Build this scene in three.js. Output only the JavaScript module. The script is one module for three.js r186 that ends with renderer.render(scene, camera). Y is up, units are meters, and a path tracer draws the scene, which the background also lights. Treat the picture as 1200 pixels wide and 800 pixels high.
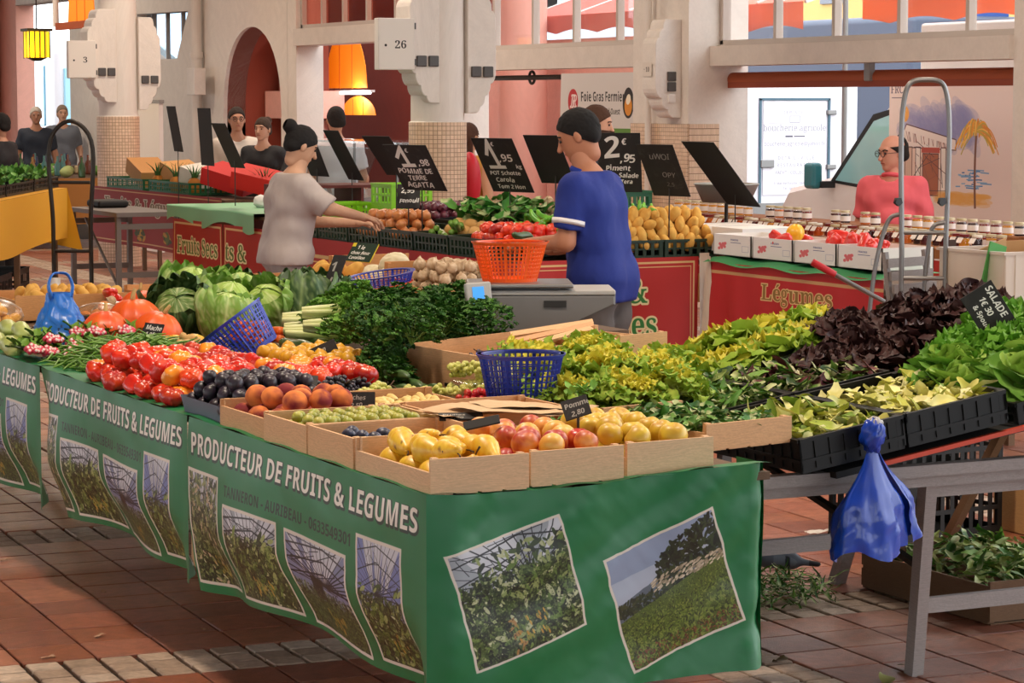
import * as THREE from 'three';
import { mergeGeometries } from 'three/addons/utils/BufferGeometryUtils.js';
import { RoundedBoxGeometry } from 'three/addons/geometries/RoundedBoxGeometry.js';
import { RectAreaLightUniformsLib } from 'three/addons/lights/RectAreaLightUniformsLib.js';
import { ImprovedNoise } from 'three/addons/math/ImprovedNoise.js';

// ---------------------------------------------------------------- camera, sky, lights, exposure
// Hall axes: x runs from the aisle across the stall towards the street front, -z runs along the stall, y is up. Metres.
const scene = new THREE.Scene();
const renderer = new THREE.WebGLRenderer({ antialias: true });
renderer.toneMapping = THREE.LinearToneMapping;
renderer.toneMappingExposure = 1.0;
renderer.shadowMap.enabled = true;
const camera = new THREE.PerspectiveCamera(15.19, 1.5, 0.1, 200);
camera.position.set(-2.684, 1.8, 5.887);
{
  const yaw = 26.4 * Math.PI / 180, pitch = 5.37 * Math.PI / 180;
  camera.lookAt(-2.684 + Math.sin(yaw) * Math.cos(pitch), 1.8 - Math.sin(pitch), 5.887 - Math.cos(yaw) * Math.cos(pitch));
}
camera.updateMatrixWorld();
scene.background = new THREE.Color().setRGB(3.3, 3.45, 3.6);
scene.environment = null;
RectAreaLightUniformsLib.init();
// hall lamps: square panels hung from the roof, all outside the frame (x, s, height, side, power)
const LAMPS = [[-0.25, 1.6, 5.4, 0.5, 620], [3.0, 0.2, 5.4, 0.5, 420], [2.4, 7.0, 5.6, 0.9, 330], [6.4, 6.2, 5.6, 0.9, 300], [4.2, 13.4, 5.4, 0.9, 420], [6.2, 18.5, 5.4, 0.9, 480], [4.4, 24.5, 5.4, 0.9, 480], [5.6, 30, 5.4, 0.9, 480]];

// ---------------------------------------------------------------- helpers
const PI = Math.PI, TAU = PI * 2;
const clamp = (x, a = 0, b = 1) => Math.min(b, Math.max(a, x));
const lerp = (a, b, t) => a + (b - a) * t;
const smooth = (a, b, x) => { const t = clamp((x - a) / (b - a)); return t * t * (3 - 2 * t); };
const V = (p, s, h) => new THREE.Vector3(p, h, -s);
const v3 = (x, y, z) => new THREE.Vector3(x, y, z);
const C = (c) => new THREE.Color(c);
function rng(seed) { let a = seed >>> 0; const f = () => { a = (a + 0x6D2B79F5) | 0; let t = Math.imul(a ^ (a >>> 15), 1 | a); t = (t + Math.imul(t ^ (t >>> 7), 61 | t)) ^ t; return ((t ^ (t >>> 14)) >>> 0) / 4294967296; }; f.r = (a, b) => a + (b - a) * f(); f.pick = (l) => l[Math.floor(f() * l.length)]; return f; }
const perlin = new ImprovedNoise();
const noise = (x, y = 0, z = 0) => perlin.noise(x + 100.31, y + 57.7, z + 31.9);
const fbm = (x, y = 0, z = 0) => noise(x, y, z) * .55 + noise(x * 2.1, y * 2.1, z * 2.1) * .28 + noise(x * 4.3, y * 4.3, z * 4.3) * .17;

const taken = new Map();
function numbered(name) { const n = taken.get(name) || 0; taken.set(name, n + 1); return n ? name + '_' + String(n).padStart(3, '0') : name; }
function lit(o) { o.traverse((m) => { if (m.isMesh) { m.castShadow = true; m.receiveShadow = true; } }); return o; }
function tag(o, label, category, group, kind) { o.userData = { label, category }; if (group) o.userData.group = group; if (kind) o.userData.kind = kind; return o; }
function mesh(name, geo, mat, parent) { const m = new THREE.Mesh(geo, mat); m.name = name; m.castShadow = m.receiveShadow = true; if (parent) parent.add(m); return m; }
function solo(name, geo, mat, label, category, group, kind) { const m = mesh(numbered(name), geo, mat, scene); return tag(m, label, category, group, kind); }
function thing(name, label, category, [p, s, h] = [0, 0, 0], turn = 0, group) { const o = new THREE.Group(); o.name = numbered(name); scene.add(o); o.position.set(p, h, -s); o.rotation.y = turn; return tag(o, label, category, group); }
function struct(name, geo, mat, parent) { const m = mesh(parent ? name : numbered(name), geo, mat, parent || scene); if (!parent) m.userData.kind = 'structure'; return m; }
function dup(root, [p, s, h], turn = 0, label, group, scale) {
  const r = root.clone(); r.name = numbered(root.name.replace(/_\d{3}$/, '')); scene.add(r); r.position.set(p, h, -s); r.rotation.set(0, turn, 0); r.userData = { ...root.userData };
  if (label) r.userData.label = label; if (group) r.userData.group = group; if (scale) r.scale.setScalar(scale);
  return r;
}
// geometry
function merge(list) {
  list = list.filter(Boolean); const col = list.some((g) => g.attributes.color), idx = list.every((g) => g.index);
  const out = list.map((g) => {
    if (!idx && g.index) g = g.toNonIndexed();
    for (const k of Object.keys(g.attributes)) if (!['position', 'normal', 'uv', 'color'].includes(k)) g.deleteAttribute(k);
    const n = g.attributes.position.count;
    if (!g.attributes.uv) g.setAttribute('uv', new THREE.BufferAttribute(new Float32Array(n * 2), 2));
    if (!g.attributes.normal) g.computeVertexNormals();
    if (col && !g.attributes.color) g.setAttribute('color', new THREE.BufferAttribute(new Float32Array(n * 3).fill(1), 3));
    return g;
  });
  const m = mergeGeometries(out); m.groups = []; m.clearGroups(); return m;
}
function paint(g, c) { c = C(c); const n = g.attributes.position.count, a = new Float32Array(n * 3); for (let i = 0; i < n; i++) { a[i * 3] = c.r; a[i * 3 + 1] = c.g; a[i * 3 + 2] = c.b; } g.setAttribute('color', new THREE.BufferAttribute(a, 3)); return g; }
function paintBy(g, f) { const P = g.attributes.position, n = P.count, a = new Float32Array(n * 3); for (let i = 0; i < n; i++) { const c = f(P.getX(i), P.getY(i), P.getZ(i), i); a[i * 3] = c.r; a[i * 3 + 1] = c.g; a[i * 3 + 2] = c.b; } g.setAttribute('color', new THREE.BufferAttribute(a, 3)); return g; }
function boxUV(g, k = 1, swap) { const P = g.attributes.position, N = g.attributes.normal, uv = new Float32Array(P.count * 2); for (let i = 0; i < P.count; i++) { const x = P.getX(i), y = P.getY(i), z = P.getZ(i), nx = Math.abs(N.getX(i)), ny = Math.abs(N.getY(i)), nz = Math.abs(N.getZ(i)); let a, b; if (nx > ny && nx > nz) { a = z; b = y; } else if (ny > nz) { a = x; b = z; } else { a = x; b = y; } if (swap) [a, b] = [b, a]; uv[i * 2] = a * k; uv[i * 2 + 1] = b * k; } g.setAttribute('uv', new THREE.BufferAttribute(uv, 2)); return g; }
const box = (w, h, d, x = 0, y = 0, z = 0, uvk = 1) => boxUV(new THREE.BoxGeometry(w, h, d), uvk).translate(x, y, z);
const rbox = (w, h, d, r, x = 0, y = 0, z = 0, seg = 1) => boxUV(new RoundedBoxGeometry(w, h, d, seg, r)).translate(x, y, z);
const cyl = (r0, r1, h, x = 0, y = 0, z = 0, n = 16, open = false) => new THREE.CylinderGeometry(r1, r0, h, n, 1, open).translate(x, y, z);
const xf = (g, { r = [0, 0, 0], t = [0, 0, 0], s = 1 } = {}) => g.applyMatrix4(new THREE.Matrix4().compose(v3(...t), new THREE.Quaternion().setFromEuler(new THREE.Euler(...r)), typeof s === 'number' ? v3(s, s, s) : v3(...s)));
function bar(a, b, w, d = w, uvk = 1) { const len = a.distanceTo(b), g = boxUV(new THREE.BoxGeometry(w, len, d), uvk); const q = new THREE.Quaternion().setFromUnitVectors(v3(0, 1, 0), b.clone().sub(a).normalize()); return g.applyQuaternion(q).translate((a.x + b.x) / 2, (a.y + b.y) / 2, (a.z + b.z) / 2); }
function grid(nu, nv, f, { col, closeU } = {}) {
  const pos = [], uv = [], cl = [], idx = [];
  for (let j = 0; j <= nv; j++) for (let i = 0; i <= nu; i++) { const u = i / nu, v = j / nv, q = f(u, v); pos.push(q[0], q[1], q[2]); uv.push(u, v); if (col) { const c = col(u, v, q); cl.push(c.r, c.g, c.b); } }
  for (let j = 0; j < nv; j++) for (let i = 0; i < nu; i++) { const a = j * (nu + 1) + i, b = a + 1, c = a + nu + 1, d = c + 1; idx.push(a, b, d, a, d, c); }
  const g = new THREE.BufferGeometry(); g.setAttribute('position', new THREE.Float32BufferAttribute(pos, 3)); g.setAttribute('uv', new THREE.Float32BufferAttribute(uv, 2)); if (col) g.setAttribute('color', new THREE.Float32BufferAttribute(cl, 3)); g.setIndex(idx); g.computeVertexNormals();
  if (closeU) { const N = g.attributes.normal; for (let j = 0; j <= nv; j++) { const a = j * (nu + 1), b = a + nu, x = N.getX(a) + N.getX(b), y = N.getY(a) + N.getY(b), z = N.getZ(a) + N.getZ(b), l = Math.hypot(x, y, z) || 1; N.setXYZ(a, x / l, y / l, z / l); N.setXYZ(b, x / l, y / l, z / l); } }
  return g;
}
function tube(pts, rad, n = 8, col, flat = 1) {   // swept tube with tapered radii and closed ends
  const m = pts.length, T = pts.map((p, i) => pts[Math.min(m - 1, i + 1)].clone().sub(pts[Math.max(0, i - 1)]).normalize());
  let U = Math.abs(T[0].y) < .9 ? v3(0, 1, 0) : v3(1, 0, 0); const rows = [];
  for (let i = 0; i < m; i++) { U = U.clone().addScaledVector(T[i], -U.dot(T[i])).normalize(); const W = T[i].clone().cross(U); rows.push([pts[i], U, W, typeof rad === 'function' ? rad(i / (m - 1)) : rad]); }
  const all = [[pts[0], rows[0][1], rows[0][2], 1e-5], ...rows, [pts[m - 1], rows[m - 1][1], rows[m - 1][2], 1e-5]];
  return grid(n, all.length - 1, (u, v) => { const [p, A, B, r] = all[Math.round(v * (all.length - 1))], c = Math.cos(u * TAU) * r * flat, s = Math.sin(u * TAU) * r; return [p.x + A.x * c + B.x * s, p.y + A.y * c + B.y * s, p.z + A.z * c + B.z * s]; }, { closeU: true, col: col && ((u, v) => col(clamp((v * (all.length - 1) - 1) / (m - 1)), u)) });
}
function curve(pts, n = 12) { return new THREE.CatmullRomCurve3(pts).getPoints(n); }
function fruit(R, { nu = 14, nv = 10, col, sx = 1, sy = 1, sz = 1 } = {}) { return grid(nu, nv, (u, v) => { const a = u * TAU, b = v * PI, r = R(a, b); return [Math.sin(b) * Math.cos(a) * r * sx, Math.cos(b) * r * sy, Math.sin(b) * Math.sin(a) * -r * sz]; }, { closeU: true, col }); }
function extrude(pts, depth, bevel = 0, holes = []) { const s = new THREE.Shape(pts.map((p) => new THREE.Vector2(p[0], p[1]))); for (const h of holes) s.holes.push(new THREE.Path(h.map((p) => new THREE.Vector2(p[0], p[1])))); return boxUV(new THREE.ExtrudeGeometry(s, { depth, bevelEnabled: bevel > 0, bevelThickness: bevel, bevelSize: bevel, bevelOffset: -bevel, bevelSegments: 1, curveSegments: 8 })); }
function lathe(pts, n = 20) { return new THREE.LatheGeometry(pts.map((p) => new THREE.Vector2(p[0], p[1])), n); }
// naive surface nets over a signed distance function (people, birds, bags)
function surfaceNets(sdf, [x0, y0, z0], [x1, y1, z1], h) {
  const nx = Math.ceil((x1 - x0) / h) + 1, ny = Math.ceil((y1 - y0) / h) + 1, nz = Math.ceil((z1 - z0) / h) + 1, D = new Float32Array(nx * ny * nz), id = (i, j, k) => i + nx * (j + ny * k);
  for (let k = 0; k < nz; k++) for (let j = 0; j < ny; j++) for (let i = 0; i < nx; i++) D[id(i, j, k)] = sdf(x0 + i * h, y0 + j * h, z0 + k * h);
  const vi = new Int32Array(nx * ny * nz).fill(-1), pos = [], idx = [];
  for (let k = 0; k < nz - 1; k++) for (let j = 0; j < ny - 1; j++) for (let i = 0; i < nx - 1; i++) {
    const d = []; let neg = 0; for (let c = 0; c < 8; c++) { const q = D[id(i + (c & 1), j + ((c >> 1) & 1), k + (c >> 2))]; d.push(q); if (q < 0) neg++; }
    if (!neg || neg === 8) continue; let sx = 0, sy = 0, sz = 0, n = 0;
    for (let a = 0; a < 8; a++) for (const bit of [1, 2, 4]) { const b = a | bit; if (b === a || (d[a] < 0) === (d[b] < 0)) continue; const t = d[a] / (d[a] - d[b]); sx += (a & 1) + (bit === 1 ? t : 0); sy += ((a >> 1) & 1) + (bit === 2 ? t : 0); sz += (a >> 2) + (bit === 4 ? t : 0); n++; }
    vi[id(i, j, k)] = pos.length / 3; pos.push(x0 + (i + sx / n) * h, y0 + (j + sy / n) * h, z0 + (k + sz / n) * h);
  }
  for (let k = 1; k < nz - 1; k++) for (let j = 1; j < ny - 1; j++) for (let i = 1; i < nx - 1; i++) {
    const a = D[id(i, j, k)] < 0; const quad = (p, q, r, s, f) => { if (p < 0 || q < 0 || r < 0 || s < 0) return; if (f) idx.push(p, q, r, p, r, s); else idx.push(p, r, q, p, s, r); };
    if (a !== D[id(i + 1, j, k)] < 0) quad(vi[id(i, j - 1, k - 1)], vi[id(i, j, k - 1)], vi[id(i, j, k)], vi[id(i, j - 1, k)], a);
    if (a !== D[id(i, j + 1, k)] < 0) quad(vi[id(i - 1, j, k - 1)], vi[id(i - 1, j, k)], vi[id(i, j, k)], vi[id(i, j, k - 1)], a);
    if (a !== D[id(i, j, k + 1)] < 0) quad(vi[id(i - 1, j - 1, k)], vi[id(i, j - 1, k)], vi[id(i, j, k)], vi[id(i - 1, j, k)], a);
  }
  const g = new THREE.BufferGeometry(); g.setAttribute('position', new THREE.Float32BufferAttribute(pos, 3)); g.setIndex(idx); g.computeVertexNormals(); return boxUV(g);
}
// textures
function tex(size, f, { repeat = 1, srgb = false } = {}) { const [w, h] = Array.isArray(size) ? size : [size, size], d = new Uint8Array(w * h * 4); for (let j = 0; j < h; j++) for (let i = 0; i < w; i++) { const c = f(i / w, j / h, i, j), o = (j * w + i) * 4; if (typeof c === 'number') { d[o] = d[o + 1] = d[o + 2] = clamp(c) * 255; } else { d[o] = clamp(c[0]) * 255; d[o + 1] = clamp(c[1]) * 255; d[o + 2] = clamp(c[2]) * 255; } d[o + 3] = 255; } const t = new THREE.DataTexture(d, w, h); t.wrapS = t.wrapT = THREE.RepeatWrapping; t.magFilter = THREE.LinearFilter; t.minFilter = THREE.LinearMipmapLinearFilter; t.generateMipmaps = true; if (srgb) t.colorSpace = THREE.SRGBColorSpace; if (Array.isArray(repeat)) t.repeat.set(...repeat); else t.repeat.set(repeat, repeat); t.needsUpdate = true; return t; }
function again(t, a, b = a) { const c = t.clone(); c.repeat.set(a, b); c.needsUpdate = true; return c; }
function canvasTex(w, h, draw) { const c = document.createElement('canvas'); c.width = w; c.height = h; const x = c.getContext('2d'); draw(x, w, h); const t = new THREE.CanvasTexture(c); t.colorSpace = THREE.SRGBColorSpace; t.anisotropy = 8; return t; }
const tn = (u, v, k, seed = 0) => { const a = u * TAU, b = v * TAU; return noise(Math.cos(a) * k + seed * 7.3, Math.sin(a) * k + Math.cos(b) * k, Math.sin(b) * k + seed * 3.1); };   // noise that tiles
const T = {
  grain: tex(512, (u, v) => { const w = tn(u, v, .9, 1) * .5; const ring = Math.sin((v * 22 + w * 6 + tn(u, v, 2, 3) * .8) * TAU) * .5 + .5; return .88 + .035 * ring + .05 * tn(u * 1, v * 9 % 1, 3, 5) + .05 * tn(u, v, 14, 9); }),
  speck: tex(512, (u, v) => .5 + .35 * tn(u, v, 9, 2) + .25 * tn(u, v, 24, 4)),
  cloud: tex(256, (u, v) => .8 + .25 * tn(u, v, 1.3, 6) + .14 * tn(u, v, 4, 8)),
  plaster: tex(256, (u, v) => .93 + .05 * tn(u, v, 2, 6) + .04 * tn(u, v, 9, 8)),
  weave: tex(64, (u, v) => .5 + .25 * Math.sin(u * TAU * 16) * Math.sin(v * TAU * 16) + .1 * tn(u, v, 5)),
};
const std = (o) => new THREE.MeshStandardMaterial(o), phy = (o) => new THREE.MeshPhysicalMaterial(o);
const D2 = THREE.DoubleSide;
const woodMat = (c, rough = .75) => std({ color: c, map: again(T.grain, 1.2, 6), roughness: rough, bumpMap: T.speck, bumpScale: .0006 });
T.grain.colorSpace = THREE.SRGBColorSpace;
const M = {
  wood: woodMat('#f2c290'), wood2: woodMat('#e5b080'), wood3: woodMat('#cf9f66'), woodDark: woodMat('#7c5a3c'), woodGrey: std({ color: '#9d9490', map: again(T.grain, 1.2, 6), roughness: .7, bumpMap: T.speck, bumpScale: .001 }),
  black: std({ color: '#141414', roughness: .45 }), blackSoft: std({ color: '#1c1b1b', roughness: .7 }), steel: std({ color: '#8c8a88', metalness: .9, roughness: .38 }), darkSteel: std({ color: '#3c3834', metalness: .7, roughness: .45 }),
  white: std({ color: '#e6e0da', roughness: .6 }), whitePaint: std({ color: '#e8e0d8', roughness: .65, map: again(T.plaster, .6) }), grey: std({ color: '#8d8b88', roughness: .5 }), socket: std({ color: '#4b4745', roughness: .4 }),
  paper: std({ color: '#c9a982', roughness: .9, side: D2 }), card: std({ color: '#b48a5c', roughness: .85 }),
  vc: std({ vertexColors: true, roughness: .5 }), vcGloss: phy({ vertexColors: true, roughness: .34, clearcoat: .35, clearcoatRoughness: .2 }), vcWax: phy({ vertexColors: true, roughness: .45, clearcoat: .25, clearcoatRoughness: .3 }), vcMatte: std({ vertexColors: true, roughness: .85 }),
  leaf: phy({ vertexColors: true, roughness: .5, side: D2, specularIntensity: .55 }), leafSoft: phy({ vertexColors: true, roughness: .75, side: D2, transmission: .25, thickness: 0, specularIntensity: .4 }),
};
// ---------------------------------------------------------------- floor
const FR = -3.1 * PI / 180, FO = [0.9, 1.8];
{
  const base = struct('floor', box(34, .3, 60, 4, -.165, -14), std({ color: '#4a3a33', roughness: .9, map: again(T.speck, 2) }));
  const cols = ['#ac6a4c', '#a05c3f', '#b87458', '#965944', '#b06d54', '#a8634a'], pale = ['#c8ad96', '#bda18b', '#d0b8a3', '#b39882'];
  const bump = again(T.speck, 3.2);
  const mats = cols.map((c) => std({ color: c, roughness: .38, map: again(T.cloud, 2.3), bumpMap: bump, bumpScale: .0016 })), pm = pale.map((c) => std({ color: c, roughness: .6, map: again(T.cloud, 3.3), bumpMap: bump, bumpScale: .002 }));
  const r = rng(5), S = .245, B = .113, cr = Math.cos(FR), sr = Math.sin(FR);
  const place = (a, b) => [FO[0] + (a - FO[0]) * cr - (b - FO[1]) * sr, FO[1] + (a - FO[0]) * sr + (b - FO[1]) * cr];
  const variants = [0, 1, 2].map((k) => { const g = new RoundedBoxGeometry(.2385, .026, .2385, 1, .005); return boxUV(g).translate(0, -.013, 0); });
  const small = [0, 1].map(() => boxUV(new RoundedBoxGeometry(.1055, .026, .1065, 1, .007)).translate(0, -.013, 0));
  const cam = camera.projectionMatrix.clone(), v = v3(0, 0, 0); camera.updateProjectionMatrix();
  const cells = [], P0 = 2.545;
  const cellsAlong = (lo, hi, edge) => { const out = []; for (let k = Math.floor((lo - edge) / P0) - 1; edge + k * P0 < hi; k++) { const e = edge + k * P0; for (let i = 0; i < 9; i++) out.push([e + S * (i + .5), S]); for (let i = 0; i < 3; i++) out.push([e + S * 9 + B * (i + .5), B]); } return out.filter(([x]) => x > lo && x < hi); };
  const As = cellsAlong(-6, 9.5, 1.79), Bs = cellsAlong(-1.5, 30, 1.98);
  for (const [a, wa] of As) for (const [b, wb] of Bs) {
    if (wa > .2 && wb > .2) cells.push([a, b, 0]);
    else if (wa < .2 && wb < .2) cells.push([a, b, 1]);
    else if (wa > .2) for (const o of [-.0613, .0613]) cells.push([a + o, b, 1]); else for (const o of [-.0613, .0613]) cells.push([a, b + o, 1]);
  }
  const near = [], far = [];
  for (const [a, b, k] of cells) { const [p, s] = place(a, b); v.set(p, 0, -s).project(camera); const d = Math.hypot(p + 2.684, s + 5.887); const seen = Math.abs(v.x) < 1.04 && v.y > -1.08; const x = (v.x + 1) * 600, y = (1 - v.y) * 400; const open = (x < 430 && y > 560 && y > 560 + x * .45) || (x > 880 && y > 560 && d < 12.4); (seen && open ? near : far).push([p, s, k, d, r()]); }
  near.sort((m, n) => m[3] - n[3]); const nb = [0, 0]; const rest = [];
  for (const c of near) { const lim = c[2] ? 160 : 300; if (nb[c[2]]++ >= lim) { rest.push(c); continue; } const kind = c[2] ? 'cobble' : 'paver'; const m = mesh(kind, c[2] ? small[0] : variants[0], c[2] ? pm[Math.floor(c[4] * 4)] : mats[Math.floor(c[4] * 6)], base); m.position.set(c[0], (r() - .5) * .003, -c[1]); m.rotation.set((r() - .5) * .008, FR + PI * Math.floor(r() * 4) / 2, (r() - .5) * .008); }
  const bulk = (list, k, name, mat) => { const g = k ? small[0] : variants[0], im = new THREE.InstancedMesh(g, mat, list.length), mm = new THREE.Matrix4(), q = new THREE.Quaternion().setFromEuler(new THREE.Euler(0, FR, 0)); list.forEach((c, i) => { mm.compose(v3(c[0], 0, -c[1]), q, v3(1, 1, 1)); im.setMatrixAt(i, mm); im.setColorAt(i, C((k ? pale : cols)[Math.floor(c[4] * (k ? 4 : 6))])); }); im.name = name; im.userData.kind = 'stuff'; im.castShadow = im.receiveShadow = true; base.add(im); };
  const all = far.concat(rest).filter((c) => c[3] < 34);
  bulk(all.filter((c) => !c[2]), 0, 'pavers', std({ color: '#ffffff', roughness: .38, map: again(T.cloud, 2.3), bumpMap: bump, bumpScale: .0016 }));
  bulk(all.filter((c) => c[2]), 1, 'cobbles', std({ color: '#ffffff', roughness: .6, map: again(T.cloud, 3.3), bumpMap: bump, bumpScale: .002 }));
}
// ---------------------------------------------------------------- roof, far walls and lamps (mostly out of frame)
const PF = 8.8;   // street front of the hall
const wallMat = std({ color: '#e6dcd2', roughness: .85, map: again(T.plaster, .7), bumpMap: T.speck, bumpScale: .001 });
const redWall = std({ color: '#94402f', roughness: .85, map: again(T.plaster, .7) });
const pinkWall = std({ color: '#eeb09e', roughness: .85, map: again(T.plaster, .7), bumpMap: T.speck, bumpScale: .001 });
{
  struct('ceiling', box(17.2, .3, 56, .6, 6.35, -16), std({ color: '#d8ccc0', roughness: .9 }));
  struct('wall_behind', box(16.3, 3.4, .3, .65, 4.5, 11.7), wallMat); for (let k = 0; k < 4; k++) struct('wall_behind_pier', box(1.6, 2.8, .3, -6.5 + k * 4.8, 1.4, 11.7), wallMat);
  struct('wall_aisle', box(.3, 3.6, 52, -7.8, 4.4, -14), wallMat); for (let k = 0; k < 8; k++) struct('wall_aisle_pier', box(.3, 2.6, 3.4, -7.8, 1.3, 9 - k * 7), wallMat);
  for (const [p, s, h, side, power] of LAMPS) {
    const t = thing('hall_lamp', 'square white lamp panel hung under the hall roof', 'lamp', [p, s, h], 0, 'hall lamp panels under the roof');
    mesh('housing', box(side + .06, .06, side + .06, 0, .04, 0), M.white, t);
    mesh('lamp_panel', box(side, .01, side, 0, 0, 0), std({ color: '#ffffff', emissive: '#fff1dc', emissiveIntensity: 3 }), t);
    for (const k of [-1, 1]) mesh('hanger', cyl(.006, .006, 6.2 - h - .07, k * side * .4, .07 + (6.2 - h - .07) / 2, 0, 6), M.darkSteel, t);
    const L = new THREE.RectAreaLight('#ffecd6', power / (side * side) * .1, side, side); L.position.set(p, h - .02, -s); L.lookAt(p, 0, -s); L.name = 'hall_light'; L.castShadow = true; scene.add(L);
  }
}
// ---------------------------------------------------------------- printed banners round the stall
function photo(x, w, h, kind, seed) {   // a printed picture of crops, drawn into 0..w, 0..h
  const r = rng(seed); x.save(); x.beginPath(); x.rect(0, 0, w, h); x.clip();
  const leaf = (px, py, L, a, c) => { x.fillStyle = c; x.beginPath(); x.ellipse(px, py, L, L * .38, a, 0, TAU); x.fill(); };
  if (kind === 'field') {
    x.fillStyle = '#8d9bb5'; x.fillRect(0, 0, w, h); x.fillStyle = '#a9b2c3'; x.fillRect(0, h * .22, w, h * .3);
    x.fillStyle = '#5c6673'; x.beginPath(); x.moveTo(0, h * .42); x.lineTo(w * .35, h * .36); x.lineTo(w * .5, h * .26); x.lineTo(w, h * .3); x.lineTo(w, h * .6); x.lineTo(0, h * .6); x.fill();
    for (let i = 0; i < 500; i++) { const a = r(), px = w * (.42 + .6 * a); leaf(px, h * (.02 + r() * .42) + h * .2 * (1 - a) ** 2, w * .03 * (.5 + r()), r() * 3, r.pick(['#1d2414', '#262f18', '#33401f', '#171b10'])); }
    for (let i = 0; i < 160; i++) leaf(w * r() * .5, h * (.42 + r() * .12), w * .025, r() * 3, r.pick(['#20291a', '#2c3820', '#3d4426']));
    x.fillStyle = '#4f5e22'; x.beginPath(); x.moveTo(0, h * .58); x.lineTo(w, h * .38); x.lineTo(w, h); x.lineTo(0, h); x.fill();
    for (let i = 0; i < 2600; i++) { const px = w * r(), b = r(), py = lerp(h * .58 - h * .2 * px / w, h, b); leaf(px, py, w * .012 * (.5 + b * 1.4), r() * 3, r.pick(['#5f7424', '#6d8130', '#3b4a18', '#4c5b20', '#7d8a3c', '#2c3513'])); }
    for (let i = 0; i < 130; i++) leaf(w * (.35 + .65 * r()), h * (.5 - .1 * r()) - h * .06, w * .02, -.35, r.pick(['#b9a88f', '#8f8068', '#cfc0a8']));
    for (let i = 0; i < 240; i++) leaf(w * r(), h * (.86 + .14 * r()), w * .012, r() * 3, r.pick(['#6b3b28', '#7d4b33', '#4b2a1c']));
  } else {
    const sky = kind === 'tunnel' ? '#7f86a6' : kind === 'tall' ? '#7480b5' : '#9aa0a8';
    x.fillStyle = sky; x.fillRect(0, 0, w, h);
    x.fillStyle = '#c9cbd2'; for (let i = 0; i < 9; i++) { x.beginPath(); const a = r() * w; x.moveTo(a, 0); x.lineTo(a + w * .16, 0); x.lineTo(w * .5 + (a - w * .5) * .4, h * .4); x.fill(); }
    x.strokeStyle = '#23252b'; const cx = w * (.35 + .3 * r()), cy = h * .42;
    for (let i = 0; i < 22; i++) { x.lineWidth = w * .008 * (.5 + r()); const a = PI + PI * i / 21; x.beginPath(); x.moveTo(cx, cy); x.lineTo(cx + Math.cos(a) * w * 1.2, cy + Math.sin(a) * h * .9); x.stroke(); }
    for (let k = 0; k < 16; k++) { x.lineWidth = w * .006; x.beginPath(); x.moveTo(r() * w, h * .45 * r()); x.lineTo(r() * w, h * .45 * r()); x.stroke(); } for (let k = 0; k < 3; k++) { x.lineWidth = w * .012; x.beginPath(); x.moveTo(0, h * (.1 + .16 * k)); x.lineTo(cx, h * (.02 + .13 * k)); x.lineTo(w, h * (.12 + .16 * k)); x.stroke(); }
    const dark = ['#151a10', '#1f2814', '#2a3518'], mid = ['#33451f', '#44572a', '#576b33', '#243017'], light = ['#8a9a5c', '#a7b07c', '#6f8a3e', '#c2c49b'];
    const top = kind === 'tall' ? .45 : kind === 'tunnel' ? .52 : .3;
    x.fillStyle = '#1c2313'; x.fillRect(0, h * (top + .12), w, h);
    for (let i = 0; i < 1500; i++) { const b = r(), py = h * lerp(top, 1.02, b), L = w * (kind === 'tunnel' ? .02 : .035) * (.4 + r()); leaf(w * r(), py + (r() - .5) * h * .1, L, r() * 3, r.pick(r() < .35 ? dark : r() < .85 ? mid : light)); }
    if (kind === 'tunnel') { x.fillStyle = '#23221f'; x.fillRect(w * .36, h * .36, w * .2, h * .24); for (let i = 0; i < 900; i++) leaf(w * r(), h * (.62 + .36 * r()), w * .02, r() * 3, r.pick(mid)); }
    if (kind === 'plants' || kind === 'tall') for (let i = 0; i < 110; i++) leaf(w * r(), h * (top - .12 + .75 * r()), w * (.025 + .05 * r()), -1.3 + r() * 1.2, r.pick(['#54702c', '#7c9446', '#3b5422', '#9aa661', '#2b3b1a']));
    if (kind === 'vines') { x.strokeStyle = '#2b3319'; for (let i = 0; i < 9; i++) { x.lineWidth = w * .02; const a = w * (i + r()) / 9; x.beginPath(); x.moveTo(a, 0); x.quadraticCurveTo(a + w * .06, h * .5, a - w * .03, h); x.stroke(); } for (let i = 0; i < 420; i++) leaf(w * r(), h * r(), w * .05 * (.5 + r()), r() * 3, r.pick(['#6d7d43', '#8f9660', '#39471f', '#c0a98b', '#4f6130', '#1e2614'])); }
    if (kind === 'vine_house') { for (let i = 0; i < 260; i++) leaf(w * (.1 + .9 * Math.sqrt(r())), h * (.08 + .8 * r()), w * (.018 + .035 * r() * r() + .02 * r()), r() * 3, r.pick(['#3f5424', '#5f7a36', '#2c3c1b', '#b3b78d', '#8c985c', '#20291a'])); for (let i = 0; i < 14; i++) leaf(w * (.35 + .1 * r()), h * (.7 + .3 * r()), w * .03, r() * 3, '#a77b42'); }
    for (let i = 0; i < 2600; i++) { const py = h * (top - .05 + (1.05 - top) * r()); x.fillStyle = r.pick(['rgba(10,14,6,.5)', 'rgba(150,165,100,.3)', 'rgba(60,80,30,.5)', 'rgba(200,205,170,.22)']); x.fillRect(w * r(), py, w * .008 * (1 + r()), w * .008 * (1 + r())); }
    for (let i = 0; i < 26; i++) leaf(w * (.4 + .3 * r()), h * (.72 + .2 * r()), w * .022, 1.4, r.pick(['#b98a2f', '#c79f3f', '#8c8a35']));
  }
  x.restore();
}
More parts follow.
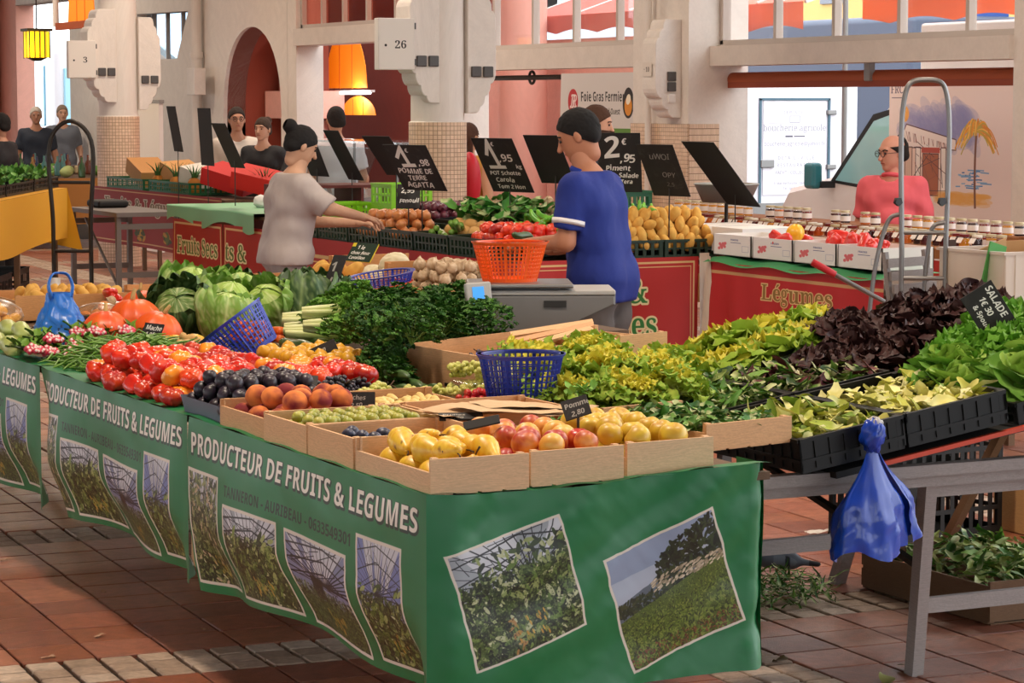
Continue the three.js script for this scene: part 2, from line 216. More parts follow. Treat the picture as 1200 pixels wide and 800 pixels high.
function bordered(x, quad, kind, seed, pw, ph, rot) {   // picture with its pale border, quad = centre x, y, w, h
  const [cx, cy, w, h] = quad; x.save(); x.translate(cx, cy); x.rotate(rot || 0); x.fillStyle = '#d9cfc2'; x.fillRect(-w / 2 - 9, -h / 2 - 9, w + 18, h + 18); x.translate(-w / 2, -h / 2); x.scale(w / pw, h / ph); photo(x, pw, ph, kind, seed); x.restore();
}
const GREEN = '#14713f';
const bannerTex = canvasTex(1536, 486, (x, w, h) => {   // 1.8 m by 0.57 m, left edge = far end
  const k = 853; x.fillStyle = GREEN; x.fillRect(0, 0, w, h);
  const X = (s) => (1.8 - s) * k, Y = (z) => (.8 - z) * k;
  bordered(x, [(X(1.79) + X(1.5)) / 2, (Y(.64) + Y(.26)) / 2, .27 * k, .36 * k], 'vines', 31, 270, 360);
  bordered(x, [(X(1.45) + X(1.0)) / 2, (Y(.555) + Y(.26)) / 2, .42 * k, .29 * k], 'plants', 32, 420, 290);
  bordered(x, [(X(.95) + X(.49)) / 2, (Y(.55) + Y(.255)) / 2, .43 * k, .29 * k], 'tunnel', 33, 430, 290);
  bordered(x, [(X(.43) + X(.14)) / 2, (Y(.635) + Y(.262)) / 2, .27 * k, .35 * k], 'tall', 34, 270, 350);
  const line = (t, x0, x1, y, size, fill, stroke, lw) => { x.save(); x.font = `bold ${size}px sans-serif`; const m = x.measureText(t).width; x.translate(x0, y); x.scale((x1 - x0) / m, 1); x.lineJoin = 'round'; if (stroke) { x.lineWidth = lw; x.strokeStyle = stroke; x.strokeText(t, 3, 3); } x.fillStyle = fill; x.fillText(t, 0, 0); x.restore(); };
  line('PRODUCTEUR DE FRUITS & LEGUMES', X(1.775), X(.05), Y(.688), 78, '#e7e0d4', '#0c2416', 9);
  line('TANNERON - AURIBEAU - 0633549301', X(1.44), X(.46), Y(.588), 42, '#07180d');
});
const endTex = canvasTex(1024, 560, (x, w, h) => {   // 1.04 m by 0.57 m
  const k = 1024 / 1.04; x.fillStyle = GREEN; x.fillRect(0, 0, w, h); const pic = (q, kind, seed, pw, ph) => { const [a, b, c, d] = q.map(([p, z]) => [p * k, (.8 - z) * k]); const L = Math.hypot(b[0] - a[0], b[1] - a[1]), H = Math.hypot(d[0] - a[0], d[1] - a[1]); x.save(); x.transform((b[0] - a[0]) / pw, (b[1] - a[1]) / pw, (d[0] - a[0]) / ph, (d[1] - a[1]) / ph, a[0], a[1]); x.fillStyle = '#d9cfc2'; x.fillRect(-pw * .022, -ph * .022, pw * 1.044, ph * 1.044); photo(x, pw, ph, kind, seed); x.restore(); };
  pic([[.045, .635], [.365, .725], [.455, .44], [.14, .335]], 'vine_house', 51, 330, 310);
  pic([[.515, .585], [.845, .685], [.935, .38], [.64, .27]], 'field', 52, 345, 320);
});
const vinyl = (map) => phy({ map, roughness: .42, side: D2, clearcoat: .12, clearcoatRoughness: .4 });
const bannerMat = vinyl(bannerTex), endMat = vinyl(endTex), plainGreen = std({ color: GREEN, roughness: .5, side: D2 });
function banner(name, s0, s1, label, seed, curl = 0) {
  const g = grid(56, 22, (u, v) => { const s = lerp(s1, s0, u), z = .8 - v * .555 + Math.sin(u * PI) * .02 * (v - .1) - .01 * Math.sin(u * 9 + seed) * v; const wave = .022 * v * Math.sin(u * 7.5 + seed * 2) + .03 * v * v * Math.sin(u * 14 + seed) + .008 * fbm(u * 9, v * 5, seed); const fe = smooth(0, .09, 1 - u); return [-.006 + fe * (wave * .7 - .018 * Math.sin(v * PI)) + .075 * smooth(.55, 1, v) * smooth(0, .12, u) * smooth(0, .1, 1 - u) + curl * v * smooth(.9, 1, 1 - u) * .3, z, -s]; });
  g.attributes.uv.array.forEach((_, i, a) => { if (i % 2) a[i] = 1 - a[i]; });
  const t = thing(name, label, 'banner', [0, 0, 0], 0, 'green printed banners along the aisle side');
  mesh('printed_sheet', g, bannerMat, t);
  mesh('top_hem', grid(40, 4, (u, v) => [lerp(-.006, .11, v), .8 + .004 * Math.sin(u * 30 + seed) * (1 - v) - .004 * v + .003 * Math.sin(v * PI), -lerp(s1, s0, u)]), plainGreen, t);
  return t;
}
banner('printed_banner', -.004, 1.82, 'green produce banner reaching the corner below the pear and plum crates', 1);
banner('printed_banner', 1.84, 3.5, 'green produce banner hanging below the heap of tomatoes and green beans', 2, .6);
banner('printed_banner', 3.52, 5.3, 'green produce banner hanging below the radishes and pale squash', 3);
{
  const g = grid(48, 24, (u, v) => { const z = .8 + .014 * smooth(.55, 1, u) - v * .565, cr = smooth(0, .06, u); return [lerp(-.008, 1.03, u) + .006 * Math.sin(v * 5) * cr, z - .008 * Math.sin(u * 6) * (1 - v), .004 + cr * (.03 * v * Math.sin(u * 5 + .7) + .012 * Math.sin(u * 17 + v * 3) * (1 - v) * .6 + .034 * fbm(u * 5 + v * 2, v * 4 + u * 3, 4) + .02 * Math.sin(v * 3 + u * 4) * (.3 + v)) - .05 * smooth(.965, 1, u) ]; });
  g.attributes.uv.array.forEach((_, i, a) => { if (i % 2) a[i] = 1 - a[i]; });
  const t = thing('printed_banner', 'plain green banner with two tilted farm pictures on the stall end', 'banner');
  mesh('printed_sheet', g, endMat, t);
  mesh('top_hem', grid(40, 4, (u, v) => [lerp(0, 1.03, u), .8 + .014 * smooth(.55, 1, u) + .004 * Math.sin(u * 34) * (1 - v) - .003 * v - .008 * Math.sin(u * 6) * (1 - v), .004 - v * .09]), plainGreen, t);
  mesh('side_return', grid(6, 16, (u, v) => [1.03 + .004 * Math.sin(v * 7), .812 - v * .565, -.046 - u * .14]), plainGreen, t);
}
// ---------------------------------------------------------------- tables under the produce
function trestle(name, label, p0, p1, s0, s1, h, mat, legMat, legs) {
  const t = thing(name, label, 'table', [(p0 + p1) / 2, (s0 + s1) / 2, 0]); const w = p1 - p0, l = s1 - s0;
  const n = Math.max(2, Math.round(w / .2)); for (let i = 0; i < n; i++) mesh('board', box(w / n - .006, .022, l, -w / 2 + (i + .5) * w / n, h - .011, 0), mat, t);
  for (const ls of legs || [-.42, .42]) for (const lp of [-.45, .45]) mesh('leg', box(.04, h - .022, .04, lp < 0 ? (w > 1.15 ? -w / 2 + .75 : -w / 2 + .6) : w / 2 - .12, (h - .022) / 2, ls * l), legMat, t);
  return t;
}
const stallBoard = woodMat('#6d533c');
trestle('trestle_table', 'long wooden trestle table under the fruit and tomatoes behind the green banners', .02, 1.04, .02, 3.6, .79, stallBoard, M.woodGrey, [-.47, -.13, .12]);
trestle('trestle_table', 'far wooden trestle table under cabbages, pumpkins and radishes', .02, 1.22, 3.62, 6.6, .79, stallBoard, M.woodGrey);
trestle('trestle_table', 'inner wooden trestle table carrying garlic and potato crates', 1.25, 2.75, 3.9, 7.2, .8, stallBoard, M.woodGrey);
trestle('trestle_table', 'inner trestle table under parsley bunches and the weighing scale', 1.25, 2.3, 2.0, 3.88, .8, stallBoard, M.woodGrey);
// ---------------------------------------------------------------- wooden crates
const crateWoods = [M.wood, woodMat('#eab683'), woodMat('#f4c99c'), woodMat('#dfa266')];
function woodCrate(label, [p, s, h], [w, l], { end = .09, side = .05, turn = 0, tilt = [0, 0], mat = 0, two = false, group, category = 'crate' } = {}) {
  const t = thing('wooden_crate', label, category, [p, s, h], turn, group), m = crateWoods[mat % 4] || M.wood, th = .008; t.rotation.set(tilt[0], turn, tilt[1], 'YXZ');
  const bd = (name, ww, hh, x, y, z, dx) => mesh(name, dx ? box(ww, hh, th, x, y, z) : box(th, hh, ww, x, y, z), m, t);
  for (const k of [-1, 1]) { if (two) { bd('end_board', w, end * .46, 0, .012 + end * .23, k * (l / 2 - th / 2), true); bd('end_board', w, end * .46, 0, .012 + end * .77, k * (l / 2 - th / 2), true); } else bd('end_board', w, end, 0, .006 + end / 2, k * (l / 2 - th / 2), true); bd('side_board', l - 2 * th - .002, side, k * (w / 2 - th / 2), .006 + side / 2, 0, false); }
  for (const a of [-1, 1]) for (const b of [-1, 1]) mesh('corner_post', box(.017, end + .002, .017, a * (w / 2 - th - .0096), .007 + end / 2, b * (l / 2 - th - .0096)), m, t);
  const n = 4; for (let i = 0; i < n; i++) mesh('base_slat', box(w / n - .012, .004, l - .004, -w / 2 + (i + .5) * w / n, .004, 0), m, t);
  return t;
}
const Z0 = .793;
woodCrate('pale wooden crate of spotted yellow pears on the stall corner', [.147, .245, Z0], [.282, .49], { mat: 2, side: .055 });
woodCrate('pale wooden crate of nectarines and apples between the pears and yellow apples', [.437, .27, Z0], [.282, .49], { mat: 2, turn: .03 });
woodCrate('pale wooden crate of yellow apples at the right end of the stall', [.728, .305, Z0], [.282, .49], { mat: 2, turn: .08 });
woodCrate('wooden crate with a few dark blue plums behind the pear crate', [.215, .67, Z0], [.42, .33], { side: .085, end: .085, mat: 0 });
woodCrate('wooden crate topped with folded paper bags beside the blue plums', [.65, .71, Z0], [.42, .33], { side: .07, end: .08, mat: 1, turn: .03 });
woodCrate('wooden crate filled with small green plums', [.225, 1.015, Z0], [.44, .34], { side: .08, end: .085, mat: 0 });
woodCrate('half empty wooden crate beside the green plums under the paper bags', [.68, 1.055, Z0], [.43, .34], { side: .08, end: .085, mat: 1, turn: .03 });
woodCrate('wooden crate of red peaches beside the dark figs', [.2, 1.395, Z0], [.37, .39], { side: .06, end: .08, mat: 1 });
woodCrate('wooden crate of dried yellow peppers behind the peaches', [.57, 1.42, Z0], [.35, .38], { side: .06, end: .08, mat: 1 });
// ---------------------------------------------------------------- fruit shapes
const mixc = (a, b, t) => C(a).lerp(C(b), clamp(t));
const GEO = {
  pear: [1, 2, 3].map((k) => { const pr = [[0, -.043], [.016, -.042], [.03, -.034], [.037, -.016], [.036, 0], [.031, .018], [.024, .034], [.0185, .048], [.015, .06], [.009, .068], [0, .07]]; return grid(18, 20, (u, v) => { const q = v * 10, n = Math.min(9, Math.floor(q)), f = q - n, r = lerp(pr[n][0], pr[n + 1][0], f) * (1 + .06 * fbm(Math.cos(u * TAU) + k * 5, v * 2, Math.sin(u * TAU))), y = lerp(pr[n][1], pr[n + 1][1], f); return [Math.cos(u * TAU) * r + .006 * (k - 2) * v * v, -y, Math.sin(u * TAU) * r]; }, { closeU: true, col: (u, v, q) => { const s = fbm(q[0] * 130 + k * 9, q[1] * 130, q[2] * 130), d = fbm(q[0] * 60 - k, q[1] * 60, q[2] * 60); return d > .36 || s > .42 ? C('#7a4a12') : mixc('#e3a914', '#efc63c', .5 + s * 2 + .3 * d); } }).rotateX(PI); }),
  peach: [1, 2, 3].map((k) => fruit((a, b) => .036 * (1 - .06 * Math.exp(-(((a - 1) / .25) ** 2)) * Math.sin(b) - .16 * Math.exp(-((b / .28) ** 2))), { nu: 20, nv: 12, sy: .96, col: (u, v, q) => { const n = fbm(q[0] * 22 + k * 7, q[1] * 22, q[2] * 22); return mixc('#f0a24a', '#b3261f', smooth(-.28, .25, n + (k - 2) * .14)); } })),
  redpeach: [1, 2, 3].map((k) => fruit((a, b) => .037 * (1 - .06 * Math.exp(-(((a - 1) / .25) ** 2)) * Math.sin(b) - .14 * Math.exp(-((b / .28) ** 2))), { nu: 18, nv: 12, sy: .95, col: (u, v, q) => { const n = fbm(q[0] * 20 + k * 3, q[1] * 20, q[2] * 20); return mixc('#e0803c', '#7c1f2a', smooth(-.35, .3, n + (k - 2) * .1)); } })),
  apple: [1, 2].map((k) => fruit((a, b) => .038 * (1 - .22 * Math.exp(-((b / .3) ** 2)) - .1 * Math.exp(-(((PI - b) / .3) ** 2)) + .02 * Math.cos(a * 5) * (b / PI) ** 2), { nu: 18, nv: 12, sy: .93, col: (u, v, q) => { const n = fbm(q[0] * 28 + k * 11, q[1] * 28, q[2] * 28); return mixc('#edc763', '#e79f3a', .4 + n * 2); } })),
  goldapple: [1, 2].map((k) => fruit((a, b) => .039 * (1 - .22 * Math.exp(-((b / .3) ** 2)) - .1 * Math.exp(-(((PI - b) / .3) ** 2)) + .02 * Math.cos(a * 5) * (b / PI) ** 2), { nu: 18, nv: 12, sy: .92, col: (u, v, q) => { const n = fbm(q[0] * 30 + k * 11, q[1] * 30, q[2] * 30), f = noise(q[0] * 260, q[1] * 260, q[2] * 260 + k); return mixc('#e0bd33', '#c08d2a', .25 + n * 1.6 + (f > .55 ? .6 : 0)); } })),
  redapple: [1].map((k) => fruit((a, b) => .038 * (1 - .22 * Math.exp(-((b / .3) ** 2))), { nu: 18, nv: 12, sy: .93, col: (u, v, q) => mixc('#c9231c', '#e8893a', smooth(.05, .4, fbm(q[0] * 24, q[1] * 24, q[2] * 24))) })),
  plum: [1, 2].map((k) => fruit((a, b) => .023 * (1 + .04 * Math.cos(b)), { nu: 12, nv: 9, sy: 1.15, col: (u, v, q) => mixc('#191a2a', '#3a4262', .5 + 1.3 * fbm(q[0] * 50 + k, q[1] * 50, q[2] * 50)) })),
  greenplum: [1, 2, 3].map((k) => fruit((a, b) => .0185 * (1 - .1 * Math.exp(-((b / .3) ** 2)) - .05 * Math.exp(-(((a - 1) / .3) ** 2))), { nu: 12, nv: 9, col: (u, v, q) => mixc(['#8f9a2c', '#a3a53a', '#77852a'][k - 1], '#b7ab4a', .3 + 1.4 * fbm(q[0] * 60 + k, q[1] * 60, q[2] * 60)) })),
  fig: [1, 2].map((k) => fruit((a, b) => .025 * (1 - .2 * Math.exp(-((b / .5) ** 2)) + .015 * Math.cos(a * 9)), { nu: 18, nv: 9, sy: 1.08, col: (u, v, q) => mixc('#15111a', '#33263a', .4 + 1.4 * fbm(q[0] * 60 + k, q[1] * 60, q[2] * 60)) })),
  tomato: [0, 1, 2, 3].map((k) => { const nl = 5 + k, ph = k; return fruit((a, b) => .041 * (1 + .085 * Math.cos(a * nl + ph) * Math.sin(b) ** .7 * (.4 + .6 * Math.cos(b * .5)) - .22 * Math.exp(-((b / .35) ** 2)) + .05 * Math.cos(a * 2 + k)), { nu: 26, nv: 12, sy: .8, col: (u, v, q) => mixc(['#d81f14', '#c9190f', '#e33a1a', '#b01618'][k], '#ee6a25', .1 + .9 * fbm(q[0] * 25 + k, q[1] * 25, q[2] * 25)) }); }),
  orangeTomato: [0, 1].map((k) => fruit((a, b) => .042 * (1 + .07 * Math.cos(a * 6 + k) * Math.sin(b) - .22 * Math.exp(-((b / .35) ** 2))), { nu: 26, nv: 12, sy: .8, col: (u, v, q) => mixc('#ee7a16', '#f5a12c', .5 + fbm(q[0] * 25 + k, q[1] * 25, q[2] * 25)) })),
  redPepper: [0, 1].map((k) => fruit((a, b) => .034 * (1 + .12 * Math.cos(a * 3 + k) * Math.sin(b) - .25 * Math.exp(-((b / .4) ** 2)) + .1 * Math.sin(b * 3)), { nu: 22, nv: 14, sy: 1.6, col: (u, v, q) => mixc('#c8140f', '#e2331a', .4 + fbm(q[0] * 25 + k, q[1] * 25, q[2] * 25)) })),
  lemon: [0, 1].map((k) => fruit((a, b) => .028 * (1 + .12 * Math.exp(-((b / .2) ** 2)) + .1 * Math.exp(-(((PI - b) / .2) ** 2)) + .02 * noise(Math.cos(a) * 6, b * 6, Math.sin(a) * 6)), { nu: 14, nv: 12, sy: 1.2, col: (u, v, q) => mixc('#e0a81a', '#c98d18', .4 + 1.4 * fbm(q[0] * 40 + k, q[1] * 40, q[2] * 40)) })),
  pumpkin: fruit((a, b) => .105 * (1 + .04 * Math.cos(a * 9) * Math.sin(b) - .12 * Math.exp(-((b / .3) ** 2)) + .12 * Math.exp(-((b / .6) ** 2))), { nu: 36, nv: 16, sy: .82, col: (u, v, q) => mixc('#e04a12', '#ef6a1e', .5 + 1.2 * fbm(q[0] * 14, q[1] * 14, q[2] * 14)) }),
  potato: [0, 1, 2].map((k) => fruit((a, b) => .03 * (1 + .14 * fbm(Math.cos(a) * 1.2 + k * 4, b, Math.sin(a) * 1.2)), { nu: 12, nv: 10, sy: 1.7, col: (u, v, q) => mixc('#e0b158', '#cc9440', .5 + 1.3 * fbm(q[0] * 50 + k, q[1] * 50, q[2] * 50)) })),
  onion: [0, 1].map((k) => fruit((a, b) => .034 * (1 + .35 * Math.exp(-((b / .22) ** 2)) - .04 * Math.exp(-(((PI - b) / .3) ** 2))), { nu: 14, nv: 12, sy: .95, col: (u, v, q) => mixc('#c0703a', '#d89458', .5 + .5 * Math.sin(u * TAU * 7) + .8 * noise(u * 12, v * 3, k)) })),
  redOnion: [0].map(() => fruit((a, b) => .032 * (1 + .35 * Math.exp(-((b / .22) ** 2))), { nu: 12, nv: 10, col: (u, v, q) => mixc('#4a1628', '#6d2a3c', .5 + .5 * Math.sin(u * TAU * 7)) })),
  garlic: [0, 1].map((k) => fruit((a, b) => .027 * (1 + .1 * Math.abs(Math.cos(a * 4 + k)) * Math.sin(b) + .55 * Math.exp(-((b / .2) ** 2)) - .1 * Math.exp(-(((PI - b) / .4) ** 2))), { nu: 22, nv: 12, sy: .95, col: (u, v, q) => mixc('#d9c3a4', '#a88762', .5 + 1.3 * fbm(q[0] * 70 + k, q[1] * 25, q[2] * 70)) })),
  cauli: fruit((a, b) => .08 * (1 + .05 * noise(Math.cos(a) * 5, b * 5, Math.sin(a) * 5) + .035 * noise(Math.cos(a) * 14, b * 14, Math.sin(a) * 14)), { nu: 30, nv: 18, sy: .8, col: (u, v) => mixc('#e8dfc2', '#cbbf95', .5 + noise(u * 20, v * 20)) }),
  beet: fruit((a, b) => .045 * (1 + .12 * Math.exp(-((b / .3) ** 2))), { nu: 14, nv: 10, col: (u, v) => mixc('#4e1522', '#6b2030', .5 + fbm(u * 8, v * 8)) }),
};
const stemGeo = tube([v3(0, 0, 0), v3(.004, .012, 0), v3(.01, .024, .003)], (t) => .0022 + .001 * (t > .8), 5), stemMat = std({ color: '#4a3018', roughness: .8 });
const PR = rng(77);
function item(name, geos, mat, label, category, group, pos, { scale = 1, rot, seed } = {}) {
  const m = solo(name, Array.isArray(geos) ? geos[Math.floor(PR() * geos.length)] : geos, mat, label, category, group);
  m.position.set(pos[0], pos[2], -pos[1]); m.rotation.set(...(rot || [PR.r(-.9, .9), PR() * TAU, PR.r(-.9, .9)])); m.scale.setScalar(scale * PR.r(.93, 1.07)); return m;
}
// piles: layers of a jittered hexagonal packing over a w x l patch, fewer towards the top
function pile([p, s, h], [w, l], r, layers, { jit = .25, skip = 0, turn = 0, dome = .8, tilt = 0 } = {}) {
  const out = []; for (let k = 0; k < layers; k++) { const W = w / 2 - r - dome * r * k, L = l / 2 - r - dome * r * k; if (W < -r || L < -r) break; const rows = Math.max(1, Math.floor(2 * Math.max(L, 0) / (1.74 * r)) + 1); for (let j = 0; j < rows; j++) { const y = rows > 1 ? -L + 2 * L * j / (rows - 1) : 0, off = (j + k) % 2 ? r : 0, n = Math.max(1, Math.floor((2 * Math.max(W, 0) - off) / (2 * r)) + 1); for (let i = 0; i < n; i++) { if (PR() < skip) continue; const x = n > 1 ? -W + off + (2 * W - off) * i / (n - 1) : 0; const xx = x + PR.r(-1, 1) * r * jit, yy = y + PR.r(-1, 1) * r * jit, c = Math.cos(turn), q = Math.sin(turn); const P = [p + xx * c - yy * q, s + xx * q + yy * c]; out.push([P[0], P[1], h + r * (.95 + 1.5 * k) + PR.r(-.1, .1) * r + tilt * xx, k]); } } } return out;
}
// pears with stems
for (const q of pile([.147, .25, Z0 + .008], [.235, .38], .035, 2, { dome: .3, jit: .3, skip: .04 })) { const o = item('pear', GEO.pear, M.vcWax, 'ripe yellow pear with brown spots in the corner crate', 'pear', 'pears in the corner crate', q, { rot: [PI / 2 + PR.r(-.5, .5), PR() * TAU, PR.r(-.4, .4)] }); const st = mesh('stem', stemGeo, stemMat, o); st.position.set(.004, .066, 0); }
for (const q of pile([.437, .27, Z0 + .008], [.255, .45], .0365, 2, { dome: .35, jit: .3, skip: .04 })) { const k = PR(); if (k < .55) item('nectarine', GEO.peach, M.vcWax, 'red and orange nectarine in the middle end crate', 'nectarine', 'nectarines in the middle end crate', q); else if (k < .9) item('apple', GEO.apple, M.vcWax, 'yellow orange apple lying among the nectarines', 'apple', 'apples among the nectarines', q); else item('apple', GEO.redapple, M.vcGloss, 'bright red apple lying among the nectarines', 'apple', 'red apples among the nectarines', q); }
for (const q of pile([.728, .305, Z0 + .008], [.255, .45], .0375, 2, { dome: .3, jit: .28, skip: .05, turn: -.08 })) item('apple', GEO.goldapple, M.vcWax, 'yellow russet apple in the crate at the stall end', 'apple', 'yellow apples in the end crate', q);
for (const q of pile([.13, .66, Z0 + .008], [.2, .28], .0245, 2, { jit: .4, skip: .25, dome: 1.2 })) item('plum', GEO.plum, M.vcWax, 'dark blue plum in the nearly empty crate', 'plum', 'blue plums behind the pears', q);
for (const q of pile([.215, 1.0, Z0 + .008], [.4, .3], .019, 3, { jit: .3, dome: .9, skip: .04 })) item('plum', GEO.greenplum, M.vcWax, 'small green plum in the wooden crate', 'plum', 'green plums in the crate', q);
for (const q of pile([.2, 1.39, Z0 + .008], [.33, .36], .038, 2, { jit: .3, dome: .7, skip: .05 })) item('peach', GEO.redpeach, M.vcMatte, 'red peach in the wooden crate beside the figs', 'peach', 'red peaches in the crate', q);
for (const q of pile([.21, 1.78, Z0 + .02], [.38, .36], .0255, 3, { jit: .3, dome: .9 })) item('fig', GEO.fig, M.vcWax, 'dark purple fig heaped in the paper trays', 'fig', 'figs heaped beside the peaches', q);
{ // foil-paper trays of the figs
  for (let i = 0; i < 3; i++) { const t = thing('fig_tray', 'blue grey paper tray holding the dark figs', 'tray', [.09 + i * .13, 1.78, Z0], 0, 'paper trays under the figs'); const g = grid(40, 4, (u, v) => { const a = u * 4 % 4, k = Math.floor(a), f = a - k, w = .06 + .012 * v, l = .18 + .012 * v; const c = [[-w, -l], [w, -l], [w, l], [-w, l]], A = c[k % 4], B = c[(k + 1) % 4]; return [lerp(A[0], B[0], f), v * .06, lerp(A[1], B[1], f)]; }); mesh('wall', g, std({ color: '#6c7280', roughness: .6, side: D2 }), t); mesh('base', box(.12, .003, .36, 0, .002, 0), std({ color: '#6c7280', roughness: .6 }), t); }
}
// dried peppers, tomatoes, peppers
for (const q of pile([.57, 1.42, Z0 + .008], [.3, .33], .02, 2, { jit: .6 })) item('dried_pepper', fruitChili(), M.vcMatte, 'wrinkled pale yellow pepper in the crate behind the peaches', 'pepper', 'yellow peppers behind the peaches', q, { rot: [PI / 2, PR() * TAU, 0] });
function fruitChili() { return GEO.chili || (GEO.chili = [0, 1].map((k) => tube(curve([v3(0, -.04, 0), v3(.006, -.015, .004), v3(-.004, .01, 0), v3(.006, .04, .004)], 7), (t) => .013 * Math.sin(PI * clamp(t * .9 + .08)) + .001, 8, (t) => mixc('#d9b763', '#e6cf92', t))))[Math.floor(PR() * 2)]; }
const tomatoSpots = [...pile([.24, 2.5, Z0], [.5, .95], .041, 2, { jit: .45, dome: .9, skip: .04 }), ...pile([.55, 2.12, Z0], [.35, .5], .04, 2, { jit: .45, dome: .9 }), ...pile([.14, 2.95, Z0], [.25, .35], .044, 2, { jit: .3, dome: .6 })];
for (const q of tomatoSpots) { const k = PR(); if (k < .62) item('tomato', GEO.tomato, M.vcGloss, 'red ribbed tomato in the heap behind the middle banner', 'tomato', 'red tomatoes in the heap', q, { rot: [PR.r(-.6, .6), PR() * TAU, PR.r(-.6, .6)] }); else if (k < .78) item('tomato', GEO.orangeTomato, M.vcGloss, 'orange tomato in the heap behind the middle banner', 'tomato', 'orange tomatoes in the heap', q, { rot: [PR.r(-.6, .6), PR() * TAU, PR.r(-.6, .6)] }); else item('red_pepper', GEO.redPepper, M.vcGloss, 'glossy red pepper lying in the tomato heap', 'pepper', 'red peppers in the tomato heap', q, { rot: [PI / 2 + PR.r(-.4, .4), PR() * TAU, 0] }); }
for (const q of pile([.78, 2.7, Z0 + .01], [.36, .55], .031, 2, { jit: .35, dome: .9 })) item('lemon', GEO.lemon, M.vcWax, 'yellow lemon beside the tomato heap', 'lemon', 'lemons beside the tomatoes', q);
// grapes
function grapeBunch(name, c1, c2, label, group, spots, mat) {
  const proto = [0, 1].map((v) => { const r = rng(300 + v + c1.length * 7 + c1.charCodeAt(2)); const gs = []; for (let i = 0; i < 62; i++) { const t = r(), a = r() * TAU, R = .05 * (1 - t * .7) * Math.sqrt(r()); gs.push(paint(new THREE.SphereGeometry(.0098 * r.r(.85, 1.12), 8, 6), mixc(c1, c2, r())).translate(-.06 + t * .15, .016 + Math.abs(Math.sin(a)) * R * .8, Math.cos(a) * R)); } return merge(gs); });
  const stalk = tube([v3(-.06, .03, 0), v3(-.085, .045, .004), v3(-.1, .05, .01)], .0025, 5);
  spots.forEach((q, i) => { const t = thing(name, label, 'grapes', [q[0], q[1], q[2]], q[3] ?? PR() * TAU, group); mesh('berries', proto[i % 2], mat, t); mesh('stalk', stalk, stemMat, t); });
}
grapeBunch('grape_bunch', '#aeb24a', '#c9c66a', 'bunch of white grapes behind the dried peppers', 'white grapes behind the peppers', [[.5, 1.72, .81], [.62, 1.75, .82], [.58, 1.68, .84], [.72, 1.7, .82], [.84, 1.74, .82], [.9, 1.62, .83], [.97, 1.7, .84], [.95, 1.78, .88], [.99, 1.6, .88], [.93, 1.68, .9]], M.vcWax);
grapeBunch('grape_bunch', '#17131c', '#2c2233', 'bunch of black grapes between the figs and white grapes', 'black grapes beside the figs', [[.44, 1.9, .83], [.52, 1.92, .84], [.48, 1.84, .85], [.58, 1.88, .83]], M.vcWax);
// pumpkins
for (const [p, s, h, sc] of [[.42, 4.05, .79, .95], [.62, 4.3, .79, 1.1], [.6, 3.93, .79, .95], [.72, 4.52, .86, .8]]) { const o = thing('pumpkin', 'orange red kuri pumpkin beside the cabbages', 'pumpkin', [p, s, h], PR() * TAU, 'orange pumpkins beside the cabbages'); const b = mesh('flesh', GEO.pumpkin, M.vcWax, o); b.position.y = .085 * sc; b.scale.setScalar(sc); b.rotation.z = PR.r(-.4, .4); const st = mesh('stem', tube([v3(0, 0, 0), v3(.004, .02, 0), v3(.012, .04, 0)], (t) => .011 - t * .004, 7), std({ color: '#b99a62', roughness: .9 }), b); st.position.y = .088; }
for (const [p, s] of [[.56, 3.72], [.62, 3.8], [.66, 3.68], [.53, 3.62], [.7, 3.76]]) item('pattypan_squash', GEO.pattypan || (GEO.pattypan = fruit((a, b) => .036 * (1 + .12 * Math.cos(a * 8) * Math.sin(b) ** 3), { nu: 32, nv: 10, sy: .6, col: (u, v) => mixc('#e3a317', '#f0bf35', .5 + noise(u * 9, v * 9)) })), M.vcWax, 'small yellow pattypan squash in front of the cabbages', 'squash', 'yellow squashes in front of the cabbages', [p, s, .85], { rot: [PR.r(-.3, .3), PR() * 6, PR.r(-.3, .3)] });
for (let i = 0; i < 13; i++) item('red_pepper', GEO.redPepper, M.vcGloss, 'glossy red pepper at the back beyond the pumpkins', 'pepper', 'red peppers beyond the pumpkins', [PR.r(.82, 1.15), PR.r(4.95, 5.45), .85 + (i % 3) * .035], { rot: [PI / 2 + PR.r(-.5, .5), PR() * 6, 0] });
for (let i = 0; i < 3; i++) item('beetroot', GEO.beet, M.vcMatte, 'dark red beetroot beside the far red peppers', 'beetroot', 'beetroots beside the red peppers', [.78 + i * .04, 5.2 + i * .09, .84]);
// aubergines, pale squash, potatoes
const aub = [0, 1].map((k) => tube(curve([v3(0, -.085, 0), v3(.012, -.03, 0), v3(0, .03, .004), v3(-.012, .085, 0)], 9), (t) => .018 + .026 * Math.sin(PI * clamp(.95 - t * .75)), 12)); const aubMat = phy({ color: '#1d1020', roughness: .25, clearcoat: .8, clearcoatRoughness: .12 });
for (const [p, s, h] of [[.36, 4.5, .83], [.46, 4.42, .83], [.2, 4.62, .83], [.13, 4.8, .83], [.42, 4.6, .88], [.5, 4.56, .86], [.26, 4.5, .83]]) { const o = solo('aubergine', aub[0], aubMat, 'dark purple aubergine behind the radishes', 'aubergine', 'aubergines behind the radishes'); o.position.set(p, h, -s); o.rotation.set(PI / 2, PR() * 6, PR.r(-.3, .3), 'YXZ'); const c = mesh('cap', cyl(.02, .006, .03, 0, .09, 0, 7), std({ color: '#4d5a2a', roughness: .7 }), o); c.rotation.z = .1; }
const zucc = (c1, c2, R, L) => tube(curve([v3(0, -L / 2, 0), v3(.01, -L / 5, 0), v3(-.004, L / 5, .003), v3(0, L / 2, 0)], 9), (t) => R * (.72 + .28 * Math.sin(PI * t)) * smooth(0, .06, t + .03) * smooth(0, .08, 1 - t + .04), 12, (t, u) => mixc(c1, c2, .5 + .5 * Math.sin(u * TAU * 5) + noise(u * 20, t * 30)));
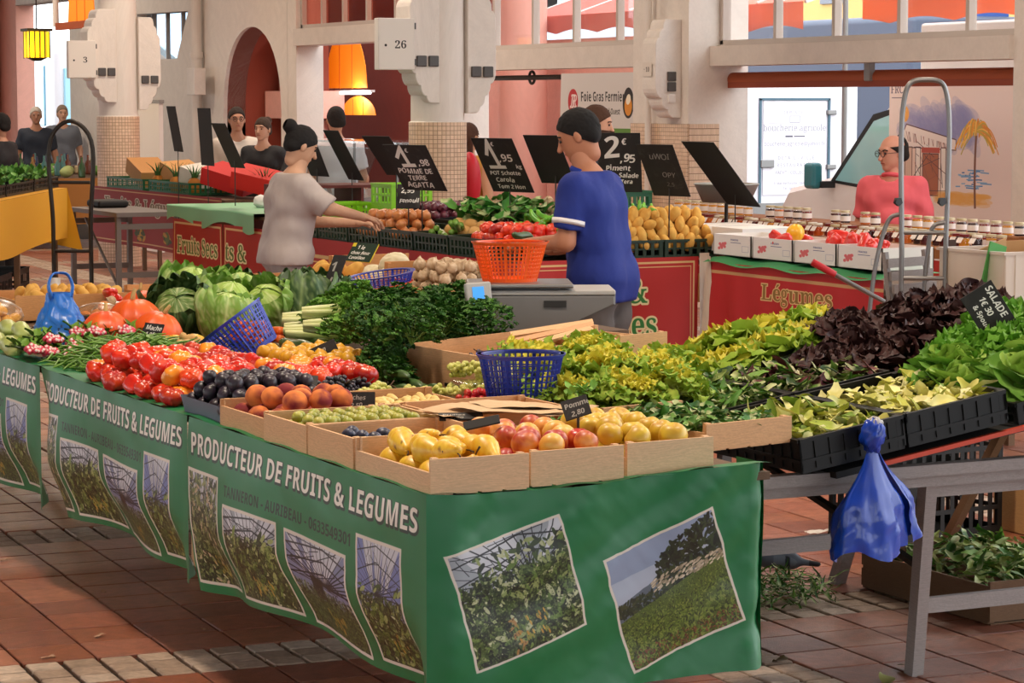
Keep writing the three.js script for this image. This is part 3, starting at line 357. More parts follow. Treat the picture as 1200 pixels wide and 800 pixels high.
GEO.paleZ = zucc('#a9b75e', '#bcc77a', .034, .17); GEO.cuc = zucc('#28471a', '#365a24', .026, .34); GEO.courgette = zucc('#27421c', '#4a6b34', .021, .2);
for (const [p, s, h, a] of [[.06, 4.1, .83, .5], [.13, 4.25, .83, .7], [.04, 4.3, .83, .3], [.1, 4.15, .88, .6], [.2, 4.3, .84, .4], [.05, 4.5, .83, 1.0], [.12, 4.42, .87, .2], [.02, 4.02, .83, 1.2]]) { const o = item('pale_courgette', GEO.paleZ, M.vcWax, 'pale green courgette at the end of the radishes', 'courgette', 'pale courgettes beside the radishes', [p, s, h], { rot: [PI / 2, a, 0] }); }
for (const [p, s, h, a] of [[.9, 3.42, .82, -1.2], [1.0, 3.52, .82, -1.3], [.95, 3.3, .86, -1.15], [1.08, 3.42, .85, -1.35], [.98, 3.12, .84, -1.0], [.86, 3.2, .82, -.9], [1.05, 3.25, .82, -1.2]]) item('cucumber', GEO.cuc, M.vcGloss, 'long dark green cucumber under the celery', 'cucumber', 'cucumbers under the celery', [p, s, h], { rot: [PI / 2, a, 0] });
for (const [p, s, h, a] of [[.74, 2.06, .84, -.6], [.8, 1.98, .83, -1.2], [.86, 2.04, .84, -.9], [.9, 1.95, .83, -1.4], [.7, 2.14, .86, -.3], [.83, 2.08, .87, -1.1]]) item('courgette', GEO.courgette, M.vcWax, 'small dark green courgette in front of the parsley', 'courgette', 'small courgettes in front of the parsley', [p, s, h], { rot: [PI / 2, a, 0] });
GEO.carrot = tube(curve([v3(0, -.1, 0), v3(.004, -.03, 0), v3(0, .04, .002), v3(0, .1, 0)], 9), (t) => .004 + .014 * t, 9, (t, u) => mixc('#e2591a', '#ee7a2e', .5 + noise(u * 3, t * 26)));
for (let i = 0; i < 14; i++) { const o = item('carrot', GEO.carrot, M.vcWax, 'orange carrot between the cabbages and celery', 'carrot', 'carrots beside the cabbages', [1.0 + PR.r(-.06, .1), 3.85 + (i % 5) * .05, .835 + Math.floor(i / 5) * .03], { rot: [PI / 2, -1.9 + PR.r(-.2, .2), 0] }); }
// celery bundles
{ const celGeo = () => { const gs = []; for (let i = 0; i < 11; i++) { const a = PR() * TAU, R = .02 * Math.sqrt(PR()); gs.push(tube(curve([v3(Math.cos(a) * R, Math.sin(a) * R, 0), v3(Math.cos(a) * R * 1.6, Math.sin(a) * R * 1.6, .12), v3(Math.cos(a) * R * 4.5, Math.sin(a) * R * 3 + .015, .3)], 7), (t) => .006 + .007 * Math.sin(PI * clamp(t * .9 + .12)) , 7, (t) => mixc('#dfe0a0', '#8fb03c', t * 1.2))); } return merge(gs); };
  const cg = [celGeo(), celGeo()], lg = leafCluster(rng(91), 60, .09, .03, ['#5f8a2a', '#7da53a', '#4c7423']);
  for (const [p, s, h, a] of [[.98, 3.5, .9, -2.0], [1.02, 3.62, .9, -2.1], [1.06, 3.74, .93, -2.0], [1.0, 3.36, .93, -2.05], [1.05, 3.5, .97, -1.95]]) { const t = thing('celery', 'pale green celery head lying behind the cucumbers', 'celery', [p, s, h], a + PI, 'celery heads behind the cucumbers'); mesh('stalks', cg[Math.floor(PR() * 2)], M.vcWax, t); const l = mesh('leaves', lg, M.leaf, t); l.position.set(0, -.01, .3); l.userData.kind = 'stuff'; }
}
// beans: single pods, heaped
{ const pods = [0, 1, 2, 3].map((k) => tube(curve([v3(-.065, 0, 0), v3(-.02, .006 * (k - 1), .012 * (k - 1.5)), v3(.03, .004, .006 * (1.5 - k)), v3(.065, -.003, .01)], 6), (t) => .0042 * Math.sin(PI * clamp(.12 + t * .8)) + .0006, 5, (t) => mixc('#4f7d22', '#6f9a35', t * .7 + k * .1)));
  for (let i = 0; i < 300; i++) { const u = PR.r(-1, 1), w = PR.r(-1, 1); if (u * u + w * w > 1) { i--; continue; } const p = .36 + u * .3, s = 3.42 + w * .48 - u * .1, h = .8 + .085 * (1 - (u * u + w * w)) + PR.r(0, .022); item('green_bean', pods, M.vcWax, 'slim green bean in the heap between tomatoes and radishes', 'green bean', 'green beans in the heap', [p, s, h], { rot: [PR.r(-.35, .35), PR() * TAU, PR.r(-.35, .35)] }); }
  const gs = []; for (let i = 0; i < 420; i++) { const u = PR.r(-1, 1), w = PR.r(-1, 1); if (u * u + w * w > 1) continue; gs.push(pods[i % 4].clone().rotateZ(PR.r(-.2, .2)).rotateY(PR() * TAU).translate(.36 + u * .3, .795 + .075 * (1 - (u * u + w * w)) * PR(), -(3.42 + w * .48 - u * .1))); }
  solo('green_beans', merge(gs), M.vcWax, 'lower layers of green beans inside the heap', 'green beans', null, 'stuff');
}
// radish bunches
{ const r = rng(12), gs = []; for (let i = 0; i < 16; i++) { const a = r() * TAU, R = .034 * Math.sqrt(r()); const g = fruit((A, b) => .0115 * (1 - .25 * Math.cos(b)), { nu: 8, nv: 7, sy: 1.35, col: (u, v) => v < .2 ? C('#f0dcd4') : mixc('#d4274a', '#e24a68', v) }); gs.push(g.rotateX(1.2 + r.r(-.3, .3)).rotateY(r.r(-.5, .5)).translate(Math.cos(a) * R, .02 + Math.abs(Math.sin(a)) * R * .8, .02 + r.r(-.02, .02))); } const rad = merge(gs);
  const lv = leafCluster(rng(14), 26, .05, .03, ['#4d7a26', '#6c9436', '#3b6420']);
  for (const [p, s, h, a] of [[.09, 3.72, .81, .2], [.16, 3.62, .81, -.3], [.06, 3.86, .81, .5], [.2, 3.74, .83, 0], [.12, 3.8, .85, .6], [.25, 3.62, .82, -.2], [.34, 3.92, .86, .1], [.42, 4.0, .87, .3], [.3, 4.02, .85, 0], [.47, 3.9, .86, -.4], [.03, 3.72, .82, .3]]) { const t = thing('radish_bunch', 'bunch of pink and white radishes beside the green beans', 'radishes', [p, s, h], a - .46, 'radish bunches beside the beans'); mesh('roots', rad, M.vcWax, t); const l = mesh('leaves', lv, M.leaf, t); l.position.set(0, .01, -.07); l.userData.kind = 'stuff'; }
}
// ginger and potatoes in nets at the far end
for (let i = 0; i < 12; i++) item('ginger_root', GEO.ginger || (GEO.ginger = merge([0, 1, 2].map((k) => fruit((a, b) => .017 * (1 + .2 * noise(a, b, k)), { nu: 9, nv: 7, sy: 1.5, col: () => C('#cda468') }).rotateZ(k * 1.1).translate(k * .018, (k % 2) * .012, k * .006)))), M.vcMatte, 'knobbly ginger root in front of the tipped blue basket', 'ginger', 'ginger roots by the blue basket', [.58 + PR.r(-.08, .1), 3.35 + PR.r(-.1, .1), .84 + (i % 3) * .018]);
function netBag(label, [p, s, h], R, geo, n, group, cat) { const r = rng(Math.round(p * 1000 + s * 77)); const gs = []; for (let i = 0; i < n; i++) { const a = r() * TAU, q = Math.sqrt(r()); gs.push(geo[i % geo.length].clone().scale(.8, .8, .8).rotateX(r() * 3).rotateZ(r() * 3).translate(Math.cos(a) * q * R, .03 + r() * R * .8 * (1.2 - q), Math.sin(a) * q * R * .8)); } const t = thing(cat === 'potatoes' ? 'potato_bag' : 'onion_bag', label, 'bag', [p, s, h], r() * 6, group); mesh('contents', merge(gs), M.vcMatte, t).userData.kind = 'stuff'; const film = grid(18, 12, (u, v) => { const b = v * PI * .92, k = R * 1.12 * (1 + .16 * noise(Math.cos(u * TAU) * 2.5, v * 6, Math.sin(u * TAU) * 2.5 + p)); return [Math.sin(b) * Math.cos(u * TAU) * k, .01 + R * .72 * (1 - Math.cos(PI - b)) * .75, Math.sin(b) * Math.sin(u * TAU) * k * .85]; }, { closeU: true }); mesh('film', film, phy({ color: '#fffaf0', roughness: .28, transmission: 1, thickness: 0, side: D2 }), t); return t; }
netBag('clear bag of small potatoes beyond the aubergines', [.2, 5.0, .8], .13, GEO.potato, 34, null, 'potatoes');
netBag('clear bag of small yellow onions behind the aubergines', [.6, 4.72, .82], .1, GEO.onion, 26, null, 'onions');
netBag('clear bag of pale bulbs beside the orange pumpkin', [.72, 4.9, .82], .09, GEO.garlic, 26, null, 'onions');
// ---------------------------------------------------------------- leafy things
function leafCluster(r, n, R, L, cols) { const gs = []; for (let i = 0; i < n; i++) { const a = r() * TAU, q = Math.sqrt(r()) * R, c = C(r.pick(cols)).multiplyScalar(r.r(.85, 1.15)); const g = grid(2, 3, (u, v) => { const w = L * .55 * Math.sin(PI * clamp(.1 + v * .85)) * (1 + .3 * (Math.round(v * 3) % 2)); return [(u - .5) * 2 * w, Math.abs(u - .5) * L * .5 + Math.sin(v * 2) * L * .2, v * L * 1.6]; }, { col: (u, v) => c.clone().multiplyScalar(.85 + .3 * v) }); gs.push(g.rotateX(r.r(-.9, .5)).rotateY(r() * TAU).translate(Math.cos(a) * q, r.r(0, R * .5), Math.sin(a) * q)); } return merge(gs); }
// a leaf that grows from the origin, leaning outwards and curling, with a frilled margin; u across, v along
function ruffLeaf(r, { L, W, lean, curl, ruffle, freq, cup = .25, cols, nu = 10, nv = 9, base = .3, frill = 1 }) {
  const ph = r() * 9, ph2 = r() * 9, steps = [[0, 0, lean]]; let x = 0, y = 0; for (let j = 1; j <= nv; j++) { const a = lean + curl * ((j - .5) / nv) ** 1.4; x += Math.sin(a) * L / nv; y += Math.cos(a) * L / nv; steps.push([x, y, a]); }
  return grid(nu, nv, (u, v) => { const e = (u - .5) * 2, vv = v * (1 - .34 * e * e * v), j = Math.min(nv - 1, Math.floor(vv * nv)), f = vv * nv - j, px = lerp(steps[j][0], steps[j + 1][0], f), py = lerp(steps[j][1], steps[j + 1][1], f), a = lerp(steps[j][2], steps[j + 1][2], f), w = W * (base + (1 - base) * Math.pow(v, .7)) * Math.sqrt(v + .05), edge = Math.max(Math.pow(Math.abs(e), 2.2), Math.pow(v, 4)), ang = Math.atan2(e, 1.05 - v); const rf = edge * ruffle * (Math.sin(ang * freq + ph) + .6 * Math.sin(ang * freq * 2.3 + ph2) * frill) * (.3 + .7 * v) + ruffle * .45 * noise(e * 5 + ph, v * 7, ph2); const up = cup * W * e * e * v + rf; return [px - Math.cos(a) * up + Math.sin(a) * edge * .4 * ruffle * Math.sin(ang * freq * 1.7 + ph2), py + Math.sin(a) * up, e * w * (1 + edge * .12 * Math.sin(ang * freq * 1.3 + ph))]; }, { col: (u, v) => cols(Math.abs(u - .5) * 2, v, r) });
}
function head(seed, n, opt) { const r = rng(seed), gs = []; for (let i = 0; i < n; i++) { const t = i / (n - 1); const o = opt(t, r, i); gs.push(ruffLeaf(r, o).rotateY(i * 2.399 + r.r(-.3, .3)).translate(0, o.lift || 0, 0)); } return merge(gs); }
const bend = (a, b, c) => (e, v) => { const k = C(a).lerp(C(b), smooth(.1, .55, v)); return k.lerp(C(c), smooth(.45, 1, v) * (.45 + .55 * e)); };
function frillLeaf(r, { L, W, lean, curl, cols }) { const nv = 20, ph = r() * 9, tw = r.r(-.5, .5), steps = [[0, 0, lean]]; let x = 0, y = 0; for (let j = 1; j <= nv; j++) { const a = lean + curl * ((j - .5) / nv) ** 1.3; x += Math.sin(a) * L / nv; y += Math.cos(a) * L / nv; steps.push([x, y, a]); } return grid(4, nv, (u, v) => { const e = (u - .5) * 2, j = Math.round(v * nv), [px, py, a] = steps[j], w = W * (.25 + .9 * v) * Math.sqrt(1.02 - v * v * .6) * (1 + .45 * Math.abs(e) * Math.sin(v * 34 + ph + e)), up = e * e * .012 * Math.sin(v * 26 + ph * 2 + (e > 0 ? 2 : 0)) * v + .006 * Math.sin(v * 11 + ph); return [px - Math.cos(a) * up, py + Math.sin(a) * up, e * w + tw * .03 * v * v]; }, { col: (u, v) => cols(Math.abs(u - .5) * 2, v, r) }); }
const frisee = [0, 1, 2].map((k) => { const r = rng(200 + k), gs = []; for (let i = 0; i < 120; i++) { const t = i / 119; gs.push(frillLeaf(r, { L: .1 + .08 * t, W: .014 + .01 * t, lean: .05 + 1.3 * t + r.r(-.2, .2), curl: .4 + 1.1 * r(), cols: bend('#e4dfae', t < .45 ? '#dccd4c' : '#b3bf48', t < .4 ? '#cfc840' : '#7aa332') }).rotateY(i * 2.399 + r.r(-.3, .3))); } return merge(gs); });
const batavia = [0, 1, 2].map((k) => head(220 + k, 38, (t, r) => ({ L: .1 + .075 * t, W: .06 + .035 * t, lean: .05 + 1.2 * t + r.r(-.1, .1), curl: .4 + .6 * r(), ruffle: .017, freq: 6.5, nu: 20, nv: 10, cols: bend('#d9d682', t < .6 ? '#cfc640' : '#a3b53a', t < .5 ? '#d3ca42' : '#8aad34') })));
const redLettuce = [0, 1, 2].map((k) => head(240 + k, 38, (t, r) => ({ L: .1 + .075 * t, W: .06 + .035 * t, lean: .05 + 1.2 * t, curl: .4 + .6 * r(), ruffle: .017, freq: 6.5, nu: 20, nv: 10, cols: bend('#5d6a34', '#40261f', '#33191b') })));
const oakGreen = [0, 1].map((k) => head(260 + k, 54, (t, r) => ({ L: .1 + .07 * t, W: .045 + .025 * t, lean: .05 + 1.25 * t, curl: .6, ruffle: .017, freq: 7, nu: 18, nv: 10, cols: bend('#b9c878', '#74a832', '#5a9426') })));
const butter = [0, 1, 2].map((k) => head(280 + k, 26, (t, r) => ({ L: .11 + .09 * t, W: .07 + .045 * t, lean: -.15 + 1.5 * t, curl: .35 + .5 * t - (t < .4 ? .9 : 0), ruffle: .01, freq: 4, frill: .5, cup: .4, nu: 14, nv: 10, cols: bend('#c9d48c', t < .5 ? '#86ac3c' : '#6f9e34', t < .5 ? '#98ba4c' : '#62942e') })));
const nearest = (marks, p, s) => marks.reduce((b, m) => { const d = Math.hypot(m[0] - p, m[1] - s); return d < b[0] ? [d, m[2]] : b; }, [9, ''])[1];
function lettuces(name, protos, mat, label, group, spots, marks, scale = 1) { spots.forEach(([p, s, h, k = 1], i) => { const m = solo(name, protos[i % protos.length], mat, label + ' ' + nearest(marks, p, s), 'lettuce', group + ' ' + nearest(marks, p, s)); m.position.set(p, h, -s); m.rotation.set(PR.r(-.3, .3), PR() * TAU, PR.r(-.3, .3)); m.scale.setScalar(scale * k); }); }
lettuces('curly_endive', frisee, M.leafSoft, 'curly yellow green endive', 'curly endives', [[1.08, 1.32, .83], [1.28, 1.26, .83, 1.05], [1.46, 1.3, .83, 1.05], [1.12, 1.52, .86], [1.32, 1.5, .88, 1.1], [1.52, 1.52, .87], [1.18, 1.74, .88], [1.4, 1.74, .9, 1.05], [1.62, 1.66, .87, .9], [1.25, 1.95, .88], [1.5, 1.93, .89, .95]], [[1.05, 1.35, 'touching the upright blue basket'], [1.28, 1.2, "overhanging the lamb's lettuce crate"], [1.5, 1.3, 'beside the rocket leaves crate'], [1.3, 1.55, 'in the middle of the endive heap'], [1.2, 1.95, 'beside the open wooden crate'], [1.6, 1.7, 'next to the yellow batavias']]);
lettuces('batavia_lettuce', batavia, M.leafSoft, 'yellow batavia lettuce', 'yellow batavia lettuces', [[1.82, 1.82, 0.805], [2.0, 1.78, 0.835, 1.05], [2.18, 1.82, 0.875], [2.36, 1.84, 0.905], [1.9, 2.02, 0.825], [2.1, 2.04, 0.875, 1.05], [2.3, 2.06, 0.915], [2.5, 2.0, 0.945, 0.95]], [[1.8, 1.85, 'next to the curly endives'], [2.05, 1.75, 'behind the red and green salad crate'], [2.1, 2.1, 'under the lettered red cloth'], [2.4, 1.9, 'next to the dark red lettuces']]);
lettuces('red_lettuce', redLettuce, M.leaf, 'dark red curly lettuce', 'dark red lettuces', [[2.14, 1.42, 0.865, 0.95], [2.28, 1.28, 0.885], [2.34, 1.5, 0.915], [2.5, 1.34, 0.935, 1.05], [2.56, 1.56, 0.975], [2.72, 1.4, 0.995], [2.44, 1.72, 0.955, 0.95], [2.69, 1.68, 1.015], [2.89, 1.56, 1.035], [2.39, 1.12, 0.875, 0.85]], [[2.2, 1.5, 'beside the yellow batavias'], [2.35, 1.15, 'behind the chicory crate'], [2.6, 1.35, 'in the middle of the dark heap'], [2.5, 1.75, 'below the slatted chair'], [2.85, 1.6, 'below the translucent bin']]);
lettuces('oak_leaf_lettuce', oakGreen, M.leafSoft, 'bright green oak leaf lettuce', 'green oak leaf lettuces', [[2.37, 0.95, 0.91], [2.51, 1.1, 0.95], [2.57, 0.92, 0.97], [2.75, 1.02, 1.01], [2.91, 1.12, 1.03], [2.73, 1.2, 1.02], [3.0, 0.95, 1.05]], [[2.4, .95, 'in front of the salad price sign'], [2.6, 1.1, 'around the salad price sign'], [2.9, 1.1, 'behind the salad price sign']]);
lettuces('butterhead_lettuce', butter, M.leafSoft, 'broad leaved green butterhead lettuce', 'green butterhead lettuces', [[2.22, 0.78, 0.84, 0.95], [2.38, 0.64, 0.87], [2.3, 0.9, 0.88], [2.52, 0.74, 0.91, 1.05], [2.66, 0.62, 0.93], [2.46, 0.52, 0.89, 0.9], [2.82, 0.74, 0.96], [2.68, 0.84, 0.97]], [[2.25, .8, 'beside the chicory leaves'], [2.45, .55, 'at the front edge of the black crate'], [2.75, .75, 'behind the front butterheads']]);
// parsley and herb bunches
function herb(seed, n, R, cols, L = .02) { const r = rng(seed), gs = []; for (let i = 0; i < n; i++) { const a = r() * TAU, b = Math.acos(1 - r() * 1.15), k = R * (.55 + .45 * Math.cbrt(r())), c = C(r.pick(cols)).multiplyScalar(r.r(.8, 1.25)); const lobes = []; for (let j = -1; j <= 1; j++) { const g = grid(2, 2, (u, v) => [(u - .5) * L * .75 * Math.sin(PI * clamp(.12 + .8 * v)), Math.abs(u - .5) * L * .4 + L * .12 * Math.sin(v * 5 + i), v * L], { col: (u, v) => c }); lobes.push(g.rotateY(j * .9)); } gs.push(merge(lobes).rotateX(r.r(-1, .4)).rotateY(r() * TAU).translate(Math.sin(b) * Math.cos(a) * k, Math.cos(b) * k * .8 + R * .3, Math.sin(b) * Math.sin(a) * k)); } for (let i = 0; i < 16; i++) { const a = r() * TAU; gs.push(tube([v3(0, 0, 0), v3(Math.cos(a) * R * .3, R * .4, Math.sin(a) * R * .3), v3(Math.cos(a) * R * .8, R * .8, Math.sin(a) * R * .8)], .0016, 4, () => C('#6f8a3a'))); } return merge(gs); }
const parsley = [0, 1, 2].map((k) => herb(400 + k, 190, .11, ['#2f5a1e', '#3c6a24', '#274c1a', '#4d7a2e'])), coriander = [0, 1].map((k) => herb(420 + k, 170, .11, ['#5c8a2e', '#6f9c3a', '#4c7826']));
{ const spots = []; for (const [p, s, h] of [...pile([1.12, 2.6, .8], [.8, 1.1], .09, 2, { jit: .35, dome: .6 }), ...pile([1.5, 3.25, .8], [.75, .8], .09, 2, { jit: .35, dome: .6 })]) if (!(p > 1.0 && s < 2.5) && p > .9 + .54 * (s - 2.57)) spots.push([p, s, h - .075]);
  spots.forEach((q, i) => { const m = solo('parsley_bunch', parsley[i % 3], M.leaf, 'dark green parsley bunch in the big herb heap', 'parsley', 'parsley bunches in the herb heap'); m.position.set(q[0], q[2], -q[1]); m.rotation.set(PR.r(-.5, .5), PR() * 6, PR.r(-.5, .5)); });
  for (const [i, q] of [[1.18, 3.55, .9], [1.3, 3.7, .92], [1.42, 3.85, .94], [1.1, 3.2, .86], [1.25, 3.4, .92], [1.5, 3.95, .9]].entries()) { const m = solo('herb_bunch', coriander[i % 2], M.leaf, 'light green celery leaf bunch behind the parsley', 'herbs', 'light herb bunches behind the parsley'); m.position.set(q[0], q[2], -q[1]); m.rotation.set(PR.r(-.5, .5), PR() * 6, PR.r(-.5, .5)); } }
// savoy cabbages
const veinTex = tex(512, (u, v) => { const e = Math.abs(u - .5) * 2; const side = Math.abs(((v * 7 - e * 2.2 + 20) % 1) - .5) * 2, main = smooth(.1, .02, e), sv = smooth(.22, .02, side) * (1 - e * .6), fine = smooth(.12, .0, Math.abs(tn(u, v, 5, 3))) * .5; return clamp(Math.max(main, sv, fine) * .9 + .05); });
const blister = tex(256, (u, v) => .5 + .5 * Math.abs(tn(u, v, 4, 2)) + .3 * tn(u, v, 9, 5));
function cabbage(seed, dark) {
  const r = rng(seed), g = new THREE.Group(), colIn = dark ? '#5f8238' : '#a3c458', colOut = dark ? '#2c4c22' : '#6f9c38';
  const leafCol = (base, rib) => (u, v) => { const e = Math.abs(u - .5) * 2, sd = Math.abs(((v * 5 - e * 1.6 + 20 + .25 * noise(u * 9, v * 9, seed)) % 1) - .5) * 2, net = Math.abs(noise(u * 16, v * 16, seed)); return mixc(base, rib, Math.max(smooth(.13, .02, e) * (1 - v * .4), smooth(.22, .03, sd) * .6 * (1 - .4 * e), smooth(.09, .0, net) * .4)); };
  const wrap = (a0, R0, open, wd, top, bumps, col, i) => grid(22, 20, (u, v) => { const e = (u - .5) * 2, th = -1.4 + v * top, wr = wd * e * Math.sqrt(Math.max(0.02, 1 - (v * 1.02 - .1) ** 6)); const fl = smooth(.55, 1, v) * open; const R = R0 + fl * .07 + .016 * fl * Math.sin(e * 8 + i * 2) + .012 * Math.abs(e) ** 3 * open * v + bumps * (noise(e * 7 + i * 3, v * 9, seed) + .6 * noise(e * 15, v * 17, seed + i)); return [R * Math.cos(th) * Math.cos(a0 + wr), R * Math.sin(th) - .02 * fl, R * Math.cos(th) * Math.sin(a0 + wr)]; }, { col });
  const inner = std({ vertexColors: true, roughness: .5, side: D2 });
  mesh('heart', fruit(() => .088, { nu: 20, nv: 14, col: () => C(colIn) }), inner, g);
  for (let i = 0; i < 4; i++) mesh('inner_leaf', wrap(i * 1.7 + r(), .093 + i * .003, .08, 1.25, 3.0, .0035, leafCol(colIn, '#dfe8ae'), i), inner, g);
  const N = dark ? 8 : 6; for (let i = 0; i < N; i++) mesh('outer_leaf', wrap(i * TAU / N + r.r(-.2, .2), .106 + .003 * (i % 3), r.r(.35, dark ? 1.0 : .7), .85, 2.15 + r() * .25, .006, leafCol(mixc(colOut, colIn, r() * .35), dark ? '#8fa86a' : '#cfdc9c'), i + 5), inner, g);
  return g;
}
{ const proto = [cabbage(1, false), cabbage(2, true)]; const put = (k, [p, s, h], rot, sc, label, group) => { const o = proto[k].clone(); o.name = numbered('savoy_cabbage'); scene.add(o); o.position.set(p, h, -s); o.rotation.set(...rot); o.scale.setScalar(sc); tag(o, label, 'cabbage', 'savoy cabbages'); };
  put(0, [1.02, 4.72, .96], [.3, 1, -.2], 1.15, 'large light green savoy cabbage on top at the back of the heap'); put(0, [.95, 4.1, .9], [-.3, 2.2, .3], 1.05, 'light green savoy cabbage right behind the tipped blue basket'); put(0, [1.06, 4.38, .92], [.5, 4, .2], 1.15, 'light green savoy cabbage in the middle of the heap'); put(0, [1.22, 4.32, .92], [.2, .5, .5], 1.0, 'light green savoy cabbage next to the carrots'); put(0, [1.2, 4.6, .95], [.1, 3, .2], 1.0, 'light green savoy cabbage in front of the dark loose ones');
  put(1, [.84, 4.36, .9], [.5, .6, .4], 1.15, 'dark savoy cabbage with open leaves beside the pumpkins'); put(1, [1.4, 4.62, .92], [.2, 2, -.3], 1.05, 'dark loose savoy cabbage in front of the potato crate'); put(1, [1.38, 4.3, .92], [-.4, 3.3, .3], 1.1, 'dark loose savoy cabbage next to the celery'); put(1, [1.55, 4.5, .93], [.3, 5, .2], 1.0, 'dark loose savoy cabbage beside the nested baskets'); put(1, [1.25, 4.85, .92], [.3, 1, .2], 1.0, 'dark loose savoy cabbage at the back near the red peppers'); }
// ---------------------------------------------------------------- plastic crates, baskets, signs
const crateCache = new Map();
const plast = { black: phy({ color: '#191a1a', roughness: .38, specularIntensity: .6 }), green: std({ color: '#17603a', roughness: .4 }), lime: std({ color: '#86c814', roughness: .4 }), dkgreen: std({ color: '#15301f', roughness: .42 }), red: std({ color: '#b7201c', roughness: .5 }) };
function plasticCrate(label, [p, s, h], [w, l, H], mat, { turn = 0, tilt = [0, 0], group, solid } = {}) {
  const t = thing('plastic_crate', label, 'crate', [p, s, h], turn, group); t.rotation.set(tilt[0], turn, tilt[1], 'YXZ');
  const wall = (len) => { const key = len + '|' + H + solid; if (!crateCache.has(key)) { const n = Math.max(3, Math.round(len / .055)), holes = [], g = len / (n + .6); for (let i = 0; i < n; i++) { const c = -len / 2 + g * (i + .8), a = g * .3; holes.push([[c - a, H * .2], [c + a, H * .2], [c + a, H * .48], [c - a, H * .48]], [[c - a, H * .56], [c + a, H * .56], [c + a, H * .82], [c - a, H * .82]]); } const body = extrude([[-len / 2, 0], [len / 2, 0], [len / 2, H], [-len / 2, H]], .004, 0, holes).translate(0, 0, -.002); if (solid) { const ribs = []; for (let i = 0; i <= n; i++) ribs.push(box(.006, H * .8, .006, -len / 2 + len * i / n, H * .5, .004)); crateCache.set(key, merge([box(len, H, .005, 0, H / 2, 0), ...ribs, box(len, .012, .014, 0, H - .006, .003), box(len, .01, .01, 0, H * .35, .003)])); } else crateCache.set(key, merge([body, box(len, .012, .012, 0, H - .006, .003), box(len, .012, .008, 0, .006, .002)])); } return crateCache.get(key); };
  for (const k of [1, -1]) { const a = mesh('wall', wall(w), mat, t); a.position.z = k * (l / 2 - .004); if (k < 0) a.rotation.y = PI; const b = mesh('wall', wall(l), mat, t); b.position.x = k * (w / 2 - .004); b.rotation.y = k * PI / 2; }
  mesh('base', box(w - .01, .006, l - .01, 0, .006, 0), mat, t);
  for (const a of [-1, 1]) for (const b of [-1, 1]) mesh('corner', box(.022, H, .022, a * (w / 2 - .012), H / 2, b * (l / 2 - .012)), mat, t);
  return t;
}
function basket(name, label, [p, s, h], { top = [.17, .15], bot = [.11, .1], H = .17, color = '#16309a', rot = [0, 0, 0], rings = 9, ribs = 40, group }) {
  const t = thing(name, label, 'basket', [p, s, h], 0, group); t.rotation.set(...rot, 'YXZ'); const mat = phy({ color, roughness: .38, clearcoat: .2 });
  const at = (u, v, o = 0) => { const f = lerp(0, 1, v), rx = lerp(bot[0], top[0], f) + o, rz = lerp(bot[1], top[1], f) + o, a = u * TAU; return v3(Math.cos(a) * rx, v * H, Math.sin(a) * rz); };
  const band = (v0, v1, th) => { const a = grid(48, 1, (u, v) => at(u, lerp(v0, v1, v), th / 2).toArray(), { closeU: true }), b = grid(48, 1, (u, v) => at(u, lerp(v1, v0, v), -th / 2).toArray(), { closeU: true }), c = grid(48, 1, (u, v) => at(u, v1, lerp(th / 2, -th / 2, v)).toArray(), { closeU: true }); return merge([a, b, c]); };
  mesh('rim', merge([band(.93, 1, .012), band(.97, 1.0, .02)]), mat, t);
  const lat = []; for (let i = 0; i < ribs; i++) { const u = i / ribs, a = at(u, .02), b = at(u, .95); lat.push(bar(a, b, i % 5 === 0 ? .012 : .0055, .003)); }
  for (let j = 1; j < rings; j++) { const v = j / rings * .93; lat.push(band(v - .012, v + .012, .003)); } lat.push(band(0, .1, .004));
  mesh('lattice', merge(lat), mat, t);
  mesh('base', grid(40, 3, (u, v) => { const q = at(u, .01); return [q.x * v, .004 + .006 * (1 - v), q.z * v]; }, { closeU: true }), std({ color, roughness: .45, side: D2 }), t);
  return t;
}
// hand-lettered chalk writing: each glyph is jittered
function chalk(x, text, px, py, size, r, { color = '#e9e6df', w = 1, slant = -.12, bold = true } = {}) { x.save(); x.translate(px, py); x.transform(w, 0, slant, 1, 0, 0); x.font = `${bold ? 'bold ' : ''}${size}px sans-serif`; x.fillStyle = color; let cx = 0; for (const ch of text) { x.save(); x.translate(cx, (r() - .5) * size * .12); x.rotate((r() - .5) * .2); x.fillText(ch, 0, 0); x.restore(); cx += x.measureText(ch).width * .94; } x.restore(); }
const slate = std({ color: '#1d1b1a', roughness: .75 });
function priceBoard(name, label, C0, Rv, Uv, w, h, draw, { stick = .3, group, back = '#1d1b1a', th = .006, W = 256 } = {}) {
  const t = thing(name, label, 'sign', [0, 0, 0], 0, group); t.position.copy(C0); const R = Rv.clone().normalize(), U = Uv.clone().addScaledVector(R, -Uv.dot(R)).normalize(), N = R.clone().cross(U);
  t.quaternion.setFromRotationMatrix(new THREE.Matrix4().makeBasis(R, U, N));
  mesh('panel', rbox(w, h, th, .002), back === '#1d1b1a' ? slate : std({ color: back, roughness: .6 }), t);
  if (draw) { const f = mesh('writing', new THREE.PlaneGeometry(w * .985, h * .985).translate(0, 0, th / 2 + .0008), std({ map: canvasTex(W, Math.round(W * h / w), draw), roughness: .75 }), t); }
  if (stick) { const foot = v3(0, -h / 2, 0).applyQuaternion(t.quaternion); const down = v3(0, -stick, 0); const q = t.quaternion.clone().invert(); const a = v3(0, -h * .3, -th), b = a.clone().add(down.applyQuaternion(q)); mesh('stake', tube([a, b], .004, 6), M.darkSteel, t); }
  return t;
}
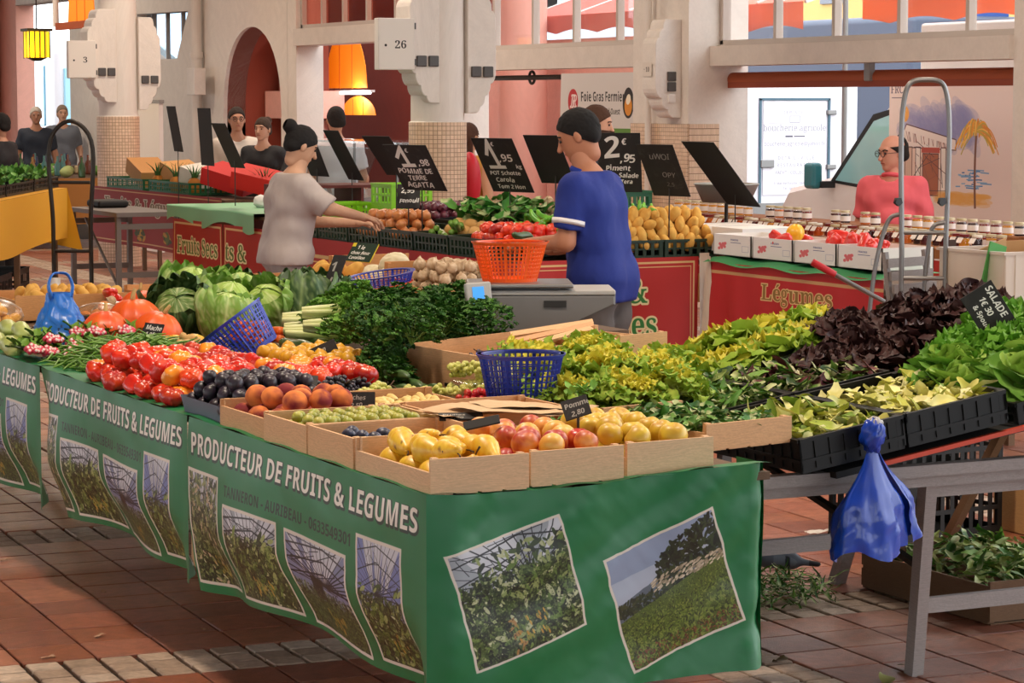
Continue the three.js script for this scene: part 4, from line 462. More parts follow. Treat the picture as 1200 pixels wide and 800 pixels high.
const slateBg = (x, w, h, seed) => { x.fillStyle = '#201e1d'; x.fillRect(0, 0, w, h); const r = rng(seed); for (let i = 0; i < 60; i++) { x.fillStyle = `rgba(200,195,190,${r() * .05})`; x.beginPath(); x.ellipse(r() * w, r() * h, r() * w * .2, r() * h * .05, r() * 3, 0, TAU); x.fill(); } };
// ---------------------------------------------------------------- right wing of the stall: raised crates, grey trestle
const TL = .15;   // slope of the display towards the right
const zr = (p) => .7 + TL * (p - 1.42);
{
  const t = thing('grey_trestle_table', 'weathered grey wooden trestle table under the black salad crates', 'table', [0, 0, 0]);
  const gm = std({ color: '#a39a96', map: again(T.grain, 1.2, 6), roughness: .6, bumpMap: T.speck, bumpScale: .001 });
  mesh('top_rail', box(2.6, .035, .05, 2.36, .672, -.53), gm, t); mesh('top_rail', box(2.6, .035, .05, 2.36, .635, -.56), gm, t);
  mesh('top_rail', box(2.6, .05, .05, 2.36, .62, -1.75), gm, t);
  mesh('leg', bar(v3(1.98, 0, -.66), v3(1.96, .64, -.57), .042, .045), gm, t); mesh('leg', bar(v3(1.3, 0, -1.3), v3(1.3, .61, -1.2), .042, .045), gm, t); mesh('leg', bar(v3(2.62, 0, -2.06), v3(2.6, .61, -1.75), .05, .045), gm, t); mesh('leg', bar(v3(3.2, 0, -2.24), v3(3.16, .61, -1.75), .035, .035), M.woodDark, t); mesh('leg', bar(v3(3.55, 0, -.66), v3(3.5, .64, -.57), .042, .045), gm, t);
  mesh('stretcher', box(1.54, .048, .025, 2.76, .6, -.585), gm, t); mesh('stretcher', box(1.54, .048, .025, 2.77, .225, -.63), gm, t); mesh('stretcher', box(.9, .05, .03, 1.7, .32, -1.28), gm, t);
  mesh('brace', bar(v3(1.99, .34, -.63), v3(1.75, .62, -1.2), .02, .02), M.darkSteel, t);
}
{ const t = thing('display_board', 'sloping board edged in orange red under the black crates', 'board', [1.92, 1.12, zr(1.92) - .035]); t.rotation.z = Math.atan(TL); mesh('panel', box(.94, .02, 1.3, .1, 0, 0), M.blackSoft, t); mesh('red_edge', box(.86, .014, .016, .2, .004, .66), std({ color: '#c8401f', roughness: .5 }), t);
  const u = thing('display_board', 'higher sloping board under the green butterhead lettuces', 'board', [2.76, 1.1, .83]); u.rotation.z = .15; mesh('panel', box(.8, .02, 1.4), M.blackSoft, u); for (const [x, z] of [[-.35, .6], [.35, .6], [-.35, -.6], [.35, -.6]]) mesh('prop', box(.04, .2 + x * .12, .04, x, -.1, z), M.woodDark, u); }
const tiltP = [0, Math.atan(TL)];
function salad(name, label, [p, s, h], [w, l], n, cols, { size = .04, lift = .05, seed = 1, tilt = TL, curl = .5, mat = M.leaf, narrow = .42 } = {}) {
  const r = rng(seed * 131), gs = []; for (let i = 0; i < n; i++) { const x = r.r(-.5, .5) * w, z = r.r(-.5, .5) * l, c = C(r.pick(cols)).multiplyScalar(r.r(.8, 1.2)), c2 = c.clone().lerp(C('#e6e6b0'), .5), L = size * r.r(.7, 1.5), k = r() * 9, cu = curl * r.r(-.4, 1.2); gs.push(grid(4, 7, (u, v) => { const wd = L * narrow * Math.sin(PI * clamp(.08 + v * .88)) * (1 + .22 * Math.sin(v * 13 + k)); return [(u - .5) * 2 * wd, Math.abs(u - .5) * wd * .9 + cu * L * v * v + .1 * L * Math.sin(v * 8 + k), (v - .5) * L * 2]; }, { col: (u, v) => v < .3 ? c2 : c }).rotateX(r.r(-.7, .7)).rotateZ(r.r(-.7, .7)).rotateY(r() * TAU).translate(x, r() * lift + tilt * x + .02 * noise(x * 9, z * 9, seed), z)); }
  const m = solo(name, merge(gs), mat, label, 'salad leaves', null, 'stuff'); m.position.set(p, h, -s); return m;
}
const CG = 'black plastic salad crates on the sloping board';
const blk = (label, p, s, w = .37, l = .58, H = .105) => plasticCrate(label, [p, s, zr(p)], [w, l, H], plast.black, { tilt: tiltP, group: CG, solid: true });
blk('black crate of cut pale endive next to the blue bag', 1.605, .74); blk('black crate of large pale chicory leaves', 1.985, .74); blk('black crate of mixed green rocket leaves behind the pale endive', 1.605, 1.36); blk('black crate of red and green salad mix behind the chicory', 1.985, 1.36);
salad('cut_endive', 'cut pale yellow endive leaves in a black crate', [1.605, .74, zr(1.605) + .045], [.33, .5], 230, ['#c9c46a', '#b2b84a', '#d9d28c', '#96a63c', '#6d8a2c'], { size: .036, seed: 3, lift: .06, curl: .9 });
salad('chicory_leaves', 'large pale yellow chicory leaves in a black crate', [1.985, .74, zr(1.985) + .045], [.33, .5], 210, ['#d6cf7a', '#c6c45c', '#e2dc98', '#b7b94e'], { size: .04, seed: 4, lift: .055, curl: .7 });
salad('rocket_leaves', 'mixed dark green rocket leaves in a black crate', [1.605, 1.36, zr(1.605) + .05], [.33, .52], 420, ['#3f6a22', '#4c7a2a', '#2f5520', '#6a8f3a', '#7a8a4a'], { size: .04, seed: 5, lift: .06, narrow: .25 });
salad('mixed_salad', 'mixed red and green salad leaves in a black crate', [1.985, 1.36, zr(1.985) + .05], [.33, .52], 380, ['#3f6a22', '#4a2226', '#5c2a2c', '#6a8f3a', '#2f4a1e', '#7a9a3c'], { size: .038, seed: 6, lift: .06, narrow: .32 });
// flat black trays under the endives, lamb's lettuce crate
for (const [p, s, w, l, a] of [[1.2, 1.26, .5, .4, 0], [1.42, 1.62, .55, .4, .05], [1.3, 1.95, .55, .3, 0]]) plasticCrate('flat black tray under the curly endives', [p, s, .8], [w, l, .03], plast.black, { turn: a, group: 'flat trays under the endives' });
plasticCrate('dark tray under the yellow batavia lettuces', [2.15, 1.93, .8], [.8, .5, .06], plast.black, { tilt: tiltP });
{ const c = plasticCrate('black crate under the dark red lettuces', [2.5, 1.45, .84], [.7, .55, .08], plast.black, { tilt: [0, .17] }); plasticCrate('black crate under the green butterhead lettuces', [2.54, .78, .84], [.62, .6, .08], plast.black, { tilt: [0, .17] }); plasticCrate('black crate under the oak leaf lettuces', [2.96, 1.1, .9], [.4, .5, .08], plast.black, { tilt: [0, .17] }); }
woodCrate("wooden crate of lamb's lettuce beside the yellow apples", [1.19, .7, .79], [.34, .5], { end: .075, side: .05, mat: 1, turn: .2 });
salad('lambs_lettuce', "dark green lamb's lettuce leaves in a wooden crate", [1.19, .7, .83], [.3, .46], 460, ['#3c6a28', '#4a7a30', '#2c5420', '#5f8f40', '#6f9a48'], { size: .022, seed: 7, lift: .04, tilt: 0, narrow: .5 });
// blue aprons / bag tied to the crate corner
{ const t = thing('blue_bag', 'deep blue plastic bag tied to the black crate corner', 'bag', [1.63, .395, .455]); const mat = phy({ color: '#0f3fae', roughness: .32, side: D2, clearcoat: .3 });
  const sheet = (R, y0, y1, a0, a1, k, o) => grid(30, 26, (u, v) => { const a = lerp(a0, a1, u), sp = smooth(0, .75, v), rr = lerp(.018, R, sp) * (1 + .1 * Math.sin(a * 5 + k) * sp + .07 * Math.sin(a * 11 + v * 6) * sp + .3 * fbm(Math.cos(a) * 2 + k, v * 4, Math.sin(a) * 2) * sp); return [Math.cos(a) * rr * .95 + o * v, lerp(y1, y0, v) + .018 * Math.sin(a * 3 + k) * v, Math.sin(a) * rr * .42]; });
  mesh('main_fold', sheet(.125, .0, .33, .2, PI * 1.62, 1, -.01), mat, t); mesh('tail_fold', sheet(.12, .03, .33, -1.1, .5, 2, .05), mat, t);
  const knot = grid(24, 14, (u, v) => { const b = v * PI, k = .036 * (1 + .35 * noise(Math.cos(u * TAU) * 3, b * 3, Math.sin(u * TAU) * 3)); return [Math.sin(b) * Math.cos(u * TAU) * k, .355 + Math.cos(b) * k * 1.35, Math.sin(b) * Math.sin(u * TAU) * k]; }, { closeU: true }); mesh('knot', knot, mat, t);
  const cp = thing('clear_bag_knot', 'small clear plastic knot above the blue bag', 'bag', [1.64, .4, .84]); mesh('film', fruit((a, b) => .026 * (1 + .25 * noise(Math.cos(a) * 4, b * 4, Math.sin(a) * 4)), { nu: 16, nv: 12 }), phy({ color: '#e9e4dc', roughness: .3, transmission: .6, thickness: 0 }), cp); }
// ---------------------------------------------------------------- below the right wing
{ const c = woodCrate('shallow wooden crate of green trimmings on the floor under the grey table', [2.96, 1.55, 0], [.62, .78], { end: .14, side: .13, two: true, mat: 0 }); for (const m of c.children) m.material = M.woodDark; }
salad('green_trimmings', 'discarded green leaves in the floor crate', [2.96, 1.55, .1], [.52, .66], 320, ['#4a7a2a', '#5f8f3a', '#7fa04a', '#3a6424', '#a3b060'], { size: .045, seed: 8, lift: .09, tilt: 0, narrow: .3 });
salad('fallen_greens', 'heap of discarded dill like greens on the pavers', [2.2, 1.88, .0], [.42, .36], 420, ['#35601f', '#4c7a2c', '#2a4d1a', '#6a8f40'], { size: .035, seed: 9, lift: .1, tilt: 0, narrow: .12 });
for (const [i, [p, s, h, m, lab]] of [[3.5, 2.8, 0, 0, 'black plastic crate stacked on the floor behind the grey table'], [3.5, 2.8, .25, 0, 'black plastic crate on top of the floor stack behind the grey table'], [2.75, 3.55, 0, 0, 'black plastic crate on the floor near the scale table']].entries()) plasticCrate(lab, [p, s, h], [.6, .4, .24], plast.black, { turn: .1 });
{ const c = woodCrate('wooden crate on the floor beyond the black crate stack', [4.15, 2.6, 0], [.5, .4], { end: .24, side: .22, mat: 1 }); for (const m of c.children) m.material = M.wood3; }
{ const t = solo('plastic_scrap', grid(10, 6, (u, v) => [(u - .5) * .12, .012 + .012 * noise(u * 4, v * 4), (v - .5) * .05]), std({ color: '#ded6cc', roughness: .5, side: D2 }), 'crumpled white scrap lying on the pavers', 'scrap'); t.position.set(3.16, 0.002, -3.0); }
for (const [p, s, c] of [[2.42, .62, '#8aa03c'], [2.0, .72, '#7a7a3a'], [1.7, 1.0, '#6c5a34'], [1.85, .62, '#8d8a4a'], [1.62, .52, '#a0a860']]) { const l = solo('fallen_leaf', grid(4, 6, (u, v) => [(u - .5) * .05 * Math.sin(PI * clamp(.1 + v * .85)), .008 + .012 * Math.sin(v * 4 + p * 9) * u, (v - .5) * .08]), std({ color: c, roughness: .7, side: D2 }), 'small leaf fallen on the pavers near the grey table', 'leaf', 'fallen leaves on the pavers'); l.position.set(p, .003, -s); l.rotation.y = p * 5; }
for (const [p, s, a] of [[-.05, 3.9, .3], [.1, 3.1, 1.2], [-.15, 2.35, .6], [.2, 2.3, 2], [-.4, 2.1, .2]]) { const l = solo('paper_scrap', grid(4, 3, (u, v) => [(u - .5) * .05, .004 + .008 * noise(u * 5, v * 5, p), (v - .5) * .018]), std({ color: '#b08a70', roughness: .8, side: D2 }), 'tiny torn paper scrap on the aisle pavers', 'scrap', 'paper scraps on the aisle'); l.position.set(p, .002, -s); l.rotation.y = a; }
woodCrate('small wooden crate on the floor below the middle green banner', [.72, 3.3, 0], [.3, .34], { end: .12, side: .1, mat: 1 });
// pigeon
{ const t = thing('pigeon', 'dark grey pigeon pecking on the pavers behind the green banner', 'pigeon', [2.4, 2.12, 0], 0); t.rotation.y = 2.5; t.scale.setScalar(.72);
  const cap = (px, py, pz, a, b, ra, rb) => { const ax = b[0] - a[0], ay = b[1] - a[1], az = b[2] - a[2], q = clamp(((px - a[0]) * ax + (py - a[1]) * ay + (pz - a[2]) * az) / (ax * ax + ay * ay + az * az)); return Math.hypot(px - a[0] - ax * q, py - a[1] - ay * q, pz - a[2] - az * q) - lerp(ra, rb, q); };
  const smin = (a, b, k) => { const h = clamp(.5 + .5 * (b - a) / k); return lerp(b, a, h) - k * h * (1 - h); };
  const sdf = (x, y, z) => { let d = cap(x, y, z, [-.07, .13, 0], [.06, .15, 0], .045, .06); d = smin(d, cap(x, y, z, [.08, .16, 0], [.125, .2, 0], .04, .026), .03); d = smin(d, cap(x, y, z, [.13, .215, 0], [.14, .215, 0], .024, .021), .015); d = smin(d, cap(x, y * 1.5 - .065, z, [-.08, .13, 0], [-.2, .11, 0], .03, .02), .03); return d; };
  const g = paintBy(surfaceNets(sdf, [-.25, .04, -.09], [.2, .27, .09], .006), (x, y, z) => x > .09 && x < .13 ? C('#3d5a50') : x < -.16 ? C('#26282c') : Math.abs(z) > .04 && x < .02 ? (Math.abs(x + .05) < .012 ? C('#22242a') : C('#6a6f78')) : C('#555a63')); mesh('body', g, std({ vertexColors: true, roughness: .75 }), t);
  mesh('beak', xf(new THREE.ConeGeometry(.008, .03, 8), { r: [0, 0, -PI / 2 - .3], t: [.172, .208, 0] }), M.socket, t); for (const k of [-1, 1]) { mesh('eye', new THREE.SphereGeometry(.004, 8, 6).translate(.143, .22, k * .02), std({ color: '#c4561c', roughness: .3 }), t); const leg = mesh('leg', tube([v3(.01, .1, k * .025), v3(.0, .04, k * .025), v3(.008, .006, k * .025)], .0045, 6), std({ color: '#b4564c', roughness: .6 }), t); for (const a of [-.5, 0, .5, PI]) mesh('toe', tube([v3(.008, .006, k * .025), v3(.008 + Math.cos(a) * .03, .004, k * .025 + Math.sin(a) * .03)], .003, 5), leg.material, leg); } }
// ---------------------------------------------------------------- baskets, scale, the big open crate
basket('plastic_basket', 'upright deep blue slotted plastic basket among the fruit crates', [.95, 1.37, .825], { top: [.135, .13], bot: [.1, .095], H: .175, color: '#152a92' });
basket('plastic_basket', 'tipped deep blue plastic basket leaning over the tomatoes', [.7, 3.1, .855], { top: [.135, .13], bot: [.1, .1], H: .16, color: '#1a33ad', rot: [-.5, .35, .42] });
basket('plastic_basket', 'blue plastic basket nested in an orange one by the garlic', [1.8, 4.42, .955], { top: [.145, .14], bot: [.11, .105], H: .09, color: '#1c32a0', rot: [.0, 0, .14] });
basket('plastic_basket', 'orange plastic basket under the nested blue one', [1.8, 4.42, .9], { top: [.14, .135], bot: [.1, .1], H: .1, color: '#d8501a', rot: [0, 0, .14] });
solo('wooden_box', box(.3, .11, .3, 1.8, .845, -4.42), M.woodDark, 'plain wooden box under the nested baskets', 'box');
{ const c = woodCrate('large open wooden crate of garlic strings and black grapes behind the blue basket', [1.31, 2.16, .82], [.58, .5], { end: .13, side: .13, mat: 1, turn: .1, tilt: [.0, .05] }); }
{ const c = woodCrate('wooden crate with a white wrapped bag next to the weighing scale', [1.66, 2.1, .86], [.24, .36], { end: .12, side: .1, mat: 1, turn: .3 }); const w = solo('wrapped_bag', fruit((a, b) => .07 * (1 + .12 * noise(Math.cos(a) * 3, b * 3, Math.sin(a) * 3)), { nu: 18, nv: 12, sy: .5, sz: 1.6 }), std({ color: '#d9cdbb', roughness: .6 }), 'white wrapped bag in the crate by the scale', 'bag'); w.position.set(1.64, .93, -2.1); }
for (let i = 0; i < 6; i++) { const o = solo('wood_strip', box(.3, .008, .03), i % 2 ? M.wood : M.wood2, 'loose wooden crate strip lying in the open crate', 'wood strip', 'loose strips in the open crate'); o.position.set(1.4 + i * .02, .93 + .012 * i, -2.12 - (i % 3) * .05); o.rotation.set(.1 * i, .5 - .15 * i, .06 * i); }
grapeBunch('grape_bunch', '#1c1420', '#3a2640', 'bunch of black grapes in the large open crate', 'black grapes in the open crate', [[1.3, 2.1, .87], [1.22, 2.2, .87], [1.4, 2.2, .87], [1.16, 2.08, .87]], M.vcWax);
{ // weighing scale
  const t = thing('weighing_scale', 'grey electronic weighing scale with a blue lit display', 'scale', [1.75, 2.85, .82], 0); t.rotation.y = -.42;
  const body = std({ color: '#6f6d6c', roughness: .45 }), pale = std({ color: '#a9a6a2', roughness: .4 });
  mesh('stand', rbox(.42, .12, .26, .01, -.03, .06, 0), std({ color: '#4b4a4a', roughness: .6 }), t);
  mesh('body', extrude([[-.24, .1], [.14, .1], [.17, .15], [.3, .21], [.3, .25], [-.24, .25]], .28, .008).translate(0, 0, -.14), body, t);
  mesh('top_cover', rbox(.54, .02, .3, .006, .03, .257, 0), pale, t); mesh('platter', rbox(.4, .016, .32, .006, -.06, .283, 0), M.steel, t); mesh('platter_pad', rbox(.3, .012, .2, .004, -.06, .27, 0), body, t);
  const d = mesh('display_head', rbox(.1, .12, .035, .008), pale, t); d.position.set(-.22, .24, .175); d.rotation.set(-.2, .25, .1); mesh('screen', box(.045, .075, .003, -.004, .004, .0185), std({ color: '#3f8fd8', emissive: '#4aa0f0', emissiveIntensity: .55, roughness: .3 }), d); mesh('neck', rbox(.035, .09, .03, .004, -.22, .15, .165), pale, t);
  mesh('maker_plate', box(.085, .026, .003, .07, .215, .1505), std({ map: canvasTex(128, 40, (x, w, h) => { x.fillStyle = '#201f1d'; x.fillRect(0, 0, w, h); x.fillStyle = '#d8b43a'; x.font = 'italic bold 18px sans-serif'; x.fillText('PR-MAC 000', 8, 18); x.font = '11px sans-serif'; x.fillText('BAL. 4-15.17', 12, 33); }), roughness: .5 }), t);
}
basket('plastic_basket', 'bright orange slotted plastic basket standing on the weighing scale', [1.67, 2.9, 1.109], { top: [.142, .132], bot: [.1, .093], H: .155, color: '#ee5a0c', ribs: 44, rings: 10 });
// strawberry punnet, paper bags, stray greens
{ const t = thing('strawberry_punnet', 'clear punnet of red berries against the blue basket', 'punnet', [.86, 1.52, .83]); mesh('berries', merge(pile([0, 0, 0], [.1, .1], .013, 2, {}).map((q) => new THREE.SphereGeometry(.013, 8, 6).translate(q[0], q[2], q[1]))), std({ color: '#c81a20', roughness: .35 }), t).userData.kind = 'stuff'; mesh('tub', rbox(.12, .07, .12, .01, 0, .036, 0), phy({ color: '#ffffff', roughness: .08, transmission: 1, thickness: 0, side: D2 }), t); }
for (const [i, [p, s, h, w, l, a]] of [[.56, .93, .884, .24, .2, .3], [.72, .92, .888, .26, .18, -.1], [.64, .84, .893, .3, .2, .1], [.48, .86, .888, .2, .12, .5], [.8, .82, .886, .2, .14, .2]].entries()) { const o = solo('paper_bag', grid(12, 8, (u, v) => [(u - .5) * w, .004 + .006 * fbm(u * 5, v * 5, i) + .01 * Math.sin(u * 3 + i), (v - .5) * l]), M.paper, 'flat folded brown paper bag lying across the crates', 'paper bag', 'flat paper bags across the crates'); o.position.set(p, h, -s); o.rotation.y = a; }
{ const sp = tube(curve([v3(.74, .87, -.6), v3(.8, .88, -.72), v3(.86, .9, -.8), v3(.9, .92, -.9)], 8), .004, 6, () => C('#9fb85c')); solo('celery_sprig', merge([sp, leafCluster(rng(31), 26, .05, .02, ['#5f8f30', '#7aa845']).translate(.92, .91, -.92), leafCluster(rng(33), 40, .07, .014, ['#4f7f2c', '#6a9440']).translate(.72, .85, -.58)]), M.leaf, 'leafy green sprig lying behind the nectarines', 'sprig'); }
// flat green mesh tray beside the basket
plasticCrate('flat green mesh tray beside the blue basket', [1.15, 1.22, .8], [.36, .22, .035], plast.green, { turn: -.1 });
// ---------------------------------------------------------------- crates on the inner table
const R2 = rng(606);
{ // garlic, potatoes, cauliflower in wooden crates
  const G = 'wooden crates on the inner table';
  woodCrate('wooden crate heaped with garlic bulbs beside the orange basket', [2.45, 5.15, .81], [.4, .62], { end: .17, side: .12, mat: 3, two: true, tilt: [.12, 0] });
  for (const q of pile([2.45, 5.15, .84], [.36, .56], .033, 4, { jit: .4, dome: .6 })) item('garlic_bulb', GEO.garlic, M.vcMatte, 'papery garlic bulb in the tilted wooden crate', 'garlic', 'garlic bulbs in the wooden crate', q);
  woodCrate('wooden crate of cauliflowers behind the garlic', [2.55, 6.0, .81], [.45, .7], { end: .15, side: .11, mat: 3, tilt: [.12, 0] });
  for (const q of [[2.45, 5.85, .9], [2.62, 5.95, .9], [2.48, 6.08, .9], [2.64, 6.18, .9], [2.54, 5.98, .97]]) item('cauliflower', GEO.cauli, M.vcMatte, 'creamy white cauliflower in the wooden crate', 'cauliflower', 'cauliflowers in the wooden crate', q);
  woodCrate('wooden crate of bagged potatoes near the person in grey', [2.05, 5.72, .81], [.5, .66], { end: .13, side: .1, mat: 3 });
  for (const q of pile([2.05, 5.7, .83], [.44, .6], .034, 2, { jit: .4 })) item('potato', GEO.potato, M.vcMatte, 'yellow potato in the crate near the person in grey', 'potato', 'potatoes in the front crate', q);
  for (const q of pile([2.06, 5.66, .885], [.26, .3], .036, 2, { jit: .4 })) item('potato', GEO.potato, M.vcMatte, 'large yellow potato heaped on top of the potato crate', 'potato', 'potatoes on top of the front crate', q, { scale: 1.15 });
  woodCrate('low wooden crate of red shallots below the slate sign', [1.72, 5.02, .81], [.42, .5], { end: .12, side: .1, mat: 3 });
  for (const q of pile([1.72, 5.02, .83], [.36, .44], .03, 2, { jit: .4 })) item('shallot', GEO.redOnion, M.vcWax, 'small red shallot in the low wooden crate', 'shallot', 'shallots in the low crate', q, { scale: .85 });
  woodCrate('wooden crate at the far end beyond the cabbages', [1.3, 5.6, .8], [.45, .5], { end: .12, side: .1, mat: 3 });
  woodCrate('wooden crate behind the clear potato bag', [.75, 5.7, .8], [.6, .4], { end: .11, side: .09, mat: 3 });
  for (const q of pile([.75, 5.7, .82], [.5, .34], .033, 2, { jit: .4 })) item('potato', GEO.potato, M.vcMatte, 'yellow potato in the crate beyond the aubergines', 'potato', 'potatoes in the back crate', q);
  woodCrate('low wooden crate behind the garlic crate', [2.6, 5.45, .81], [.3, .1], { end: .2, side: .16, mat: 3 });
  solo('orange_board', box(.55, .012, .4, 2.2, .87, -4.45), std({ color: '#d8582a', roughness: .5 }), 'orange plastic board under the garlic crate', 'board');
  solo('wooden_plinth', box(.5, .055, .36, 2.2, .836, -4.45), M.woodDark, 'dark wooden plinth under the orange board', 'plinth');
}
// ---------------------------------------------------------------- second counter with red cloth
const redCloth = canvasTex(1024, 512, (x, w, h) => { x.fillStyle = '#b3231f'; x.fillRect(0, 0, w, h); x.strokeStyle = '#d9b77c'; x.lineWidth = 9; x.strokeRect(26, 22, w - 52, h - 44); x.lineWidth = 4; x.strokeRect(44, 40, w - 88, h - 80); x.lineJoin = 'round'; for (const [t, y, px] of [['Fruits &', 190, 150], ['Légumes', 330, 150]]) { x.font = 'bold 140px serif'; x.lineWidth = 18; x.strokeStyle = '#e6d8a8'; x.strokeText(t, px, y); x.fillStyle = '#2f7a36'; x.fillText(t, px, y); } const r = rng(8); for (let i = 0; i < 26; i++) { x.fillStyle = r.pick(['#2f6b2c', '#4d8a3a', '#e0a33a', '#3a1a30']); x.beginPath(); x.ellipse(r() * 400 + 500, 440 + r() * 30, 26, 14, r() * 3, 0, TAU); x.fill(); } });
const stripeCloth = canvasTex(512, 256, (x, w, h) => { x.fillStyle = '#a9231f'; x.fillRect(0, 0, w, h); x.fillStyle = '#d9b77c'; x.fillRect(0, 40, w, 9); x.fillRect(0, 56, w, 4); x.fillRect(0, h - 40, w, 8); });
function drape(name, label, A, B, z0, z1, mat, { out = [0, 0], amp = .02, fr = 9, seed = 1, nu = 40, nv = 12, bot, group, cat = 'cloth' } = {}) {   // hanging cloth from A to B (p, s), top z0 to bottom z1
  const dx = B[0] - A[0], ds = B[1] - A[1], L = Math.hypot(dx, ds), nx = ds / L, ns = -dx / L; const g = grid(nu, nv, (u, v) => { const o = amp * (Math.sin(u * fr + seed) * v + .5 * fbm(u * 5, v * 3, seed) * v); return [A[0] + dx * u + nx * o + out[0] * v, lerp(z0, bot ? bot(u, z1) : z1, v), -(A[1] + ds * u + ns * o + out[1] * v)]; });
  g.attributes.uv.array.forEach((_, i, a) => { if (i % 2) a[i] = 1 - a[i]; }); return solo(name, g, mat, label, cat, group);
}
const clothM = (map) => std({ map, roughness: .62, side: D2 }), redPlain = std({ color: '#ad231f', roughness: .62, side: D2 });
trestle('trestle_table', 'second counter table of onions and peppers behind the vendors', 3.74, 5.0, 6.98, 10.6, .87, stallBoard, M.woodDark);
drape('red_cloth', 'red cloth with pale stripes below the black onion crates', [3.72, 10.6], [3.72, 6.96], .89, .2, clothM(stripeCloth));
drape('red_cloth', 'red cloth lettered in green beside the person in blue', [3.72, 6.95], [4.9, 6.95], .9, .2, clothM(redCloth), { amp: .03 });
drape('white_lining', 'white lining turned out at the edge of the red cloth', [4.9, 6.94], [4.96, 6.93], .92, .2, std({ color: '#d8c8b8', roughness: .7, side: D2 }), { amp: .02, nu: 8 });
const K2 = 'black crates along the second counter';
[[10.3, 'black crate by the hand of the person in grey'], [9.78, 'black crate left of the yellow onions'], [9.26, 'black crate of yellow onions'], [8.74, 'black crate right of the yellow onions'], [8.22, 'black crate of pale leeks and butternuts'], [7.7, 'black crate of red packed tomatoes']].forEach(([s, l]) => plasticCrate(l, [3.98, s, .88], [.42, .5, .13], plast.dkgreen, { group: K2, tilt: [0, .05] }));
[[9.5, 'black crate of red onions behind the yellow ones'], [8.9, 'black crate of garlic and greens on the second row'], [8.3, 'black crate of leafy greens on the second row'], [7.7, 'black crate of long green peppers']].forEach(([s, l]) => plasticCrate(l, [4.5, s, .93], [.5, .55, .13], plast.black, { group: 'black crates on the second row', tilt: [0, .08] }));
for (const q of pile([3.98, 9.2, .93], [.36, .62], .036, 3, { jit: .35, dome: .7 })) item('onion', GEO.onion, M.vcWax, 'yellow onion in the crate on the second counter', 'onion', 'yellow onions on the second counter', q);
for (const q of pile([4.45, 9.5, 1.02], [.42, .6], .034, 2, { jit: .35 })) item('red_onion', GEO.redOnion, M.vcWax, 'dark red onion behind the yellow onions', 'onion', 'red onions on the second counter', q);
for (const q of pile([4.45, 8.55, 1.03], [.3, .35], .032, 3, { jit: .4 })) item('garlic_bulb', GEO.garlic, M.vcMatte, 'garlic bulb behind the leafy greens on the second counter', 'garlic', 'garlic on the second counter', q);
for (const q of pile([4.6, 8.1, 1.05], [.3, .4], .034, 3, { jit: .4 })) item('garlic_bulb', GEO.garlic, M.vcMatte, 'garlic bulb below the second price board', 'garlic', 'garlic below the price board', q);
{ const bt = tube(curve([v3(0, -.1, 0), v3(0, -.03, 0), v3(0, .04, 0), v3(0, .11, 0)], 9), (t) => .03 + .016 * smooth(.5, .9, 1 - t), 12, () => C('#d3a35f')); for (let i = 0; i < 6; i++) item('butternut_squash', bt, M.vcMatte, 'tan butternut squash lying behind the leeks', 'squash', 'butternuts on the second counter', [4.0 + (i % 2) * .09, 8.0 + i * .08, 1.0 + (i % 2) * .03], { rot: [PI / 2, 1.3 + R2.r(-.2, .2), 0] });
  for (let i = 0; i < 12; i++) item('leek', GEO.leek || (GEO.leek = tube(curve([v3(0, -.12, 0), v3(0, 0, .004), v3(.006, .14, 0)], 7), (t) => .014 + .006 * t, 8, (t) => mixc('#e3e6b8', '#6f9a3a', t))), M.vcWax, 'short pale green leek in the front black crate', 'leek', 'leeks on the second counter', [3.93 + R2.r(-.1, .1), 8.32 + R2.r(-.16, .16), .97 + i * .006], { rot: [PI / 2 - .4, R2() * 1, .6] });
  for (const q of pile([4.05, 7.55, .96], [.4, .66], .036, 2, { jit: .4 })) item('tomato', GEO.tomato, M.vcGloss, 'red tomato in the film covered trays of the second counter', 'tomato', 'red tomatoes on the second counter', q);
  const chil = [0, 1, 2].map((k) => tube(curve([v3(0, -.08, 0), v3(.01 * k, -.03, .01), v3(.008, .03, -.006), v3(-.006, .085, 0)], 8), (t) => .004 + .017 * Math.sin(PI * clamp(.12 + t * .72)), 9, (t) => mixc('#4f9a26', '#7cc23c', .5 + .5 * Math.sin(t * 9 + k)))); for (let i = 0; i < 90; i++) { const u = R2.r(-1, 1), w = R2.r(-1, 1); if (u * u + w * w > 1) continue; item('green_pepper', chil, M.vcGloss, 'long glossy green pepper heaped below the price boards', 'pepper', 'long green peppers on the second counter', [4.42 + u * .36, 7.55 + w * .55, 1.02 + .17 * (1 - u * u - w * w) * R2.r(.6, 1.1)], { rot: [PI / 2 + R2.r(-.5, .5), R2() * TAU, R2.r(-.4, .4)] }); }
  plasticCrate('black crate of small green peppers behind the potatoes', [4.72, 7.45, .93], [.5, .36, .12], plast.black, {});
  for (let i = 0; i < 34; i++) item('small_green_pepper', chil, M.vcGloss, 'small dark green pepper heaped behind the potatoes', 'pepper', 'small green peppers behind the potatoes', [4.62 + R2.r(-.18, .22), 7.3 + R2.r(-.18, .2), 1.06 + R2.r(0, .12)], { rot: [R2() * 3, R2() * TAU, R2()], scale: .7 });
}
salad('leafy_greens', 'leafy dark greens in a crate behind the first price board', [4.35, 8.35, 1.07], [.5, .7], 200, ['#2f6a24', '#3f7a2c', '#54903a'], { size: .06, seed: 21, tilt: .05, lift: .1 });
for (const [p, l] of [[4.5, 'dark green crate of yellow potatoes at the counter corner'], [4.86, 'dark green crate of long potatoes beside the white cartons']]) plasticCrate(l, [p, 7.12, .89], [.35, .3, .11], plast.dkgreen, { group: 'green potato crates at the counter end' });
